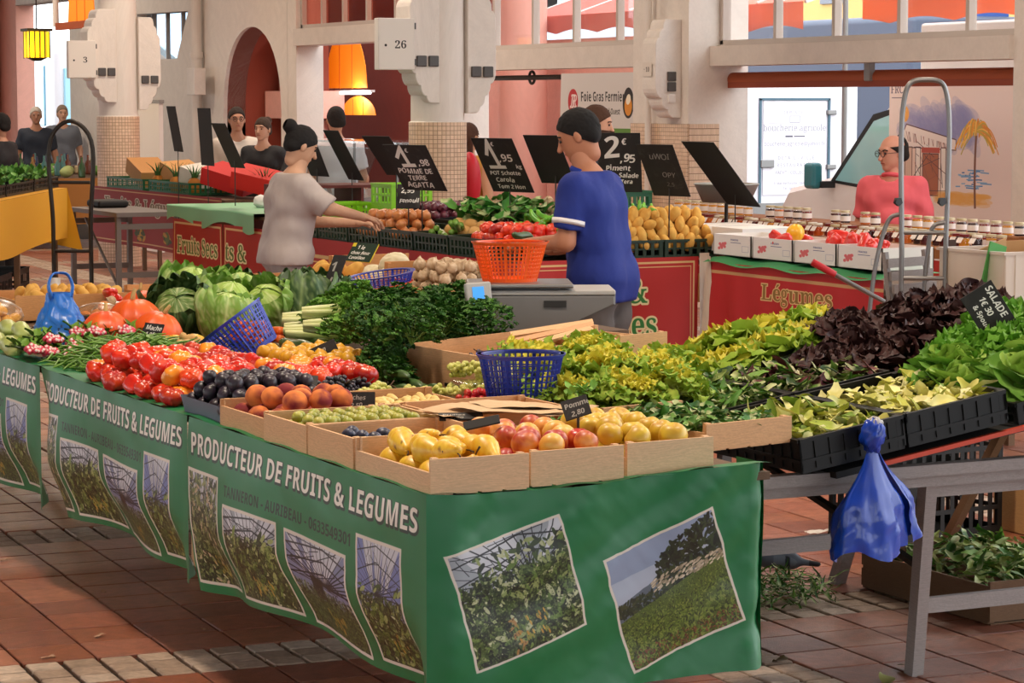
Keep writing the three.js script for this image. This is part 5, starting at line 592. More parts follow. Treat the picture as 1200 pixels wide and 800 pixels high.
for (const q of pile([4.68, 7.14, .95], [.72, .34], .034, 4, { jit: .4, dome: .55 })) item('potato', GEO.potato, M.vcMatte, 'long yellow potato heaped in the green crates', 'potato', 'potatoes heaped at the counter end', q, { scale: 1.05 });
plasticCrate('green plastic crate standing behind the long green peppers', [4.9, 8.1, 1.05], [.4, .5, .2], plast.green, {});
for (let k = 0; k < 2; k++) plasticCrate(k ? 'lime green plastic crate on top of another by the first price board' : 'lime green plastic crate under another by the first price board', [4.3, 9.85, .93 + k * .16], [.3, .34, .16], plast.lime, {});
plasticCrate('low lime green crate beside the red onions', [4.1, 10.3, 1.01], [.3, .34, .1], plast.lime, {});
// price boards of the second counter
const CRt = v3(.895, 0, .445), UPL = (k) => v3(-.895 * k, 1, -.445 * k);
const PBL = (name, label, [p, s, h], w, hh, k, yaw, draw, o) => { const y2 = Math.abs(k) > .2 && Math.abs(yaw) < .8 ? -.8 : yaw, R = CRt.clone().applyAxisAngle(v3(0, 1, 0), y2), N = v3(R.z, 0, -R.x); if (N.dot(CRt) > 0) N.negate(); const lean = clamp(k / Math.max(.12, -N.dot(CRt)), -1, 1); return priceBoard(name, label, V(p, s, h), R, v3(0, 1, 0).addScaledVector(N, lean), Math.min(w / Math.max(.3, Math.cos(y2)), w * 1.5), hh * Math.hypot(1, lean) * .97, draw && ((x, cw, ch) => { const dh = Math.round(cw * hh / w); x.save(); x.scale(1, ch / dh); draw(x, cw, dh); x.restore(); }), o); };
PBL('price_board', 'black price board chalked 1,98 for agata potatoes', [3.64, 8.165, 1.4], .27, .285, .46, -.35, (x, w, h) => { slateBg(x, w, h, 1); const r = rng(3); x.strokeStyle = '#ece9e2'; x.lineWidth = 21; x.beginPath(); x.moveTo(50, 78); x.lineTo(96, 16); x.lineTo(108, 118); x.moveTo(62, 122); x.lineTo(146, 118); x.stroke(); chalk(x, '€', 118, 42, 34, r); chalk(x, ',98', 160, 120, 54, r); chalk(x, 'POMME DE', 18, 168, 42, r); chalk(x, 'TERRE', 62, 208, 40, r); chalk(x, 'AGATTA', 36, 252, 44, r); });
PBL('price_board', 'black price board chalked 1,95 below the column', [4.2, 8.11, 1.41], .25, .34, .42, -.35, (x, w, h) => { slateBg(x, w, h, 2); const r = rng(4); x.strokeStyle = '#ece9e2'; x.lineWidth = 22; x.beginPath(); x.moveTo(56, 110); x.lineTo(92, 20); x.lineTo(112, 180); x.moveTo(44, 186); x.lineTo(150, 184); x.stroke(); chalk(x, '€', 108, 46, 36, r); chalk(x, '95', 140, 150, 66, r); chalk(x, ',', 120, 150, 60, r); chalk(x, 'kg', 210, 190, 34, r); chalk(x, 'POT Schotte', 26, 236, 36, r); chalk(x, 'Carola', 48, 282, 40, r); chalk(x, 'Tom 2 Hon', 44, 326, 36, r); });
PBL('price_board', 'tall black price board chalked 2,95 for salad peppers', [4.55, 7.27, 1.44], .25, .36, .06, -.15, (x, w, h) => { slateBg(x, w, h, 5); const r = rng(6); chalk(x, '2', 30, 158, 190, r); chalk(x, '€', 142, 70, 56, r); chalk(x, ',95', 128, 180, 72, r); chalk(x, 'Piment', 40, 232, 46, r); chalk(x, 'pour Salade', 24, 278, 40, r); chalk(x, '& de Tera', 46, 318, 36, r); });
PBL('price_board', 'black price board with faint chalk beside the 2,95 board', [4.68, 6.985, 1.4], .2, .31, .38, -.25, (x, w, h) => { slateBg(x, w, h, 7); const r = rng(9); chalk(x, 'uWOI', 60, 110, 60, r, { color: '#8f8c86', bold: false }); chalk(x, 'OPY', 110, 250, 52, r, { color: '#8f8c86', bold: false }); chalk(x, '2,5', 120, 320, 42, r, { color: '#6f6c66', bold: false }); });
PBL('price_board', 'dark board seen edge on above the strawberry cartons', [5.34, 7.44, 1.36], .3, .4, .76, -1.2, null);
PBL('price_board', 'dark board partly behind the head of the person in blue', [4.36, 7.8, 1.45], .2, .3, .4, -.4, null);
PBL('price_board', 'narrow dark board behind the 1,98 price board', [3.9, 9.16, 1.45], .2, .26, .62, -.9, null);
PBL('price_board', 'narrow dark board in front of the white T shirt', [4.26, 10.76, 1.42], .2, .36, .5, -1.15, null);
PBL('price_board', 'narrow dark board behind the head of the person in grey', [4.13, 11.05, 1.44], .2, .36, .36, -1.05, null);
PBL('price_board', 'tall dark board nearest the tiled far column', [4.51, 15.1, 1.56], .26, .4, .16, -1.25, null, { stick: 1.42 });
PBL('price_board', 'tall dark board above the dried fruit counter', [4.07, 13.08, 1.52], .26, .46, .06, -1.2, null, { stick: .4 });
PBL('price_board', 'slanted dark board at the dried fruit counter', [3.88, 12.06, 1.47], .22, .34, .42, -1.15, null, { stick: .35 });
PBL('price_sign', 'small black sign with chalk lettering on the onions', [3.69, 8.37, 1.22], .14, .15, .05, 0, (x, w, h) => { slateBg(x, w, h, 3); const r = rng(14); chalk(x, '2,95', 40, 100, 84, r); chalk(x, 'Fenouil', 20, 210, 66, r); }, { stick: .15, W: 256 });
PBL('price_sign', 'small green sign with chalk lettering on the cauliflowers', [2.22, 5.64, 1.06], .13, .09, -.5, 0, (x, w, h) => { x.fillStyle = '#16301f'; x.fillRect(0, 0, w, h); x.fillStyle = '#d8c22c'; x.fillRect(0, 0, 36, 36); const r = rng(15); chalk(x, '1 le', 60, 60, 50, r); chalk(x, 'chou fleur', 20, 110, 42, r); chalk(x, 'Cavaillon', 20, 155, 40, r); }, { stick: .2, back: '#d8c22c' });
// ---------------------------------------------------------------- front table signs
const lean = (x, y, z) => v3(x, y, z);
PBL('price_sign', 'small black sign chalked mache stuck before the pumpkin', [.5, 3.7, .9], .085, .06, -.35, 0, (x, w, h) => { slateBg(x, w, h, 4); const r = rng(19); chalk(x, 'Mache', 30, 80, 74, r); chalk(x, '1,80', 50, 160, 72, r); }, { stick: .08 });
const tagBg = (t1, t2, sd) => (x, w, h) => { slateBg(x, w, h, sd); const r = rng(sd); chalk(x, t1, 18, h * .45, h * .36, r, { color: '#a8a49c' }); chalk(x, t2, 60, h * .88, h * .36, r, { color: '#a8a49c' }); };
priceBoard('price_sign', 'small slate tag lying on the dark figs', V(.36, 1.78, .9), v3(.9, -.05, .4), v3(-.3, .35, -.85), .11, .06, tagBg('Figues', '3,50', 41), { stick: 0 });
priceBoard('price_sign', 'slate tag standing on the red peaches', V(.36, 1.3, .885), v3(.9, 0, .4), v3(-.1, .9, -.3), .1, .055, tagBg('Peches', '2,50', 42), { stick: .05 });
priceBoard('price_sign', 'slate tag lying flat at the end of the green plums', V(.47, .8, .885), v3(.9, 0, .35), v3(-.2, .15, -.9), .13, .06, tagBg('Prunes', '2,00', 43), { stick: 0 });
priceBoard('price_sign', 'slate tag lying on the pears and nectarines', V(.31, .33, .93), v3(.8, .2, .4), v3(-.2, .5, -.8), .1, .03, null, { stick: 0 });
priceBoard('price_sign', 'slate tag standing between nectarines and yellow apples', V(.6, .33, .955), v3(.85, .3, .4), v3(-.25, .6, -.6), .075, .06, tagBg('Pommes', '2,80', 44), { stick: .06 });
priceBoard('price_sign', 'crumpled slate tag on the lemons', V(.78, 2.62, .9), v3(.8, .4, .4), v3(-.4, .7, -.5), .11, .06, tagBg('Citron', '3,00', 45), { stick: 0 });
priceBoard('price_sign', 'slate sign lying on the parsley beside the scale', V(1.62, 3.05, .98), v3(.5, .35, -.6), v3(-.4, .8, .3), .16, .09, tagBg('Persil', '1,00', 46), { stick: .1 });
priceBoard('price_sign', 'slate sign leaning below the scale display', V(1.32, 2.46, .9), v3(.85, .2, .3), v3(-.5, .7, -.4), .2, .1, null, { stick: 0 });
PBL('price_sign', 'tall slate sign on a wire above the celery', [1.52, 4.3, 1.06], .06, .16, -.35, -.6, tagBg('1 ', 'kg', 47), { stick: .22 });
priceBoard('price_sign', 'black sign chalked salade stuck in the green lettuces', V(2.5, 1.0, 1.11), CRt.clone().multiplyScalar(.84).add(v3(0, .54, 0)), CRt.clone().multiplyScalar(-.42).add(v3(0, .9, 0)), .12, .16, (x, w, h) => { slateBg(x, w, h, 6); const r = rng(23); x.save(); x.translate(w - 74, 22); x.rotate(PI / 2); chalk(x, 'SALADE', 0, 0, 74, r); chalk(x, '1€ 30', 40, 76, 66, r); chalk(x, '& 5pour', 70, 140, 52, r); x.restore(); }, { stick: .14 });
// ---------------------------------------------------------------- right-hand counter with cartons, jam stall, tools
const legumes = canvasTex(1024, 512, (x, w, h) => { x.fillStyle = '#b8262a'; x.fillRect(0, 0, w, h); x.fillStyle = '#c9a070'; x.fillRect(0, 34, w, 14); x.font = 'bold 92px serif'; x.lineWidth = 9; x.strokeStyle = '#e0c48a'; x.strokeText('Légumes', 330, 136); x.fillStyle = '#8f6d33'; x.fillText('Légumes', 330, 136); const r = rng(4); for (let i = 0; i < 40; i++) { x.save(); x.translate(110, 430); x.rotate(-1.9 + r() * 1.3); x.fillStyle = r.pick(['#3f7a45', '#6ba05c', '#2d5a36', '#93bd86']); x.fillRect(0, -7, 170 * (.6 + .4 * r()), 12); x.restore(); } for (let i = 0; i < 30; i++) { x.fillStyle = r.pick(['#3f7a45', '#5d9a4f', '#b86a2a']); x.beginPath(); x.ellipse(830 + r() * 150, 400 + r() * 80, 34, 16, r() * 3, 0, TAU); x.fill(); } });
trestle('trestle_table', 'table of strawberry cartons behind the yellow lettuces', 4.74, 5.7, 4.75, 6.5, .82, stallBoard, M.woodDark);
drape('red_cloth', 'bright red cloth lettered with vegetables in front of the cartons', [4.71, 6.5], [4.71, 4.8], .9, .24, clothM(legumes), { amp: .025, fr: 40 });
drape('white_lining', 'white lining hanging beside the bright red vegetable cloth', [4.76, 6.62], [4.7, 6.48], .93, .3, std({ color: '#cfc2b2', roughness: .7, side: D2 }), { amp: .05, nu: 10, bot: (u, z) => z + .3 * (u < .5 ? u : 0) });
{ const g = grid(30, 6, (u, v) => [lerp(4.69, 5.1, v), .925 + .01 * Math.sin(u * 20) * (1 - v) - .03 * smooth(.2, 0, v), -lerp(6.55, 4.8, u)]); solo('green_cloth', g, std({ color: '#2f8a52', roughness: .6, side: D2 }), 'green plastic cloth under the white strawberry cartons', 'cloth'); }
const fraise = canvasTex(256, 128, (x, w, h) => { x.fillStyle = '#e6e2e0'; x.fillRect(0, 0, w, h); x.fillStyle = '#d86a70'; const r = rng(2); for (let i = 0; i < 14; i++) { x.beginPath(); x.arc(40 + r() * 44, 52 + r() * 34, 9, 0, TAU); x.fill(); } x.fillStyle = '#2b3a7a'; x.font = 'bold 14px sans-serif'; x.fillText('FRAISES', 118, 34); x.fillRect(118, 44, 70, 3); x.strokeStyle = '#5a6aa0'; x.strokeRect(196, 62, 44, 34); });
for (let i = 0; i < 4; i++) { const s = 6.35 - i * .42, t = thing('strawberry_carton', ['white strawberry carton next to the corner potatoes', 'white strawberry carton holding the yellow pepper', 'white strawberry carton with red peppers behind the red tool handle', 'white strawberry carton nearest the slatted chair'][i], 'carton', [4.92, s, .935], 0, 'white cartons on the green cloth'); t.rotation.x = 0; const H = .12; for (const [w, h, d, x, y, z] of [[.32, .006, .4, 0, .003, 0], [.006, H, .4, .157, H / 2, 0], [.32, H, .006, 0, H / 2, .197], [.32, H, .006, 0, H / 2, -.197]]) mesh('wall', box(w, h, d, x, y, z), M.white, t); const f = mesh('printed_wall', new THREE.BoxGeometry(.006, H, .4), std({ map: fraise, roughness: .6 }), t); f.position.set(-.157, H / 2, 0); }
for (let i = 0; i < 16; i++) item('red_pepper', GEO.redPepper, M.vcGloss, 'red pepper in the white cartons', 'pepper', 'red peppers in the cartons', [4.92 + R2.r(-.12, .12), 5.0 + R2() * 1.0, 1.02 + R2.r(0, .05)], { rot: [R2() * 3, R2() * 6, R2()], scale: 1.1 });
item('yellow_pepper', fruit((a, b) => .04 * (1 + .12 * Math.cos(a * 4) * Math.sin(b)), { nu: 20, nv: 12, col: () => C('#efb41c') }), M.vcGloss, 'yellow pepper lying among the red ones in a carton', 'pepper', null, [4.92, 5.95, 1.08], { scale: 1.2 });
for (const [i, s] of [6.8, 7.2].entries()) { const t = solo('cardboard_box', box(.4, .14, .34, 5.2, 1.0, -s), M.white, i ? 'white carton behind the corner potatoes' : 'white carton beside the corner potatoes', 'carton'); }
trestle('trestle_table', 'small table carrying white cartons behind the potatoes', 5.02, 5.6, 6.6, 7.6, .92, stallBoard, M.woodDark);
{ const t = thing('metal_tub', 'galvanised tub standing behind the edge on price board', 'tub', [5.63, 7.85, 1.17]); mesh('shell', lathe([[.0, 0], [.15, 0], [.2, .11], [.207, .112], [.2, .118], [.145, .01], [0, .01]], 24), std({ color: '#a9a8a2', metalness: .6, roughness: .45, side: D2 }), t); mesh('stand', cyl(.012, .012, 1.17, 0, -.585, 0, 8), M.darkSteel, t); }
// jam stall
{ const t = trestle('jam_table', 'long wooden jam table in front of the white van', 6.3, 7.0, 6.2, 10.5, .93, woodMat('#b87a48'), M.woodDark); mesh('fascia', box(.02, .06, 4.3, -.36, .9, 0), woodMat('#b0703c'), t); mesh('step', box(.3, .07, 4.2, .16, .965, 0), woodMat('#a8693a'), t);
  drape('red_cloth', 'red cloth printed with pale leaves below the jam jars', [6.28, 10.5], [6.28, 6.2], .86, .42, clothM(canvasTex(1024, 128, (x, w, h) => { x.fillStyle = '#b8322c'; x.fillRect(0, 0, w, h); x.fillStyle = '#d6765e'; for (let i = 0; i < 40; i++) { x.beginPath(); x.ellipse(i * 26, 36 + (i % 2) * 10, 11, 7, .7, 0, TAU); x.fill(); } x.fillStyle = '#c08a52'; x.fillRect(0, 70, w, 58); })), { amp: .01 });
  const glass = phy({ color: '#ffffff', roughness: .06, transmission: 1, thickness: 0 }), bodyG = lathe([[0, 0], [.03, 0], [.034, .006], [.034, .058], [.029, .068], [.027, .07]], 12), fillG = cyl(.031, .031, .056, 0, .032, 0, 12), lidG = cyl(.031, .031, .014, 0, .077, 0, 12), labG = new THREE.CylinderGeometry(.0346, .0346, .034, 12, 1, true).translate(0, .032, 0), tagG = box(.05, .036, .002);
  const jams = ['#3a0f18', '#541018', '#7a1820', '#c8581a', '#e0981c', '#2a1018', '#8a2418', '#d8742a'].map((c) => phy({ color: c, roughness: .25 })), lidM = ['#d8c9a2', '#cbb98e', '#7a1f1c', '#efe6d2'].map((c) => std({ color: c, roughness: .35, metalness: .3 })), lab = std({ color: '#efe6e0', roughness: .7, side: D2 });
  const jar = (p, s, h, jm, lm, label, group, tagged) => { const o = thing('jam_jar', label, 'jar', [p, s, h], R2() * 6, group); mesh('jam', fillG, jm, o); mesh('glass', bodyG, glass, o); mesh('lid', lidG, lm, o); if (tagged) { const tg = mesh('paper_label', tagG, lab, o); tg.rotation.set(-.6, -PI / 2 - o.rotation.y + .0, 0, 'YXZ'); tg.position.set(-.036 * Math.cos(o.rotation.y), .05, -.036 * Math.sin(o.rotation.y)); } else mesh('paper_label', labG, lab, o); };
  for (let i = 0; i < 9; i++) jar(6.72, 10.32 - i * .12, 1.0, jams[4], lidM[0], 'jar of golden honey at the far end of the jam table', 'honey jars on the jam table');
  for (let i = 0; i < 26; i++) { if ([5, 6, 9, 12, 13].includes(i)) continue; jar(6.74, 9.1 - i * .115, 1.0, jams[i > 14 && i < 18 ? 4 : Math.floor(R2() * 8)], lidM[i % 2], 'jar of jam with a white label on the raised back row', 'jam jars on the back row'); }
  for (let i = 0; i < 40; i++) jar(6.44 + (i % 2) * .02, 10.2 - i * .098, .93, jams[Math.floor(R2() * 8)], lidM[Math.floor(R2() * 4)], 'jar of jam with a slanted paper tag on the front row', 'jam jars on the front row', true);
  for (let i = 0; i < 14; i++) jar(6.58, 7.6 - i * .1, .93, jams[Math.floor(R2() * 8)], lidM[0], 'jar of jam near the pink shirted seller on the middle row', 'jam jars on the middle row');
}
// steel trolley frame, slatted chair, clear bin
{ const t = thing('steel_trolley', 'tall steel trolley frame standing behind the dark red lettuces', 'trolley', [0, 0, 0]); const a = V(4.46, 4.29, 0), b = V(4.65, 4.2, 0); const up = (v, h) => v3(v.x, h, v.z);
  mesh('frame', tube(curve([up(a, .1), up(a, 1.0), up(a, 1.8), a.clone().lerp(b, .15).setY(1.885), a.clone().lerp(b, .5).setY(1.9), a.clone().lerp(b, .85).setY(1.885), up(b, 1.8), up(b, 1.0), up(b, .1)], 60), .0125, 10), M.steel, t);
  for (const h of [.4, .95, 1.17]) mesh('crossbar', tube([up(a, h), up(b, h)], .011, 8), M.steel, t);
  mesh('side_hoop', tube(curve([v3(4.32, .75, -4.36), v3(4.36, 1.05, -4.35), v3(4.42, 1.24, -4.33), up(a, 1.26)], 16), .011, 8), M.steel, t); mesh('side_hoop', tube(curve([v3(4.56, .75, -4.26), v3(4.58, 1.05, -4.25), v3(4.6, 1.2, -4.23), up(b, 1.22)], 16), .011, 8), M.steel, t);
  for (const v of [a, b]) { mesh('clamp_knob', new THREE.CylinderGeometry(.022, .022, .02, 5).rotateX(PI / 2).translate(v.x - .04, 1.32, v.z + .02), M.black, t); mesh('wheel', new THREE.TorusGeometry(.07, .025, 8, 18).translate(v.x, .095, v.z), M.black, t); }
}
{ const t = thing('slatted_chair', 'weathered wooden slatted chair folded behind the dark red lettuces', 'chair', [4.72, 4.52, 0]); t.rotation.y = .35; for (let i = 0; i < 4; i++) mesh('slat', box(.36, .045, .016, 0, .82 + i * .062, -.02 * i), M.woodGrey, t); for (const k of [-1, 1]) { mesh('back_post', bar(v3(k * .17, 0, .08), v3(k * .17, 1.06, -.08), .03, .022), M.woodGrey, t); mesh('leg', bar(v3(k * .15, 0, -.3), v3(k * .15, .5, .06), .03, .022), M.woodGrey, t); } for (let i = 0; i < 4; i++) mesh('seat_slat', box(.34, .016, .06, 0, .45, .16 - i * .075), M.woodGrey, t); }
{ const t = thing('wooden_post', 'dark wooden post leaning against the slatted chair', 'post', [4.86, 4.42, 0]); mesh('shaft', bar(v3(0, 0, 0), v3(-.02, 1.12, 0), .045, .03), woodMat('#4a2f22'), t); }
{ const t = thing('reacher_tool', 'steel rod with a red handle leaning on the chair', 'tool', [0, 0, 0]); mesh('rod', tube([v3(3.9, 1.0, -4.02), v3(4.2, .82, -3.88)], .011, 8), M.steel, t); mesh('handle', tube([v3(3.8, 1.06, -4.06), v3(3.9, 1.0, -4.02)], .017, 8), std({ color: '#b51d24', roughness: .4 }), t); mesh('support', tube([v3(4.2, .82, -3.88), v3(4.2, 0, -3.88)], .012, 8), M.darkSteel, t); }
{ const t = thing('clear_bin', 'large translucent plastic bin of folded cardboard at the right edge', 'bin', [4.98, 4.02, .86]); t.rotation.y = .02; const m = phy({ color: '#e8ddd0', roughness: .35, transmission: .5, thickness: 0, side: D2 }); const W = .62, L = .5, H = .23; for (const [w, h, d, x, y, z] of [[W, H, .006, 0, H / 2, L / 2], [W, H, .006, 0, H / 2, -L / 2], [.006, H, L, W / 2, H / 2, 0], [.006, H, L, -W / 2, H / 2, 0], [W, .006, L, 0, .003, 0]]) mesh('wall', box(w, h, d, x, y, z), m, t); mesh('rim', merge([box(W + .03, .014, .02, 0, H, L / 2), box(W + .03, .014, .02, 0, H, -L / 2), box(.02, .014, L, W / 2, H, 0), box(.02, .014, L, -W / 2, H, 0)]), m, t); for (let i = 0; i < 5; i++) mesh('rib', box(.012, H, .006, -.25 + i * .125, H / 2, L / 2 + .005), m, t);
  for (const [i, [x, z, a, c]] of [[-.18, 0, .3, '#b89468'], [.05, -.1, -.2, '#c4a276'], [.18, .05, .1, '#b08a5c'], [-.26, .1, .5, '#3f8a3a']].entries()) { const o = solo('cardboard_sheet', box(.2, .26, .006), i === 3 ? std({ color: c, roughness: .7 }) : M.card, i === 3 ? 'green sheet sticking out of the translucent bin' : 'folded cardboard sheet standing in the translucent bin', 'cardboard', 'cardboard in the translucent bin'); o.position.set(4.98 + x, 1.0, -4.02 + z); o.rotation.set(.15, a, .2 - .15 * i); } }
trestle('trestle_table', 'table under the translucent bin at the right edge', 4.66, 5.4, 3.7, 4.35, .85, stallBoard, M.woodDark);
{ const t = thing('cool_box', 'dark grey lidded box beside the white van', 'box', [6.9, 5.85, .86]); mesh('body', rbox(.5, .16, .4, .01, 0, .08, 0), std({ color: '#57524e', roughness: .5 }), t); mesh('lid', rbox(.52, .03, .42, .008, 0, .175, 0), std({ color: '#6e6863', roughness: .5 }), t); mesh('stand', box(.44, .86, .34, 0, -.43, 0), M.woodDark, t); }
// ---------------------------------------------------------------- dried fruit counter (far left of the vendors)
const fruitsSecs = (t1, t2, cut = 0) => canvasTex(512, 384, (x, w, h) => { x.fillStyle = '#ac2420'; x.fillRect(0, 0, w, h); x.strokeStyle = '#d9b77c'; x.lineWidth = 9; x.strokeRect(18, 16, w - 36, h - 32); x.lineJoin = 'round'; x.font = 'bold 92px serif'; const put = (t, y) => { const m = x.measureText(t).width; x.save(); x.beginPath(); x.rect(20, 0, w - 40, h); x.clip(); x.translate(46 - cut, y); if (!cut) x.scale(Math.min(1, 420 / m), 1); x.lineWidth = 14; x.strokeStyle = '#e9dca8'; x.strokeText(t, 0, 0); x.fillStyle = '#5d7a34'; x.fillText(t, 0, 0); x.restore(); }; put(t1, 140); if (t2) put(t2, 250); const r = rng(5); for (let i = 0; i < 70; i++) { x.fillStyle = r.pick(['#a8743a', '#8a5428', '#6a3a1c', '#c8944c']); x.beginPath(); x.ellipse(110 + r() * 200, 300 + r() * 60, 20, 9, r() * 3, 0, TAU); x.fill(); } });
trestle('trestle_table', 'dried fruit counter table under the pale green cloth', 3.78, 5.0, 10.7, 13.0, .98, stallBoard, M.woodDark);
drape('red_banner', 'red panel lettered for dried fruit on the counter corner', [3.75, 12.95], [3.75, 11.85], .9, .2, clothM(fruitsSecs('Fruits Secs', '')), { amp: .015, cat: 'banner' });
drape('red_banner', 'red panel with pale stripes right of the dried fruit panel', [3.75, 11.82], [3.75, 10.65], .9, .2, clothM(fruitsSecs('Fruits &', 'Légumes', 230)), { amp: .015, cat: 'banner' });
drape('red_banner', 'plain red panel on the near end of the dried fruit counter', [3.75, 10.64], [5.0, 10.64], .9, .2, redPlain, { amp: .015, cat: 'banner' });
{ const m = std({ color: '#7fb98a', roughness: .6, side: D2 }); const g = grid(30, 20, (u, v) => { const s = lerp(13.05, 11.1, u); return v < .6 ? [lerp(4.9, 3.74, v / .6), 1.005 + .006 * fbm(u * 5, v * 5), -s] : [3.735 - .02 * Math.sin(u * 14), lerp(1.005, .885 + .035 * Math.sin(u * 12), (v - .6) / .4), -s]; }); solo('green_cloth', g, m, 'pale green cloth draped over the dried fruit counter', 'cloth'); 
  const bx = thing('dark_wood_shelf', 'dark red wooden shelf box behind the person in grey', 'shelf', [4.3, 11.0, .99]); for (const h of [0, .2]) mesh('shelf_board', box(.9, .02, .5, 0, h + .01, 0), woodMat('#6a2a22'), bx); for (const x of [-.44, .1, .44]) mesh('divider', box(.02, .2, .5, x, .1, 0), woodMat('#6a2a22'), bx); }
{ const t = solo('white_bag', fruit((a, b) => .06 * (1 + .25 * noise(Math.cos(a) * 3, b * 3, Math.sin(a) * 3)), { nu: 18, nv: 12, sy: .8 }), std({ color: '#eae4de', roughness: .5 }), 'crumpled white plastic bag on the pale green cloth', 'bag'); t.position.set(4.15, 1.05, -12.1); }
salad('tray_greens', 'dark green leafy tray behind the person in grey', [4.6, 10.3, .885], [.5, .3], 80, ['#1f5a34', '#2a6a3c'], { size: .06, seed: 31, tilt: 0 });
// far produce counter: red banner, crates, boxes
trestle('trestle_table', 'far produce counter by the tiled column', 5.5, 6.05, 16.6, 20.6, .88, stallBoard, M.woodDark);
drape('red_banner', 'long dark red banner lettered for fruit and vegetables on the far counter', [5.47, 20.6], [5.47, 16.6], .9, .32, clothM(canvasTex(1024, 256, (x, w, h) => { x.fillStyle = '#8f1f1e'; x.fillRect(0, 0, w, h); x.fillStyle = '#c9a070'; x.fillRect(0, 10, w, 5); x.fillRect(0, h - 20, w, 6); x.font = 'bold 74px serif'; x.lineWidth = 10; x.strokeStyle = '#c8bfae'; x.strokeText('Fruits & Légumes', 110, 96); x.fillStyle = '#6b5a3c'; x.fillText('Fruits & Légumes', 110, 96); const r = rng(3); for (let i = 0; i < 40; i++) { x.fillStyle = r.pick(['#5a6a2c', '#b8842c', '#3c4a24']); x.beginPath(); x.ellipse(360 + r() * 60 + (i % 2) * 230, 180 + r() * 40, 18, 9, r() * 3, 0, TAU); x.fill(); } })), { amp: .03, cat: 'banner' });
for (const [i, s] of [19.6, 18.2].entries()) plasticCrate(i ? 'green plastic crate on the far counter by the red boxes' : 'green plastic crate on the far counter by the column', [5.75, s, .89], [.5, 1.2, .12], plast.green, {});
for (const [i, [p, s, c, w]] of [[5.8, 19.7, '#c08a52', .5], [5.9, 18.9, '#c8945a', .4], [5.85, 18.2, '#d8cfc2', .3], [5.8, 17.2, '#c4201e', .5], [5.9, 16.8, '#c8281e', .4], [6.0, 17.6, '#c9303a', .4]].entries()) { const b = solo('produce_box', box(.34, .16, w), std({ color: c, roughness: .7 }), ['plain brown box on the far counter near the column', 'open brown carton on the far counter', 'pale carton beside the red boxes', 'bright red fruit box at the end of the far counter', 'red fruit box behind the bright red one', 'dark red fruit box behind the brown cartons'][i], 'box'); b.position.set(p, 1.06, -s); b.rotation.set(.3, .2 * i, 0); }
// pineapple crowns etc. on the far counter
for (let i = 0; i < 7; i++) { const t = thing('pineapple', 'pineapple with a spiky green crown on the far counter', 'pineapple', [[5.93, 5.93, 5.68, 5.93, 5.7, 5.93, 5.68][i], [16.7, 17.9, 17.95, 18.5, 18.55, 19.0, 19.05][i], .885], i, 'pineapples on the far counter'); mesh('fruit_body', fruit((a, b) => .07 * (1 + .04 * Math.cos(a * 8 + b * 8)), { nu: 18, nv: 10, sy: 1.3, col: () => C('#b8742c') }).translate(0, .08, 0), M.vcMatte, t); const gs = []; for (let k = 0; k < 14; k++) gs.push(grid(1, 3, (u, v) => [(u - .5) * .03 * (1 - v), .14 + v * .16, .02 + v * v * .09 * (k % 3 + .4)]).rotateY(k * 2.4)); mesh('crown', merge(gs), std({ color: '#3f6a34', roughness: .6, side: D2 }), t); }
for (const [x, y, w, l, h, c, lab] of [[4.7, 13.5, .8, .6, .95, '#5a2018', 'dark wooden stand beyond the dried fruit counter']]) solo('wooden_stand', box(w, h, l, x, h / 2, -y), woodMat(c), lab, 'stand');
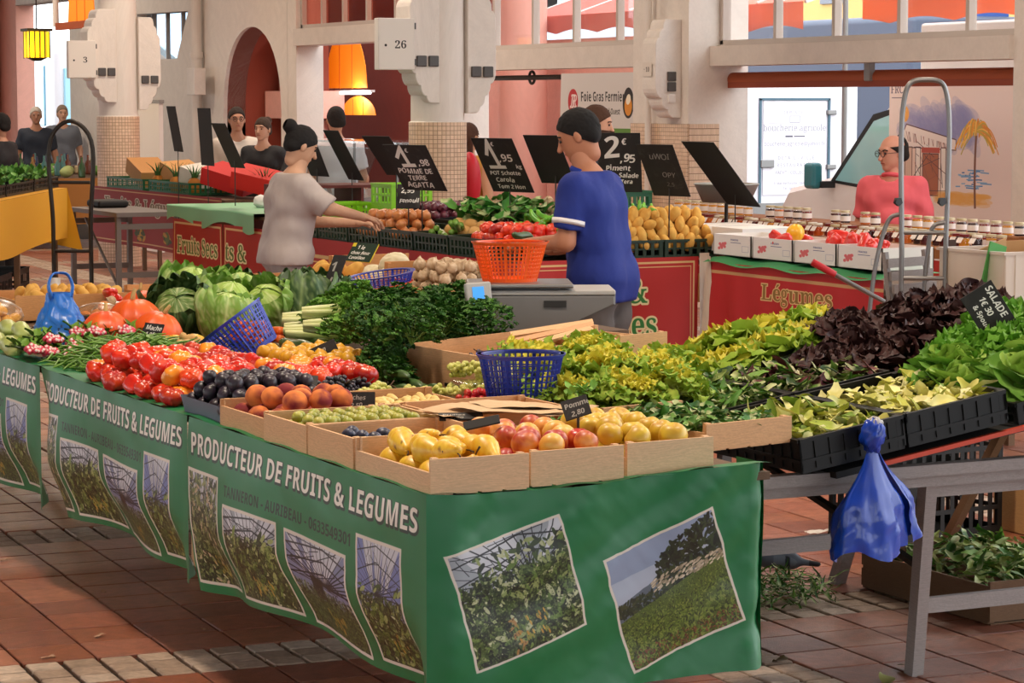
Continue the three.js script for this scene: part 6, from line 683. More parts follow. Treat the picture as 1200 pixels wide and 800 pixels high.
// ---------------------------------------------------------------- far left: yellow cloth table, grey table, hand cart
{ const A = V(1.86, 11.35, 0);   // seen end: table runs away along the aisle
  const t = thing('yellow_table', 'table under a bright yellow cloth at the left edge', 'table', [4.0, 16.8, 0], -26.4 * PI / 180); const L = 5.0; mesh('top', box(1.2, .03, L, -.62, .98, L / 2 - .3), M.woodDark, t); for (const [x, z] of [[-.1, -.2], [-1.1, -.2], [-.1, 1.6], [-.1, 3.2]]) mesh('leg', box(.045, .97, .045, x, .485, z), M.woodDark, t);
  const ym = std({ color: '#e0a012', roughness: .7, side: D2 }); const c = thing('yellow_cloth', 'bright yellow cloth hanging over the table by the seed trays', 'cloth', [4.0, 16.8, 0], -26.4 * PI / 180);
  mesh('side_drop', grid(40, 10, (u, v) => [.0 + .02 * Math.sin(u * 12) * v, lerp(1.0, .54 + .02 * Math.sin(u * 9), v), lerp(-.32, L - .3, u)]), ym, c); mesh('top_sheet', grid(10, 2, (u, v) => [lerp(0, -1.2, v), 1.002, lerp(-.32, L - .3, u)]), ym, c);
  mesh('corner_flap', grid(8, 10, (u, v) => [lerp(0, -1.2, u) + .12 * v * (1 - u), lerp(1.0, .42 + .3 * u, v), -.32 - .1 * v * (1 - u)]), ym, c);
  // reuse the same axis for the seedling trays
  for (let i = 0; i < 3; i++) { const q = v3(-.35, 1.005, .15 + i * 1.25).applyAxisAngle(v3(0, 1, 0), -26.4 * PI / 180); const tr = plasticCrate('black tray of green seedlings on the yellow cloth', [4.0 + q.x, 16.8 - q.z, q.y], [.5, 1.2, .1], plast.black, { turn: -26.4 * PI / 180, group: 'seedling trays on the yellow cloth' }); const g = []; const r = rng(50 + i); for (let k = 0; k < 240; k++) g.push(paint(grid(2, 2, (u, v) => [(u - .5) * .05 * Math.sin(PI * clamp(.15 + v * .8)), v * .03 + .01 * Math.abs(u - .5), v * .06]), r.pick(['#4f8a34', '#6fa54a', '#3c7028'])).rotateX(r.r(-.8, .2)).rotateY(r() * 6).translate(r.r(-.22, .22), .08 + r() * .09, r.r(-.56, .56))); const sd = mesh('seedlings', merge(g), M.leaf, tr); sd.userData.kind = 'stuff'; }
  for (const [i, z] of [.3, 1.1, 2.0].entries()) { const q = v3(-.5, 0, z).applyAxisAngle(v3(0, 1, 0), -26.4 * PI / 180); plasticCrate('black crate stored under the yellow table', [4.0 + q.x, 16.8 - q.z, 0], [.4, .6, .3], plast.black, { turn: -.46, group: 'black crates under the yellow table' }); }
}
{ const t = thing('grey_work_table', 'small grey metal work table in front of the far red banner', 'table', [4.72, 17.2, 0]); t.rotation.y = 0; const gm = std({ color: '#77706c', roughness: .55, metalness: .2 }); mesh('top', box(.62, .04, 1.5, 0, .77, 0), gm, t); for (const [x, z] of [[-.28, .7], [.28, .7], [-.28, -.7], [.28, -.7]]) mesh('leg', box(.045, .75, .045, x, .375, z), gm, t); for (const z of [.7, -.7]) for (const y of [.66, .22]) mesh('stretcher', box(.56, .05, .03, 0, y, z), gm, t); mesh('brace', bar(v3(-.28, .1, .7), v3(-.28, .7, -.3), .02, .02), gm, t); const b = solo('folded_cloth', rbox(.3, .07, .4, .03, 4.72, .827, -17.7, 2), M.blackSoft, 'dark folded cloth on the grey work table', 'cloth'); }
{ const t = thing('hand_cart', 'black tubular hand cart with shelves beside the yellow table', 'cart', [0, 0, 0]); const a = V(3.14, 14.11, 0), b = V(3.41, 13.98, 0), up = (v, h) => v3(v.x, h, v.z); mesh('frame', tube(curve([up(a, .05), up(a, .8), up(a, 1.52), a.clone().lerp(b, .5).setY(1.64), up(b, 1.52), up(b, .8), up(b, .05)], 50), .018, 8), M.darkSteel, t); for (const h of [.12, .6, 1.15]) mesh('crossbar', tube([up(a, h), up(b, h)], .014, 8), M.darkSteel, t); mesh('plate', box(.3, .012, .22, 3.28, .06, -13.95), M.darkSteel, t); for (const v of [a, b]) mesh('wheel', new THREE.TorusGeometry(.08, .03, 8, 16).rotateY(PI / 2).translate(v.x, .11, v.z - .1), M.black, t); }
// blue carrier bag on the front stall, white jug below the yellow table
{ const t = thing('blue_carrier_bag', 'translucent blue carrier bag standing behind the radishes', 'bag', [.3, 4.28, .8]); const m = phy({ color: '#2f7fe0', roughness: .3, transmission: .25, thickness: 0, side: D2 }); mesh('bag_body', grid(40, 20, (u, v) => { const a = u * TAU, w = lerp(.115, .05, smooth(.15, 1, v)) * (1 + .1 * Math.sin(a * 5 + v * 4) + .3 * fbm(Math.cos(a) * 2.5, v * 5, Math.sin(a) * 2.5)); return [Math.cos(a) * w, v * .22, Math.sin(a) * w * .8]; }, { closeU: true }), m, t); mesh('bag_base', new THREE.CircleGeometry(.1, 20).rotateX(-PI / 2).translate(0, .004, 0), m, t); for (const k of [-1, 1]) mesh('handle', tube(curve([v3(k * .04, .2, .02), v3(k * .05, .25, .01), v3(k * .03, .295, 0), v3(0, .3, -.01)], 10), (q) => .02 - .01 * q, 8, null, .35), m, t); mesh('contents', fruit((a, b) => .075 * (1 + .1 * noise(Math.cos(a) * 3, b * 3, Math.sin(a) * 3)), { nu: 16, nv: 10 }).translate(0, .07, 0), std({ color: '#28406a', roughness: .8 }), t); }
{ const t = thing('white_jug', 'white plastic jug on the floor under the yellow table', 'jug', [3.0, 13.6, 0]); mesh('body', lathe([[0, 0], [.16, 0], [.18, .05], [.18, .26], [.1, .36], [.04, .38], [.04, .42], [0, .42]], 20), std({ color: '#c9c6c2', roughness: .4 }), t); }
// ---------------------------------------------------------------- columns with tiled feet and scalloped brackets
const tileTex = tex(256, (u, v) => { const a = (u * 8) % 1, b = (v * 8) % 1, j = a < .1 || b < .1; const k = noise(Math.floor(u * 8) * 3.1, Math.floor(v * 8) * 5.7); return j ? [.6, .47, .38] : [.88 + k * .08, .76 + k * .08, .64 + k * .08]; }, { srgb: true });
const tileBump = tex(256, (u, v) => ((u * 8) % 1 < .1 || (v * 8) % 1 < .1) ? 0 : 1);
const tileMat = std({ map: again(tileTex, 3.6), roughness: .35, bumpMap: again(tileBump, 3.6), bumpScale: .0015 });
const plaster = std({ color: '#e8dfd6', roughness: .8, map: again(T.plaster, .9), bumpMap: T.speck, bumpScale: .0012 });
function scallop(w, h, n) { const pts = [[0, h], [0, 0]]; const steps = n; for (let i = 0; i < steps; i++) { const a0 = i / steps, a1 = (i + 1) / steps, x0 = w * (.25 + .75 * a0), y0 = h * .34 * a0 ** 1.3, x1 = w * (.25 + .75 * a1), y1 = h * .34 * a1 ** 1.3; for (let k = 1; k <= 5; k++) { const t = k / 5; pts.push([lerp(x0, x1, Math.sin(t * PI / 2)), lerp(y0, y1, 1 - Math.cos(t * PI / 2))]); } } for (let i = 0; i < 3; i++) { const x0 = w * (1 - .22 * i / 3 * 2), y0 = h * (.72 + .28 * i / 3), x1 = w * (1 - .22 * (i + 1) / 3 * 2), y1 = h * (.72 + .28 * (i + 1) / 3); for (let k = 1; k <= 4; k++) { const t = k / 4; pts.push([lerp(x0, x1, 1 - Math.cos(t * PI / 2)), lerp(y0, y1, Math.sin(t * PI / 2))]); } } return pts; }
function column(label, p, s, { number, boxed, lw = .26, rw = .25, lz = 1.78, rz = 1.7 }) {
  const t = thing('hall_column', label, 'column', [p, s, 0]);
  mesh('shaft', cyl(.215, .2, 4.7, 0, 1.62 + 2.35, 0, 32), plaster, t);
  const cg = new THREE.CylinderGeometry(.232, .232, 1.63, 32, 1, true).translate(0, .815, 0); cg.attributes.uv.array.forEach((_, i, a) => { a[i] *= i % 2 ? 1.63 : TAU * .232; }); mesh('tiled_foot', cg, tileMat, t); mesh('foot_ledge', new THREE.CylinderGeometry(.205, .232, .012, 32).translate(0, 1.636, 0), plaster, t);
  for (const k of [-1, 1]) { const w = k < 0 ? lw : rw, z0 = k < 0 ? lz : rz, d = k < 0 ? .26 : .1, g = extrude(scallop(w, 1.0, 4), d, .006); if (k < 0) g.scale(-1, 1, 1); const gi = k < 0 ? (() => { const n = g.toNonIndexed ? (g.index ? g.toNonIndexed() : g) : g; const P = n.attributes.position.array; for (let i = 0; i < P.length; i += 9) for (let c = 0; c < 3; c++) { const q = P[i + 3 + c]; P[i + 3 + c] = P[i + 6 + c]; P[i + 6 + c] = q; } n.computeVertexNormals(); return n; })() : g; const br = mesh('bracket', gi.translate(k < 0 ? -.08 : .19, z0, k < 0 ? -.05 : .06), plaster, t); const fz = k < 0 ? .215 : .165; for (const i of [0, 1]) mesh('socket', rbox(.085, .085, .03, .008, (k < 0 ? -.19 : .31) + (i - .5) * .105, z0 + .33, fz + .012), M.socket, br); }
  if (number) { const b = mesh('fuse_box', rbox(.3, .4, .1, .006), M.whitePaint, t); b.position.set(-.47, 2.24, .22); b.rotation.y = -.1; const f = mesh('number', new THREE.PlaneGeometry(.28, .38).translate(0, 0, .052), std({ map: canvasTex(140, 190, (x, w, h) => { x.fillStyle = '#e3dbd2'; x.fillRect(0, 0, w, h); x.fillStyle = '#1c1a19'; x.font = 'bold 44px serif'; const m = x.measureText(number).width; x.fillText(number, w * .62 - m / 2, 112); x.beginPath(); x.arc(26, 100, 5, 0, TAU); x.fill(); }), roughness: .6 }), b); for (const y of [-.14, .14]) mesh('hinge', box(.012, .05, .015, .156, y, .04), M.socket, b); }
  return t;
}
column('white hall column with number 26 box and tiled foot', 5.9, 12.74, { number: '26' });
column('white hall column with tiled foot beside the far produce counter', 5.92, 21.1, { number: '3', lw: .32, rw: .25 });
column('white tiled column far behind at the street doors', 6.0, 29.4, {});
// ---------------------------------------------------------------- street front
const wallB = (name, p0, p1, s0, s1, z0, z1, m = wallMat, parent) => struct(name, box(p1 - p0, z1 - z0, s1 - s0, (p0 + p1) / 2, (z0 + z1) / 2, -(s0 + s1) / 2), m, parent);
{
  wallB('wall_right', PF, 9.15, 6.5, 9.12, 0, 6.2); wallB('wall_pier', PF - .25, 9.15, 13.32, 14.3, 0, 6.2); wallB('wall_pier', PF, 9.15, 18.5, 19.4, 0, 6.2, wallMat); wallB('wall_pier', PF, 9.15, 23.1, 23.39, 0, 6.2);
  const tp = struct('trim', new THREE.BoxGeometry(.02, 1.6, 1.0).translate(PF - .26, .8, -13.81), tileMat); const uv = tp.geometry.attributes.uv.array; uv.forEach((_, i) => { uv[i] *= i % 2 ? 1.6 : 1; }); const te = struct('trim', new THREE.BoxGeometry(.3, 1.6, .02).translate(PF - .1, .8, -13.31), tileMat);
  for (const [i, [s0, s1, zb, zt, ms]] of [[9.12, 13.32, 2.1, 2.27, [9.77, 10.65, 11.56, 12.44]], [14.3, 18.5, 2.11, 2.31, [15.18, 16.05, 16.92, 17.8]], [19.4, 23.1, 2.46, 2.66, [20.3, 21.1, 21.8, 22.45]]].entries()) {
    wallB('wall_beam', PF - .04, 9.1, s0, s1, zb, zt, std({ color: '#dcd1c7', roughness: .7, map: again(T.plaster, .6) })); wallB('wall_upper', PF, 9.12, s0, s1, 4.3, 6.2);
    const w = new THREE.Group(); w.name = 'window_' + (i + 1); w.userData.kind = 'structure'; scene.add(w); const fm = std({ color: '#b9aca2', roughness: .6 }); const ed = [s0, ...ms, s1];
    mesh('frame', merge([box(.08, .05, s1 - s0, PF + .1, zt + .025, -(s0 + s1) / 2), box(.08, .05, s1 - s0, PF + .1, 4.28, -(s0 + s1) / 2), box(.08, 2, .05, PF + .1, (zt + 4.3) / 2, -s0 - .03), box(.08, 2, .05, PF + .1, (zt + 4.3) / 2, -s1 + .03)]), fm, w);
    for (const m of ms) mesh('mullion', box(.07, 4.3 - zt, .045, PF + .1, (zt + 4.3) / 2, -m), fm, w);
    for (let k = 0; k + 1 < ed.length; k++) mesh('pane', box(.006, 4.3 - zt - .06, ed[k + 1] - ed[k] - .05, PF + .12, (zt + 4.3) / 2, -(ed[k] + ed[k + 1]) / 2), phy({ color: i === 2 ? '#d8a090' : '#ffffff', roughness: .04, transmission: 1, thickness: 0, specularIntensity: .5 }), w);
  }
  // bracket with number 10 on the pier
  const b = thing('wall_bracket', 'scalloped white bracket numbered 10 with sockets on the pier', 'bracket', [PF - .25, 13.55, 1.65]); const sc = extrude(scallop(.26, .85, 3), .22, .006).rotateY(PI).translate(0, 0, .1); mesh('body', sc, plaster, b); for (const z of [0, 1]) mesh('socket', rbox(.08, .08, .03, .006, -.1 - z * .0, .36 - z * .09, .115), M.socket, b); mesh('switch', rbox(.07, .07, .03, .006, -.1, .17, .115), M.white, b); mesh('number', new THREE.PlaneGeometry(.16, .12).rotateY(-PI / 2).translate(-.268, .42, -.02), std({ map: canvasTex(96, 72, (x, w, h) => { x.fillStyle = '#d9cfc5'; x.fillRect(0, 0, w, h); x.fillStyle = '#2a2624'; x.font = 'bold 34px serif'; x.fillText('· 10', 12, 48); }), roughness: .7 }), b);
  const pipe = thing('rain_pipe', 'thin pale pipe running down the pier', 'pipe', [PF - .32, 13.9, 0]); mesh('shaft', cyl(.03, .03, 6, 0, 3, 0, 10), plaster, pipe);
  // rolled shutter in the first bay and the rod with a banner in the second
  const rs = thing('rolled_awning', 'brown rolled awning hanging across the street opening', 'awning', [9.0, 11.3, 1.985]); mesh('roll', new THREE.CylinderGeometry(.06, .06, 4.1, 14).rotateX(PI / 2), std({ color: '#a5502c', roughness: .7 }), rs); mesh('valance', box(.012, .05, 4.1, -.05, -.05, 0), std({ color: '#8c3c22', roughness: .7 }), rs); mesh('bracket', rbox(.06, .16, .08, .01, -.06, .05, .15), M.grey, rs);
  const rd = thing('awning_rod', 'dark double rod across the second street opening', 'rod', [8.9, 16.4, 2.03]); mesh('rod', cyl(.025, .025, 4.1, 0, 0, 0, 10).rotateX(PI / 2), M.darkSteel, rd); mesh('rod', cyl(.014, .014, 4.1, 0, -.07, 0, 8).rotateX(PI / 2), M.darkSteel, rd); mesh('clamp', new THREE.TorusGeometry(.06, .015, 8, 16).rotateY(PI / 2).translate(0, 0, -.6), M.darkSteel, rd);
  const fg = drape('hanging_banner', 'grey banner lettered for duck liver hanging in the street opening', [8.78, 16.14], [8.78, 14.62], 2.06, 1.5, clothM(canvasTex(1024, 380, (x, w, h) => { x.fillStyle = '#d2cbc6'; x.fillRect(0, 0, w, h); x.fillStyle = '#5d8a34'; x.fillRect(480, 350, 544, 30); x.fillStyle = '#b52a30'; x.beginPath(); x.ellipse(170, 180, 66, 80, 0, 0, TAU); x.fill(); x.strokeStyle = '#ead9d4'; x.lineWidth = 9; x.font = 'italic bold 110px serif'; x.strokeText('R', 132, 218); x.fillStyle = '#2c2624'; x.font = 'bold 84px sans-serif'; x.save(); x.translate(268, 180); x.scale(.82, 1); x.fillText('Foie Gras Fermier', 0, 0); x.restore(); x.font = 'bold 52px sans-serif'; x.save(); x.translate(276, 262); x.scale(.86, 1); x.fillText('Spécialités du Sud-Ouest', 0, 0); x.restore(); x.fillStyle = '#241c18'; x.beginPath(); x.ellipse(905, 190, 66, 96, 0, 0, TAU); x.fill(); x.fillStyle = '#d88a24'; x.beginPath(); x.ellipse(905, 210, 44, 60, 0, 0, TAU); x.fill(); x.fillStyle = '#efe2c8'; x.beginPath(); x.ellipse(905, 168, 26, 34, .4, 0, TAU); x.fill(); })), { amp: .015, cat: 'banner' });
  drape('hanging_poster', 'white poster with a blue and yellow sketch beside the pier', [8.83, 14.6], [8.83, 14.34], 2.0, 1.2, clothM(canvasTex(128, 384, (x, w, h) => { x.fillStyle = '#dcd3d2'; x.fillRect(0, 0, w, h); x.strokeStyle = '#7a86a8'; x.lineWidth = 3; x.strokeRect(24, 60, 40, 44); x.font = 'bold 20px sans-serif'; x.fillStyle = '#5a6a96'; x.fillText('ACR', 26, 84); x.fillText('EA', 30, 102); x.fillStyle = '#e8b23a'; x.beginPath(); x.arc(74, 180, 20, 0, TAU); x.fill(); x.strokeStyle = '#6a7aa8'; for (let i = 0; i < 8; i++) { x.beginPath(); x.moveTo(20, 300 - i * 10); x.quadraticCurveTo(60, 200 + i * 8, 110, 210 + i * 14); x.stroke(); } })), { amp: .01, nu: 8, cat: 'poster' });
  // arch wall
  const sh = new THREE.Shape(); sh.moveTo(23.4, 0); sh.lineTo(27, 0); sh.lineTo(27, 6.2); sh.lineTo(23.4, 6.2); const hole = new THREE.Path(); hole.moveTo(23.62, 0); hole.lineTo(23.62, 1.6); for (let i = 0; i <= 18; i++) { const a = PI - PI * i / 18; hole.lineTo(24.64 + Math.cos(a) * 1.03, 1.6 + Math.sin(a) ** .85 * 1.13); } hole.lineTo(25.67, 0); sh.holes.push(hole);
  const ag = boxUV(new THREE.ExtrudeGeometry(sh, { depth: .3, bevelEnabled: false }).rotateY(PI / 2).translate(PF, 0, 0)); struct('wall_arch', ag, wallMat);
  const reveal = grid(1, 22, (u, v) => { const k = v * 22; let s, z; if (k < 2) { s = 25.67; z = k / 2 * 1.6; } else if (k > 20) { s = 23.62; z = (22 - k) / 2 * 1.6; } else { const a = PI * (k - 2) / 18; s = 24.64 + Math.cos(a) * 1.03; z = 1.6 + Math.sin(a) ** .85 * 1.13; } return [PF + .05 + u * (.35 + .75 * smooth(15, 10, k)), z, -s]; }); struct('trim', reveal, std({ color: '#a04a36', roughness: .85, side: D2 }));
  wallB('wall_recess', 9.95, 10.1, 25.25, 29, 0, 4, redWall); { const d = struct('door', box(.06, 1.95, 1.3, 9.9, .975, -26.1), std({ color: '#1c1512', roughness: .6 })); mesh('lintel', box(.08, .06, 1.4, 9.9, 1.97, -26.1), redWall, d); }
  // bay with the orange blind
  wallB('wall_recess', 11.2, 11.35, 22.6, 29, 0, 4.2, redWall); wallB('wall_pier', 9.5, 9.9, 24.75, 25.5, 1.55, 4, std({ color: '#8d4636', roughness: .85 })); const pc = thing('pink_pillar', 'short round pink pillar under the red wall', 'pillar', [9.7, 25.1, 0]); mesh('shaft', cyl(.3, .3, 1.6, 0, .8, 0, 24), pinkWall, pc); mesh('capital', box(.7, .35, 1.0, 0, 1.75, 0), pinkWall, pc);
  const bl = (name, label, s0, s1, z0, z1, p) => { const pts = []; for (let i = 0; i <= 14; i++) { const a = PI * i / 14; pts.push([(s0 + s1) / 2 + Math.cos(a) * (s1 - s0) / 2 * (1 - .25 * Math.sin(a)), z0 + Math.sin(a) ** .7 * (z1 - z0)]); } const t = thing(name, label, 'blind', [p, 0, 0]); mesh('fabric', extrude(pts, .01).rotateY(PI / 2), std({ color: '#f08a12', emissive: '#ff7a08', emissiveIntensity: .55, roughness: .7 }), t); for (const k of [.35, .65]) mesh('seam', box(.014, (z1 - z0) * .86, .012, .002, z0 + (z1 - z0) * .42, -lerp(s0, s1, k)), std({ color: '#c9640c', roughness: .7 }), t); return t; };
  bl('orange_blind', 'glowing orange arched blind behind the number 26 box', 23.75, 25.1, 1.96, 2.75, 10.0); bl('orange_blind', 'low orange blind below the bright strip behind the fish counter', 23.6, 24.7, 1.62, 1.86, 10.05);
  { const t = thing('tube_lamp', 'bright white tube lamp between the two orange blinds', 'lamp', [10.0, 24.3, 1.9]); mesh('lamp_tube', cyl(.022, .022, 1.3, 0, 0, 0, 10).rotateX(PI / 2), std({ color: '#ffffff', emissive: '#eaf4ff', emissiveIntensity: 2.2 }), t); mesh('fitting', box(.05, .03, 1.36, .03, .02, 0), M.white, t); const L = new THREE.PointLight('#eaf4ff', 1); L.position.set(9.9, 1.85, -24.0); L.castShadow = true; L.name = 'tube_light'; scene.add(L); }
  // wall with the slanted window, far left openings
  const sh2 = new THREE.Shape(); sh2.moveTo(27, 0); sh2.lineTo(32.5, 0); sh2.lineTo(32.5, 6.2); sh2.lineTo(27, 6.2); const h2 = new THREE.Path(); h2.moveTo(26.99 + .02, 3.0); h2.lineTo(27.5, 2.37); h2.lineTo(28.3, 2.37); h2.lineTo(29.2, 2.6); h2.lineTo(29.2, 3.02); sh2.holes.push(h2); struct('wall_left', boxUV(new THREE.ExtrudeGeometry(sh2, { depth: .3, bevelEnabled: false }).rotateY(PI / 2).translate(PF, 0, 0)), wallMat); { const w = struct('window_4', box(.008, .75, 2.3, PF + .15, 2.7, -28.1), phy({ color: '#dff0fb', roughness: .1, transmission: 1, thickness: 0 })); for (const s of [27.55, 28.2, 28.8]) mesh('mullion', box(.05, .75, .05, PF + .12, 2.7, -s), std({ color: '#8f8a86', roughness: .6 }), w); }
  wallB('wall_left', PF, 9.1, 35.5, 42, 0, 6.2, pinkWall); wallB('wall_lintel', PF, 9.1, 32.5, 35.5, 3.35, 6.2, wallMat); wallB('wall_end', -6, PF, 44, 44.3, 0, 6.2, wallMat);
  const pp = thing('rain_pipe', 'white downpipe between the arch and the slanted window', 'pipe', [PF - .1, 26.42, 0]); mesh('shaft', cyl(.075, .075, 6.2, 0, 3.1, 0, 12), plaster, pp); mesh('collar', cyl(.095, .095, .08, 0, 2.4, 0, 12), plaster, pp); const bb = mesh('small_box', rbox(.16, .35, .3, .01, -.12, 2.05, .32), M.whitePaint, pp);
  { const t = thing('yellow_lantern', 'square yellow glass lantern hanging near the left opening', 'lantern', [5.7, 23.45, 2.26]); mesh('glass', box(.24, .3, .24, 0, .19, 0), std({ color: '#f0c818', emissive: '#ffd21a', emissiveIntensity: .7, roughness: .3 }), t); for (const [x, z] of [[-.12, -.12], [.12, -.12], [-.12, .12], [.12, .12], [0, .12], [-.06, .12], [.06, .12], [-.12, 0]]) mesh('bar', box(.012, .32, .012, x, .19, z * 1.02), M.darkSteel, t); mesh('base', lathe([[0, 0], [.05, 0], [.13, .035], [.14, .045], [0, .045]], 4).rotateY(PI / 4), M.darkSteel, t); mesh('cap', box(.3, .03, .3, 0, .36, 0), M.darkSteel, t); mesh('rod', cyl(.008, .008, 3.5, 0, 2.1, 0, 6), M.darkSteel, t); const L = new THREE.PointLight('#ffd24a', 1.2); L.position.set(5.5, 2.4, -23.2); L.castShadow = true; L.name = 'lantern_light'; scene.add(L); }
  bl('orange_blind', 'wide orange arched blind above the left street opening', 24.1, 25.2, 2.76, 3.6, 6.6); const br = thing('brown_valance', 'dark orange pelmet below the wide orange blind', 'pelmet', [6.55, 24.65, 2.72]); mesh('board', box(.05, .09, 1.7, 0, 0, 0), std({ color: '#a84a1c', roughness: .7 }), br); mesh('drop', box(.03, .12, .55, 0, -.1, .6), std({ color: '#c45a1e', roughness: .7 }), br); mesh('post', cyl(.04, .04, 3.5, 0, 1.75, -.9, 8), plaster, br);
  { const t = thing('pink_pillar', 'thick pink pillar at the left street opening', 'pillar', [8.3, 36.6, 0]); mesh('shaft', cyl(.5, .5, 6.2, 0, 3.1, 0, 24), pinkWall, t); }
}
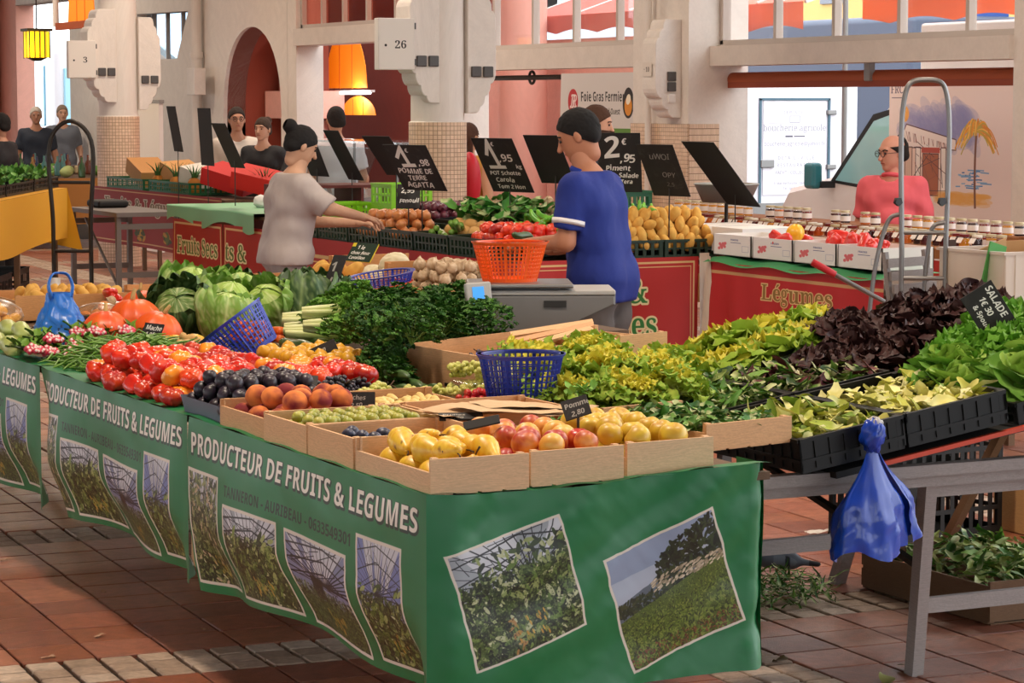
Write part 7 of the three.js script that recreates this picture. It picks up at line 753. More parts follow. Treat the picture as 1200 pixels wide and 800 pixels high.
// ---------------------------------------------------------------- the street outside
{
  struct('road', box(60, .3, 90, 39.2, -.17, -20), std({ color: '#b8b2ac', roughness: .9, map: again(T.speck, .5) }));
  for (const [p, s, r, l] of [[10.5, 20.4, .28, 'round pink arcade pillar outside the second opening'], [10.5, 16.0, .22, 'round pink arcade pillar outside the numbered pier']]) { const t = thing('pink_pillar', l, 'pillar', [p, s, 0]); mesh('shaft', cyl(r, r, 3.2, 0, 1.6, 0, 24), pinkWall, t); mesh('plinth', box(r * 2.3, .2, r * 2.3, 0, .1, 0), pinkWall, t); }
  const kw = thing('pink_kiosk', 'flat pink kiosk wall outside the second opening', 'kiosk', [11.1, 20.3, 0]); mesh('wall', box(.3, 2.5, 4.0, 0, 1.25, 0), pinkWall, kw); mesh('dado', box(.34, .3, 4.04, 0, .15, 0), std({ color: '#c98474', roughness: .8 }), kw);
  // awnings with scalloped valances
  const aw = (label, s0, s1, zb, zt, p, c, group) => { const t = thing('street_awning', label, 'awning', [0, 0, 0], 0, group), m = std({ color: c, roughness: .75, side: D2 }); mesh('valance', grid(60, 4, (u, v) => [p, lerp(zt, zb + .05 * Math.abs(Math.sin(u * (s1 - s0) * 3.2)), v), -lerp(s0, s1, u)]), phy({ color: c, roughness: .75, side: D2, transmission: .35, thickness: 0 }), t); mesh('canopy', grid(6, 3, (u, v) => [p + v * 2, zt + v * .7, -lerp(s0, s1, u)]), m, t); for (let k = 0; k < 4; k++) mesh('arm', bar(v3(p + .02, zt, -lerp(s0, s1, k / 3)), v3(p + 2, zt + .66, -lerp(s0, s1, k / 3)), .04, .04), M.white, t); mesh('post', cyl(.03, .03, zt + .7, p + 2.02, (zt + .7) / 2, -s0 - .1, 8), M.grey, t); return t; };
  aw('orange awning with a scalloped edge outside the first bay', 11.6, 14.0, 2.5, 2.95, 10.8, '#ee6a3a'); aw('short salmon awning outside the numbered pier', 15.0, 16.3, 2.48, 2.75, 10.8, '#e8775c'); aw('dusky red awning outside the second bay', 17.2, 21.0, 2.55, 2.76, 10.8, '#c8503c');
  // white van with a painted side
  const van = thing('white_van', 'white van with a painted shop and palm tree on its side', 'van', [10.4, 12.0, 0]); const vm = phy({ color: '#e9dfd8', roughness: .35, clearcoat: .5 }), dk = M.blackSoft;
  // profile in (forward, up); forward is +s. body 5.2 m long, side faces the hall
  const prof = [[-2.6, .35], [2.7, .35], [2.75, .75], [2.55, .98], [1.75, 1.12], [1.0, 1.72], [.72, 1.95], [.4, 2.02], [-2.6, 2.05]]; const vb = extrude(prof, 1.9, .05).rotateY(PI / 2).translate(0, 0, 0); mesh('body', vb, vm, van);
  // (after rotateY the extrusion runs along +x and forward points to -z = +s)
  const sw = extrude([[.85, 1.02], [1.72, 1.08], [1.12, 1.62], [.85, 1.68]], .02).rotateY(PI / 2).translate(-.062, 0, 0); mesh('side_window', sw, phy({ color: '#9fd0d2', roughness: .08, metalness: .1, clearcoat: 1 }), van); const sf = extrude([[.8, .98], [1.82, 1.06], [1.14, 1.68], [.8, 1.74]], .02).rotateY(PI / 2).translate(-.055, 0, 0); mesh('window_frame', sf, dk, van);
  const mir = mesh('mirror', rbox(.12, .24, .17, .04, -.22, 1.12, -1.85, 2), std({ color: '#2a6a70', roughness: .25 }), van); mesh('mirror_arm', box(.16, .06, .08, -.12, 1.04, -1.78), dk, mir);
  for (const f of [-1.7, 1.75]) { mesh('wheel', new THREE.CylinderGeometry(.34, .34, .2, 24).rotateZ(PI / 2).translate(.06, .34, -f), M.black, van); mesh('hub', new THREE.CylinderGeometry(.18, .18, .21, 16).rotateZ(PI / 2).translate(.05, .34, -f), M.grey, van); }
  mesh('box_body', rbox(2.0, 2.1, 3.3, .03, 1.05, 1.42, 1.05), vm, van);
  mesh('painted_side', new THREE.BoxGeometry(1.8, 1.22, .012).rotateY(-PI / 2).translate(-.058, 1.38, .02), std({ map: canvasTex(1024, 683, (x, w, h) => { x.fillStyle = '#e9d2c6'; x.fillRect(0, 0, w, h); const r = rng(9); for (let i = 0; i < 90; i++) { x.fillStyle = `rgba(130,130,175,${.12 + r() * .12})`; x.beginPath(); x.ellipse(140 + r() * 560, 150 + r() * 150, 90, 40, r(), 0, TAU); x.fill(); } x.fillStyle = '#eda64a'; x.beginPath(); x.arc(130, 170, 40, 0, TAU); x.fill(); x.font = 'bold 54px serif'; x.fillStyle = '#6a5a6a'; x.fillText('FRC', 10, 70); x.fillRect(20, 90, 90, 4); x.lineWidth = 5; x.strokeStyle = '#5a2f28'; x.fillStyle = '#e8c9b4'; x.fillRect(110, 300, 400, 260); x.beginPath(); x.moveTo(70, 330); x.lineTo(150, 220); x.lineTo(560, 290); x.lineTo(560, 340); x.closePath(); x.fillStyle = '#eedccf'; x.fill(); x.stroke(); for (const [a, b, c, d, f] of [[140, 330, 60, 230, '#d8b39a'], [230, 330, 40, 230, '#efe0d2'], [290, 360, 130, 200, '#a85a34'], [440, 330, 40, 240, '#efe0d2']]) { x.fillStyle = f; x.fillRect(a, b, c, d); x.strokeRect(a, b, c, d); } for (let i = 0; i < 16; i++) { x.strokeStyle = r.pick(['#5a2f28', '#8a4a3a', '#3a2a2a']); x.lineWidth = 2 + r() * 2; x.beginPath(); x.moveTo(120 + r() * 380, 300 + r() * 250); x.lineTo(120 + r() * 380, 300 + r() * 250); x.stroke(); } x.fillStyle = '#b8432c'; x.fillRect(280, 330, 150, 26); for (let i = 0; i < 40; i++) { x.strokeStyle = r.pick(['#4a7ab0', '#6a9ac0', '#3a6aa0', '#8ab0cc']); x.lineWidth = 6; const a = 560 + r() * 200, b = 430 + r() * 85; x.beginPath(); x.moveTo(a, b); x.lineTo(a + 90 * r(), b + 6 * (r() - .5)); x.stroke(); } for (let i = 0; i < 60; i++) { x.fillStyle = 'rgba(226,160,70,.35)'; x.beginPath(); x.ellipse(420 + r() * 380, 545 + r() * 50, 60, 12, 0, 0, TAU); x.fill(); } for (let i = 0; i < 30; i++) { x.strokeStyle = r.pick(['#6a3a30', '#8a4a3a', '#a85a44']); x.lineWidth = 3; const a = 130 + r() * 380; x.beginPath(); x.moveTo(a, 250 + (a - 130) * .17); x.lineTo(a + 20 * r(), 300 + (a - 130) * .1); x.stroke(); } x.strokeStyle = '#7a4a30'; x.lineWidth = 16; x.beginPath(); x.moveTo(720, 610); x.quadraticCurveTo(705, 420, 722, 250); x.stroke(); for (let i = 0; i < 60; i++) { const a = -PI * 1.15 + PI * 1.3 * i / 59 + (r() - .5) * .3; x.strokeStyle = r.pick(['#e8a022', '#d8821c', '#b8a03c', '#f0b84a']); x.lineWidth = 5 + r() * 4; const q = .5 + .5 * r(); x.beginPath(); x.moveTo(722, 250); x.quadraticCurveTo(722 + Math.cos(a) * 110 * q, 250 + Math.sin(a) * 120 * q - 20, 722 + Math.cos(a) * 180 * q, 250 + Math.sin(a) * 70 * q + 100 * q); x.stroke(); } }), roughness: .45 }), van);
  // white butcher truck behind it
  const tr = thing('white_truck', 'white refrigerated truck with faint grey butcher lettering on its door', 'truck', [15.3, 22.0, 0], .0); mesh('box_body', rbox(1.75, 1.75, 3.6, .03, 0, 1.2, -1.8), phy({ color: '#eeeaf0', roughness: .35 }), tr); mesh('door_frame', merge([box(.03, 1.35, .03, -.62, 1.15, .01), box(.03, 1.35, .03, .42, 1.15, .01), box(1.07, .03, .03, -.1, 1.82, .01)]), std({ color: '#4a6a7a', roughness: .4 }), tr); for (const y of [1.65, .95]) mesh('hinge', rbox(.14, .06, .05, .01, .45, y, .02), M.steel, tr); mesh('latch', rbox(.2, .1, .05, .01, -.52, 1.0, .02), M.steel, tr);
  mesh('lettering', new THREE.PlaneGeometry(.95, 1.2).translate(-.1, 1.2, .012), std({ map: canvasTex(512, 640, (x, w, h) => { x.fillStyle = '#eeeaf0'; x.fillRect(0, 0, w, h); x.fillStyle = '#8a8694'; x.textAlign = 'center'; x.font = '30px serif'; x.fillText('DEPUIS 2017', 256, 90); x.strokeStyle = '#8a8694'; x.lineWidth = 4; x.strokeRect(216, 104, 80, 44); x.font = '58px serif'; x.fillText('boucherie agricole', 256, 205); x.fillRect(40, 150, 130, 3); x.fillRect(340, 150, 130, 3); x.fillStyle = '#5a5664'; x.fillRect(180, 236, 60, 12); x.fillRect(250, 238, 90, 8); x.fillStyle = '#8a8694'; x.font = '38px sans-serif'; x.fillText('boucherie_agricole@yahoo.fr', 256, 306); x.font = '32px sans-serif'; x.fillText('D E T A I L  -  V I L L E', 270, 400); x.fillText('R E S T A U R A T I O N', 270, 450); x.fillText('YACHT - COLLECTIVITÉS', 270, 500); x.font = '24px sans-serif'; x.fillText('9, Marché Forville - 06400 Cannes', 270, 570); x.fillText('Tél : 04 93 39 16 15', 270, 606); }), roughness: .4 }), tr); mesh('bumper', box(1.7, .2, .15, 0, .4, 0), M.grey, tr); for (const x of [-.7, .7]) mesh('wheel', new THREE.CylinderGeometry(.33, .33, .22, 20).rotateZ(PI / 2).translate(x, .33, -.8), M.black, tr);
  // second pale vehicle behind the banner and the dark blue tail lift
  const lf = thing('blue_truck', 'dark truck with blue and yellow stripes behind the butcher truck', 'truck', [19.5, 24.5, 0]); mesh('cab', rbox(2.2, 2.6, 5, .1, 0, 1.7, -2), std({ color: '#5a6478', roughness: .5 }), lf); mesh('stripe', box(2.22, .16, 5.02, 0, 2.55, -2), std({ color: '#d8a83a', roughness: .5 }), lf); mesh('roof_sign', box(1.8, .34, .1, -.2, 3.05, .3), std({ map: canvasTex(256, 64, (x, w, h) => { x.fillStyle = '#3a64b8'; x.fillRect(0, 0, w, h); x.fillStyle = '#e8ecf4'; x.font = 'bold 46px sans-serif'; x.fillText('EZ-AUTI', 20, 48); }), roughness: .4 }), lf);
  const w2 = thing('pale_van', 'pale blue van parked outside behind the grey banner', 'van', [12.6, 24.6, 0]); mesh('body', rbox(1.9, 1.9, 4.5, .15, 0, 1.2, -1), std({ color: '#dfe0e6', roughness: .4 }), w2); mesh('windscreen', rbox(1.6, .7, .06, .03, 0, 1.6, 1.24), phy({ color: '#6fc4e0', roughness: .1, clearcoat: 1 }), w2); mesh('bumper', box(1.8, .25, .1, 0, .45, 1.28), M.grey, w2); for (const [x, z] of [[-.8, .6], [.8, .6], [-.8, -2.4], [.8, -2.4]]) mesh('wheel', new THREE.CylinderGeometry(.33, .33, .22, 18).rotateZ(PI / 2).translate(x, .33, z), M.black, w2);
  // houses across the street
  const house = (label, p, s0, s1, h, c, win) => { const t = thing('street_house', label, 'building', [p, (s0 + s1) / 2, 0]); const L = s1 - s0; mesh('wall', box(.5, h, L, .25, h / 2, 0), std({ color: c, roughness: .9 }), t); const n = Math.floor(L / 1.8); for (let k = 0; k < n; k++) for (let y = 1.2; y + 1.5 < h; y += 2.6) { const w = mesh('window', box(.06, 1.5, .8, -.02, y + .75, -L / 2 + (k + .5) * L / n), std({ color: win, roughness: .6 }), t); mesh('pane', box(.02, 1.2, .6, -.04, y + .75, -L / 2 + (k + .5) * L / n), phy({ color: '#7f9ab0', roughness: .1 }), w); } mesh('cornice', box(.7, .2, L, .15, h, 0), std({ color: '#e8ddd0', roughness: .9 }), t); return t; };
  house('ochre house with grey shutters across the street', 27, 30, 44, 9, '#e8c27a', '#8a8f9a'); house('pale blue house across the street', 27, 45, 60, 9, '#b9cfe0', '#dfe6ea'); house('cream house with blue shutters across the street', 27, 17, 29, 10, '#e6e0d4', '#6a8ac0'); house('pink house at the end of the street', 27, 61, 76, 9, '#e3b3a4', '#cfd8e0');
  // glassy bus in the left opening
  const bs = thing('glass_bus', 'pale blue glassy bus seen through the left opening', 'bus', [13.0, 47, 0]); mesh('body', rbox(2.5, 2.7, 7, .2, 0, 1.55, 0), std({ color: '#e6eef4', roughness: .3 }), bs); for (let k = 0; k < 4; k++) mesh('bus_window', rbox(.06, 1.2, 1.3, .03, -1.26, 1.9, -2.5 + k * 1.6), phy({ color: '#7fc3e0', roughness: .08, clearcoat: 1 }), bs); mesh('windscreen', rbox(2.1, 1.5, .06, .03, 0, 1.7, 3.52), phy({ color: '#8fd0ea', roughness: .08, clearcoat: 1 }), bs); for (const z of [-2.3, 2.3]) mesh('wheel', new THREE.CylinderGeometry(.45, .45, .3, 20).rotateZ(PI / 2).translate(-1.15, .45, z), M.black, bs);
  // a street tree above the trucks
  const te = thing('street_tree', 'street tree with pale green leaves above the trucks', 'tree', [21, 22, 0]); mesh('trunk', tube([v3(0, 0, 0), v3(.1, 2.2, 0), v3(0, 4.4, .1)], (t) => .16 - .06 * t, 8), M.woodDark, te); const lg = leafCluster(rng(71), 700, 1.5, .2, ['#6f8f5a', '#8aa870', '#5c7a4a']).translate(0, 3.4, 0); mesh('crown', lg, M.leaf, te).userData.kind = 'stuff';
}
// far stalls at the left: bric-a-brac tables and fish counter
{
  const r = rng(88); const t = trestle('trestle_table', 'far table crowded with bottles and jars by the left opening', 5.2, 7.4, 24.5, 27.5, .85, stallBoard, M.woodDark); drape('brown_cloth', 'tan cloth on the far crowded table', [5.18, 27.5], [5.18, 24.5], .86, .3, std({ color: '#a8743c', roughness: .8, side: D2 }), {}); drape('brown_cloth', 'tan cloth on the near end of the far crowded table', [5.18, 24.48], [7.4, 24.48], .86, .3, std({ color: '#b07c42', roughness: .8, side: D2 }), {});
  for (let i = 0; i < 60; i++) { const p = 5.35 + r() * 1.9, s = 24.6 + r() * 2.7, k = r(); if (k < .4) { const o = solo('bottle', GEO.bottle || (GEO.bottle = lathe([[0, 0], [.04, 0], [.042, .02], [.042, .14], [.014, .19], [.014, .25], [0, .25]], 10)), std({ color: r.pick(['#3a5a3a', '#6a3a2a', '#2a3a5a', '#8a6a3a', '#4a7a7a']), roughness: .2 }), 'small glass bottle on the far crowded table', 'bottle', 'bottles on the far table'); o.position.set(p, .86, -s); } else if (k < .75) { const o = solo('parcel', GEO.parcel || (GEO.parcel = rbox(.2, .1, .16, .015, 0, .05, 0)), std({ color: r.pick(['#d8d0c8', '#c8302a', '#4a7ab0', '#8a9a5a', '#7a5a8a', '#e0c8a0', '#5a4a3a']), roughness: .6 }), 'small wrapped parcel on the far crowded table', 'parcel', 'parcels on the far table'); o.position.set(p, .86, -s); o.rotation.y = r() * 6; } else { const o = solo('green_cabbage', GEO.cauli, std({ color: r.pick(['#5a8a3a', '#a8b878', '#7a9a5a']), roughness: .7 }), 'green vegetable head on the far crowded table', 'vegetable', 'green heads on the far table'); o.position.set(p, .92, -s); } }
  // fish counter behind the person in grey
  const f = thing('glass_counter', 'glass fronted market counter behind the white T shirt', 'counter', [6.0, 14.9, 0]); f.rotation.y = 0; mesh('base', box(1.0, .95, 2.0, .2, .475, 0), M.white, f); mesh('tray', box(1.0, .04, 2.0, .2, .97, 0), M.steel, f); mesh('glass_front', xf(box(.01, .45, 2.0), { r: [0, 0, -.45], t: [-.2, 1.2, 0] }), phy({ color: '#eef6f8', roughness: .04, transmission: 1, thickness: 0 }), f); mesh('top_shelf', box(.6, .02, 2.0, .35, 1.44, 0), phy({ color: '#eef6f8', roughness: .05, transmission: .9, thickness: 0 }), f); for (const z of [-.97, 0, .97]) mesh('bracket', box(.02, .5, .02, .5, 1.2, z), M.steel, f);
  for (let i = 0; i < 12; i++) { const o = solo('price_card', box(.004, .07, .1), std({ color: r.pick(['#efe8e0', '#e8c8c0', '#d8e0e8']), roughness: .7 }), 'small white price card in the glass counter', 'card', 'price cards in the counter'); o.position.set(5.85 + (i % 2) * .25, 1.03, -(14.0 + i * .15)); o.rotation.z = .2; }
  const pd = thing('white_parasol_board', 'white board leaning behind the far column', 'board', [7.0, 23.5, 0]); mesh('panel', box(.05, 1.75, 1.3, 0, .9, 0), M.white, pd); mesh('frame', box(.06, .04, 1.36, 0, 1.79, 0), M.grey, pd);
}
// ---------------------------------------------------------------- people
function capsule(x, y, z, a, b, ra, rb) { const ax = b[0] - a[0], ay = b[1] - a[1], az = b[2] - a[2], px = x - a[0], py = y - a[1], pz = z - a[2], q = clamp((px * ax + py * ay + pz * az) / (ax * ax + ay * ay + az * az + 1e-9)); return Math.hypot(px - ax * q, py - ay * q, pz - az * q) - (ra + (rb - ra) * q); }
const smin = (a, b, k) => { const h = clamp(.5 + .5 * (b - a) / k); return b + (a - b) * h - k * h * (1 - h); };
const ell = (x, y, z, c, r) => { const k = Math.hypot((x - c[0]) / r[0], (y - c[1]) / r[1], (z - c[2]) / r[2]); return (k - 1) * Math.min(r[0], r[1], r[2]); };
function person(o) {
  const H = o.h, w = o.w || 1, sk = o.skin || '#c48a6a', ln = o.lean || 0, cell = o.cell || .014, hip = .52 * H, Zl = (y) => ln * Math.max(0, y - hip);
  const t = thing('person', o.label, 'person', [o.at[0], o.at[1], o.at[2] || 0], Math.atan2(o.face[0], o.face[1])); 
  const P = (x, y, z = 0) => [x * H * w, y * H, z + Zl(y * H)];
  const torso = [[P(-.045, .525), P(.045, .525), .064, .064], [P(-.03, .63), P(.03, .63), .056, .056], [P(-.052, .74, .005), P(.052, .74, .005), .064, .064], [P(-.04, .55), P(-.045, .72), .056, .06], [P(.04, .55), P(.045, .72), .056, .06], [P(0, .812, -.005), P(.098, .786), .04, .034], [P(0, .812, -.005), P(-.098, .786), .04, .034]].map(([a, b, r, q]) => [a, b, r * H * w, q * H * w]);
  if (o.belly) torso.push([P(-.02, .6, .05), P(.02, .64, .06), .06 * H, .06 * H]);
  const legs = []; for (const k of [-1, 1]) legs.push([P(k * .052, .515), P(k * .056, .285, .012), .053 * H * w, .035 * H], [P(k * .056, .285, .012), [k * .058 * H, .05 * H, -.012], .035 * H, .023 * H]);
  const feet = [-1, 1].map((k) => [[k * .058 * H, .03 * H, -.03], [k * .068 * H, .022 * H, .1], .027 * H, .022 * H]);
  const arms = [], S = [], hands = []; for (const k of [1, -1]) { const A = o.arms ? o.arms[k > 0 ? 0 : 1] : null; const sh = P(k * .112, .79), el = A ? A.e : [k * .15 * H * w, .62 * H, -.02 + Zl(.62 * H)], wr = A ? A.w : [k * .16 * H * w, .485 * H, .05 + Zl(.485 * H)]; S.push([sh, el, wr]); arms.push([sh, el, .031 * H * w, .025 * H], [el, wr, .025 * H, .0165 * H]); hands.push([el, wr, k, A]); }
  const neck = [P(0, .8, .0), P(0, .895, .02 + .03 * ((o.head && o.head[1]) || 0)), .035 * H, .03 * H];
  const field = (bones, k, x, y, z) => { let d = 1e3; for (const [a, b, ra, rb] of bones) d = smin(d, capsule(x, y, z, a, b, ra, rb), k); return d; };
  let lo = [-.3 * H, -.02, -.3 * H], hi = [.3 * H, .92 * H, .35 * H]; for (const s of S) for (const q of s) for (let c = 0; c < 3; c++) { lo[c] = Math.min(lo[c], q[c] - .08); hi[c] = Math.max(hi[c], q[c] + .08); }
  const all = [...torso, ...legs, ...arms, neck]; const body = [surfaceNets((x, y, z) => field(all, .035, x, y, z), lo, hi, cell)];
  // hands
  if (o.hands) for (const [el, wr, k, A] of hands) { const d = v3(wr[0] - el[0], wr[1] - el[1], wr[2] - el[2]).normalize(), side = v3(0, 0, 0).crossVectors(d, v3(0, 1, 0)).normalize().multiplyScalar(k), nrm = v3(0, 0, 0).crossVectors(side, d).normalize(); const at = (f, s, n) => [wr[0] + d.x * f + side.x * s + nrm.x * n, wr[1] + d.y * f + side.y * s + nrm.y * n, wr[2] + d.z * f + side.z * s + nrm.z * n]; const pn = nrm.y > 0 ? -1 : 1; const bones = [[at(-.02, 0, 0), at(.02, 0, 0), .026, .026], [at(.02, -.022, 0), at(.085, -.026, 0), .017, .014], [at(.02, .018, 0), at(.085, .024, 0), .017, .014], [at(.03, 0, 0), at(.085, 0, 0), .017, .014]]; [[-.03, .07], [-.01, .078], [.011, .072], [.031, .056]].forEach(([s, L]) => { bones.push([at(.085, s, 0), at(.085 + L * .5, s * 1.15, pn * .012), .0088, .0082], [at(.085 + L * .5, s * 1.15, pn * .012), at(.085 + L * .85, s * 1.15, pn * .04), .0082, .007]); }); bones.push([at(.02, -.028, 0), at(.055, -.058, pn * .012), .012, .0095], [at(.055, -.058, pn * .012), at(.085, -.062, pn * .026), .0095, .008]); const c = at(.07, 0, 0); body.push(surfaceNets((x, y, z) => field(bones, .006, x, y, z), c.map((q) => q - .12), c.map((q) => q + .12), .004)); }
  // head
  const hc = P(0, .935, .022), hs = H / 1.74 * (o.headScale || 1.05), yaw = (o.head && o.head[0]) || 0, pit = (o.head && o.head[1]) || 0, rot = new THREE.Euler(pit, yaw, 0, 'YXZ'); const off = v3(...hc).add(v3(0, 0, .02 * (pit > 0 ? pit : 0)));
  const hf = (x, y, z) => { let d = ell(x, y, z, [0, .022, -.012], [.074, .094, .094]); d = smin(d, ell(x, y, z, [0, -.045, .022], [.056, .066, .062]), .03); d = smin(d, ell(x, y, z, [0, -.094, .058], [.024, .018, .02]), .02); d = smin(d, capsule(x, y, z, [0, .008, .083], [0, -.03, .104], .008, .0125), .012); d = smin(d, capsule(x, y, z, [-.03, .03, .07], [.03, .03, .07], .013, .013), .014); for (const k of [-1, 1]) { d = smin(d, ell(x, y, z, [k * .075, -.005, -.008], [.011, .03, .018]), .006); d = Math.max(d, -(Math.hypot(x - k * .031, y - .006, z - .093) - .012)); } d = smin(d, capsule(x, y, z, [-.016, -.058, .077], [.016, -.058, .077], .007, .007), .008); d = smin(d, capsule(x, y, z, [0, -.1, -.028], [0, -.05, -.025], .044, .05), .03); return d; };
  const place = (g) => { g.scale(hs, hs, hs).applyQuaternion(new THREE.Quaternion().setFromEuler(rot)).translate(off.x, off.y, off.z); return g; };
  body.push(place(surfaceNets(hf, [-.12, -.17, -.14], [.12, .15, .14], o.fine || .006)));
  mesh('body', merge(body), std({ color: sk, roughness: .6 }), t);
  const ex = (g, m, name) => mesh(name, place(g), m, t);
  for (const k of [-1, 1]) { ex(new THREE.SphereGeometry(.0075, 10, 8).translate(k * .031, .006, .079), std({ color: '#2a1c16', roughness: .25 }), 'eye'); ex(tube([v3(k * .017, .027, .086), v3(k * .034, .031, .082), v3(k * .048, .024, .07)], .0042, 6), std({ color: o.hair || '#20150f', roughness: .8 }), 'eyebrow'); }
  ex(tube([v3(-.02, -.059, .081), v3(0, -.057, .086), v3(.02, -.059, .081)], .0045, 6), std({ color: '#a4574c', roughness: .5 }), 'mouth');
  if (o.hair) { const st = o.style || 'short', cutA = st === 'long' ? -.12 : 0; const hairF = (x, y, z) => { let d = ell(x, y, z, [0, .026, -.018], [.083, .104, .105]) + .0025 * noise(x * 60, y * 60, z * 60); d = smin(d, capsule(x, y, z, [-.04, -.025, -.068], [.04, -.025, -.068], .034, .034), .02); const line = (st === 'tied' || st === 'long') ? -.012 + .8 * z : -.004 + .9 * z; d = Math.max(d, line - y); if (st === 'bald') d = Math.max(d, Math.min(y - .045, z + .065 > 0 ? 1 : -1) > 0 ? .01 : d, -(Math.max(.05 - y, -.06 - z))); d = Math.max(d, -.092 - y); if (st === 'tied') d = smin(d, Math.hypot(x, y - .085, z + .12) - .046, .012); if (st === 'long') { d = smin(d, capsule(x, y, z, [-.045, .0, -.06], [-.04, -.17, -.05], .04, .03), .02); d = smin(d, capsule(x, y, z, [.045, .0, -.06], [.04, -.17, -.05], .04, .03), .02); } return d; }; ex(surfaceNets(hairF, [-.11, -.22, -.16], [.11, .15, .11], o.fine || .006), std({ color: o.hair, roughness: .9 }), 'hair'); }
  if (o.beard) ex(surfaceNets((x, y, z) => Math.max(hf(x, y, z) - .004, y + .03 + (z < .04 ? (.04 - z) * .6 : 0), -(z - .01)), [-.09, -.14, -.03], [.09, .01, .13], .006), std({ color: o.hair, roughness: .9 }), 'beard');
  if (o.glasses) { for (const k of [-1, 1]) { ex(new THREE.TorusGeometry(.02, .0024, 6, 20).translate(k * .031, .005, .1), M.black, 'spectacle_rim'); ex(tube([v3(k * .051, .008, .098), v3(k * .08, .006, -.005)], .002, 5), M.black, 'spectacle_arm'); } ex(tube([v3(-.011, .008, .1), v3(.011, .008, .1)], .002, 5), M.black, 'spectacle_bridge'); }
  // clothes
  const wr = (x, y, z) => .011 * fbm(x * 11 + o.at[0] * 7 + y * 3, y * 5, z * 11) + .004 * Math.sin(y * 34 + x * 18 + 3 * noise(x * 5, y * 5, z * 5));
  if (o.shirt) { const { color, hem = .47, sleeve = .62, loose = .018 } = o.shirt; const sl = []; for (const [sh, el, wv] of S) { if (sleeve <= 1) { const e = [0, 1, 2].map((c) => lerp(sh[c], el[c], sleeve)); sl.push([sh, e, .034 * H * w, (.034 - .003 * sleeve) * H * w, el]); } else { sl.push([sh, el, .033 * H * w, .03 * H], [el, [0, 1, 2].map((c) => lerp(el[c], wv[c], sleeve - 1)), .03 * H, .024 * H]); } }
    const skirt = [[P(-.046, hem - .01), P(.046, hem - .01), .056 * H * w, .056 * H * w], [P(-.045, .53), P(.045, .53), .061 * H * w, .061 * H * w]]; const F = (x, y, z) => { let d = field([...torso, ...skirt], .05, x, y, z) - loose; for (const s of sl) { let c = capsule(x, y, z, s[0], s[1], s[2], s[3]) - loose * .7; if (s[4]) { const ax = s[4][0] - s[0][0], ay = s[4][1] - s[0][1], az = s[4][2] - s[0][2], L = Math.hypot(ax, ay, az); c = Math.max(c, ((x - s[0][0]) * ax + (y - s[0][1]) * ay + (z - s[0][2]) * az) / L - sleeve * L); } d = smin(d, c, .03); } d += wr(x, y, z); d = Math.max(d, hem * H - y - .02 * z, -(Math.hypot(x, (y - .845 * H) * 1.1, z - Zl(.84 * H) - .03) - .052 * H * w)); return Math.max(d, y - .838 * H); };
    mesh('shirt', surfaceNets(F, lo, hi, o.cell ? cell : .011), std({ color, roughness: .8, bumpMap: again(T.weave, 30), bumpScale: .0004 }), t);
    if (o.shirt.band) for (const [sh, el] of S) { const a = [0, 1, 2].map((c) => lerp(sh[c], el[c], sleeve - .2)), b = [0, 1, 2].map((c) => lerp(sh[c], el[c], sleeve - .1)); mesh('sleeve_band', tube([v3(...a), v3(...b)], .034 * H * w + loose * .7 + .006, 20), std({ color: '#e6e2e2', roughness: .8 }), t); }
    if (o.shirt.collar) mesh('collar', new THREE.TorusGeometry(.041 * H, .015, 8, 24).rotateX(PI / 2 - .25).translate(0, .835 * H, Zl(.835 * H) + .008), std({ color: o.shirt.collar, roughness: .8 }), t);
  }
  if (o.dress) { const F = (x, y, z) => { let d = field(torso, .05, x, y, z) - .016; d = smin(d, capsule(x, y, z, P(0, .5), P(0, .2), .1 * H, .13 * H), .05); d = Math.max(d, y - .84 * H, .16 * H - y); return d + wr(x, y, z); }; mesh('dress', surfaceNets(F, lo, hi, cell), std({ color: o.dress, roughness: .8 }), t); }
  if (o.pants) mesh('trousers', surfaceNets((x, y, z) => Math.max(field([...legs, ...torso.slice(0, 1)], .03, x, y, z) - .016 + wr(x, y, z) * 1.4, y - .575 * H, .055 * H - y), [lo[0], 0, lo[2]], [hi[0], .6 * H, hi[2]], cell), std({ color: o.pants, roughness: .85 }), t);
  mesh('shoes', surfaceNets((x, y, z) => Math.max(field(feet, .01, x, y, z) - .006, -y + .002), [-.2, -.01, -.12], [.2, .12, .2], .01), std({ color: '#2a2826', roughness: .7 }), t);
  return t;
}
const RT = [.895, .445], AW = [.445, -.895];   // unit vectors across and into the view, in x and z
const dir = (r, a) => [RT[0] * r + AW[0] * a, RT[1] * r + AW[1] * a];
person({ label: 'person in a royal blue T shirt leaning over the counter with a green leaf', at: [3.3, 5.15], face: dir(-.88, .42), h: 1.74, skin: '#b4795a', hair: '#0b0807', head: [.3, .42], lean: .16, hands: true, cell: .012, fine: .005, shirt: { color: '#10287c', hem: .47, sleeve: .78, loose: .026, band: true, collar: '#17379a' }, pants: '#5a5350', arms: [{ e: [.24, 1.12, .1], w: [.12, 1.1, .36] }, { e: [-.25, 1.1, .06], w: [-.1, 1.06, .32] }] });
person({ label: 'person in a loose grey T shirt reaching over the onion crates', at: [2.98, 8.62], face: dir(.93, .36), h: 1.63, skin: '#c79a7c', hair: '#0d0908', style: 'tied', head: [0, .42], lean: .12, hands: true, cell: .012, fine: .005, shirt: { color: '#b6aaa4', hem: .5, sleeve: 1.0, loose: .034 }, pants: '#9c948f', arms: [{ e: [.22, 1.06, .2], w: [.1, 1.05, .48] }, { e: [-.24, 1.16, .2], w: [-.17, 1.1, .44] }] });
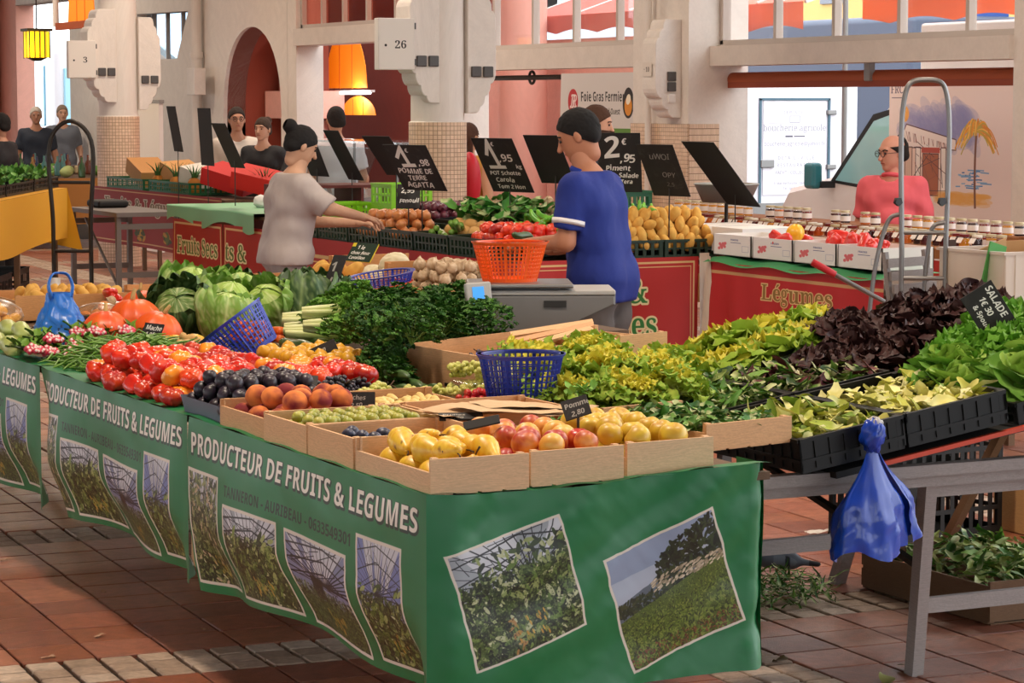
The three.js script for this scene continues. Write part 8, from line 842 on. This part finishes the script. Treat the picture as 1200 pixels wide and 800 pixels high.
person({ label: 'person with glasses in a pink polo shirt beside the jam jars', at: [7.3, 8.45], face: dir(-.45, -.8), h: 1.55, w: 1.02, skin: '#c98c74', hair: '#1c1512', style: 'bald', glasses: true, headScale: 1.14, head: [-.55, .1], belly: true, cell: .014, shirt: { color: '#e2626c', hem: .47, sleeve: .8, loose: .022, collar: '#d8545e' }, pants: '#4a4a50' });
person({ label: 'person with short brown hair behind the tall price board', at: [5.85, 10.0], face: dir(.8, -.35), h: 1.75, skin: '#cf9a7e', hair: '#4a2f20', head: [.25, .15], beard: true, cell: .016, shirt: { color: '#26262a', hem: .48, sleeve: .8 }, pants: '#33343a' });
person({ label: 'person in an orange patterned dress beside the tiled column', at: [6.55, 13.55], face: dir(.6, .75), h: 1.6, skin: '#c4906e', hair: '#4a2c1c', style: 'long', cell: .018, dress: '#c08a3a' });
{ const b = solo('red_shoulder_bag', fruit((a, q) => .16 * (1 + .1 * Math.cos(q * 2)), { nu: 20, nv: 14, sy: 1.35, sx: .6, sz: .9 }), std({ color: '#c8182c', roughness: .5 }), 'crimson shoulder bag carried by the person in orange', 'bag'); b.position.set(6.28, 1.15, -12.95); }
person({ label: 'person in a white T shirt facing the orange blind', at: [6.5, 16.3], face: dir(-.35, .93), h: 1.73, skin: '#bf8a6c', hair: '#1d1512', cell: .018, shirt: { color: '#ddd6d8', hem: .46, sleeve: .7, loose: .024 }, pants: '#3c3c44' });
person({ label: 'person with glasses in a pale shirt behind the slanted boards', at: [6.42, 18.75], face: dir(.25, -.95), h: 1.72, skin: '#b98468', hair: '#2a1d16', glasses: true, cell: .02, shirt: { color: '#cfc2b4', hem: .47, sleeve: 1.6 }, pants: '#4a4a4a' });
person({ label: 'person in black with tied hair by the dark archway', at: [6.48, 18.15], face: dir(-.35, -.93), h: 1.62, skin: '#c39478', hair: '#3a281c', style: 'tied', cell: .02, shirt: { color: '#1d1c1e', hem: .47, sleeve: 1.7 }, pants: '#26262a' });
person({ label: 'person dressed in black at the left edge of the hall', at: [4.3, 19.9], face: dir(-.9, .3), h: 1.66, skin: '#b98468', hair: '#17120f', cell: .02, shirt: { color: '#17161a', hem: .45, sleeve: 1.8 }, pants: '#17161a' });
person({ label: 'person in dark clothes walking outside the left opening', at: [7.4, 29.5], face: dir(.2, -.9), h: 1.7, skin: '#b98468', hair: '#c8beb4', cell: .022, shirt: { color: '#2c3442', hem: .47, sleeve: .8 }, pants: '#2a2c34' });
person({ label: 'person in a grey top standing in the bright left opening', at: [8.4, 31.6], face: dir(.3, -.9), h: 1.72, skin: '#c99a80', hair: '#8a7a6a', cell: .022, shirt: { color: '#6a6f7a', hem: .47, sleeve: .8 }, pants: '#3a3f4a' });
{ const t = solo('courgette', GEO.courgette, M.vcWax, 'green courgette held by the person in blue', 'courgette'); const q = dir(-.62, .78); t.position.set(3.2 + q[0] * .5, 1.12, -5.15 + q[1] * .5); t.rotation.set(.4, .5, 1.2); }

renderer.render(scene, camera);
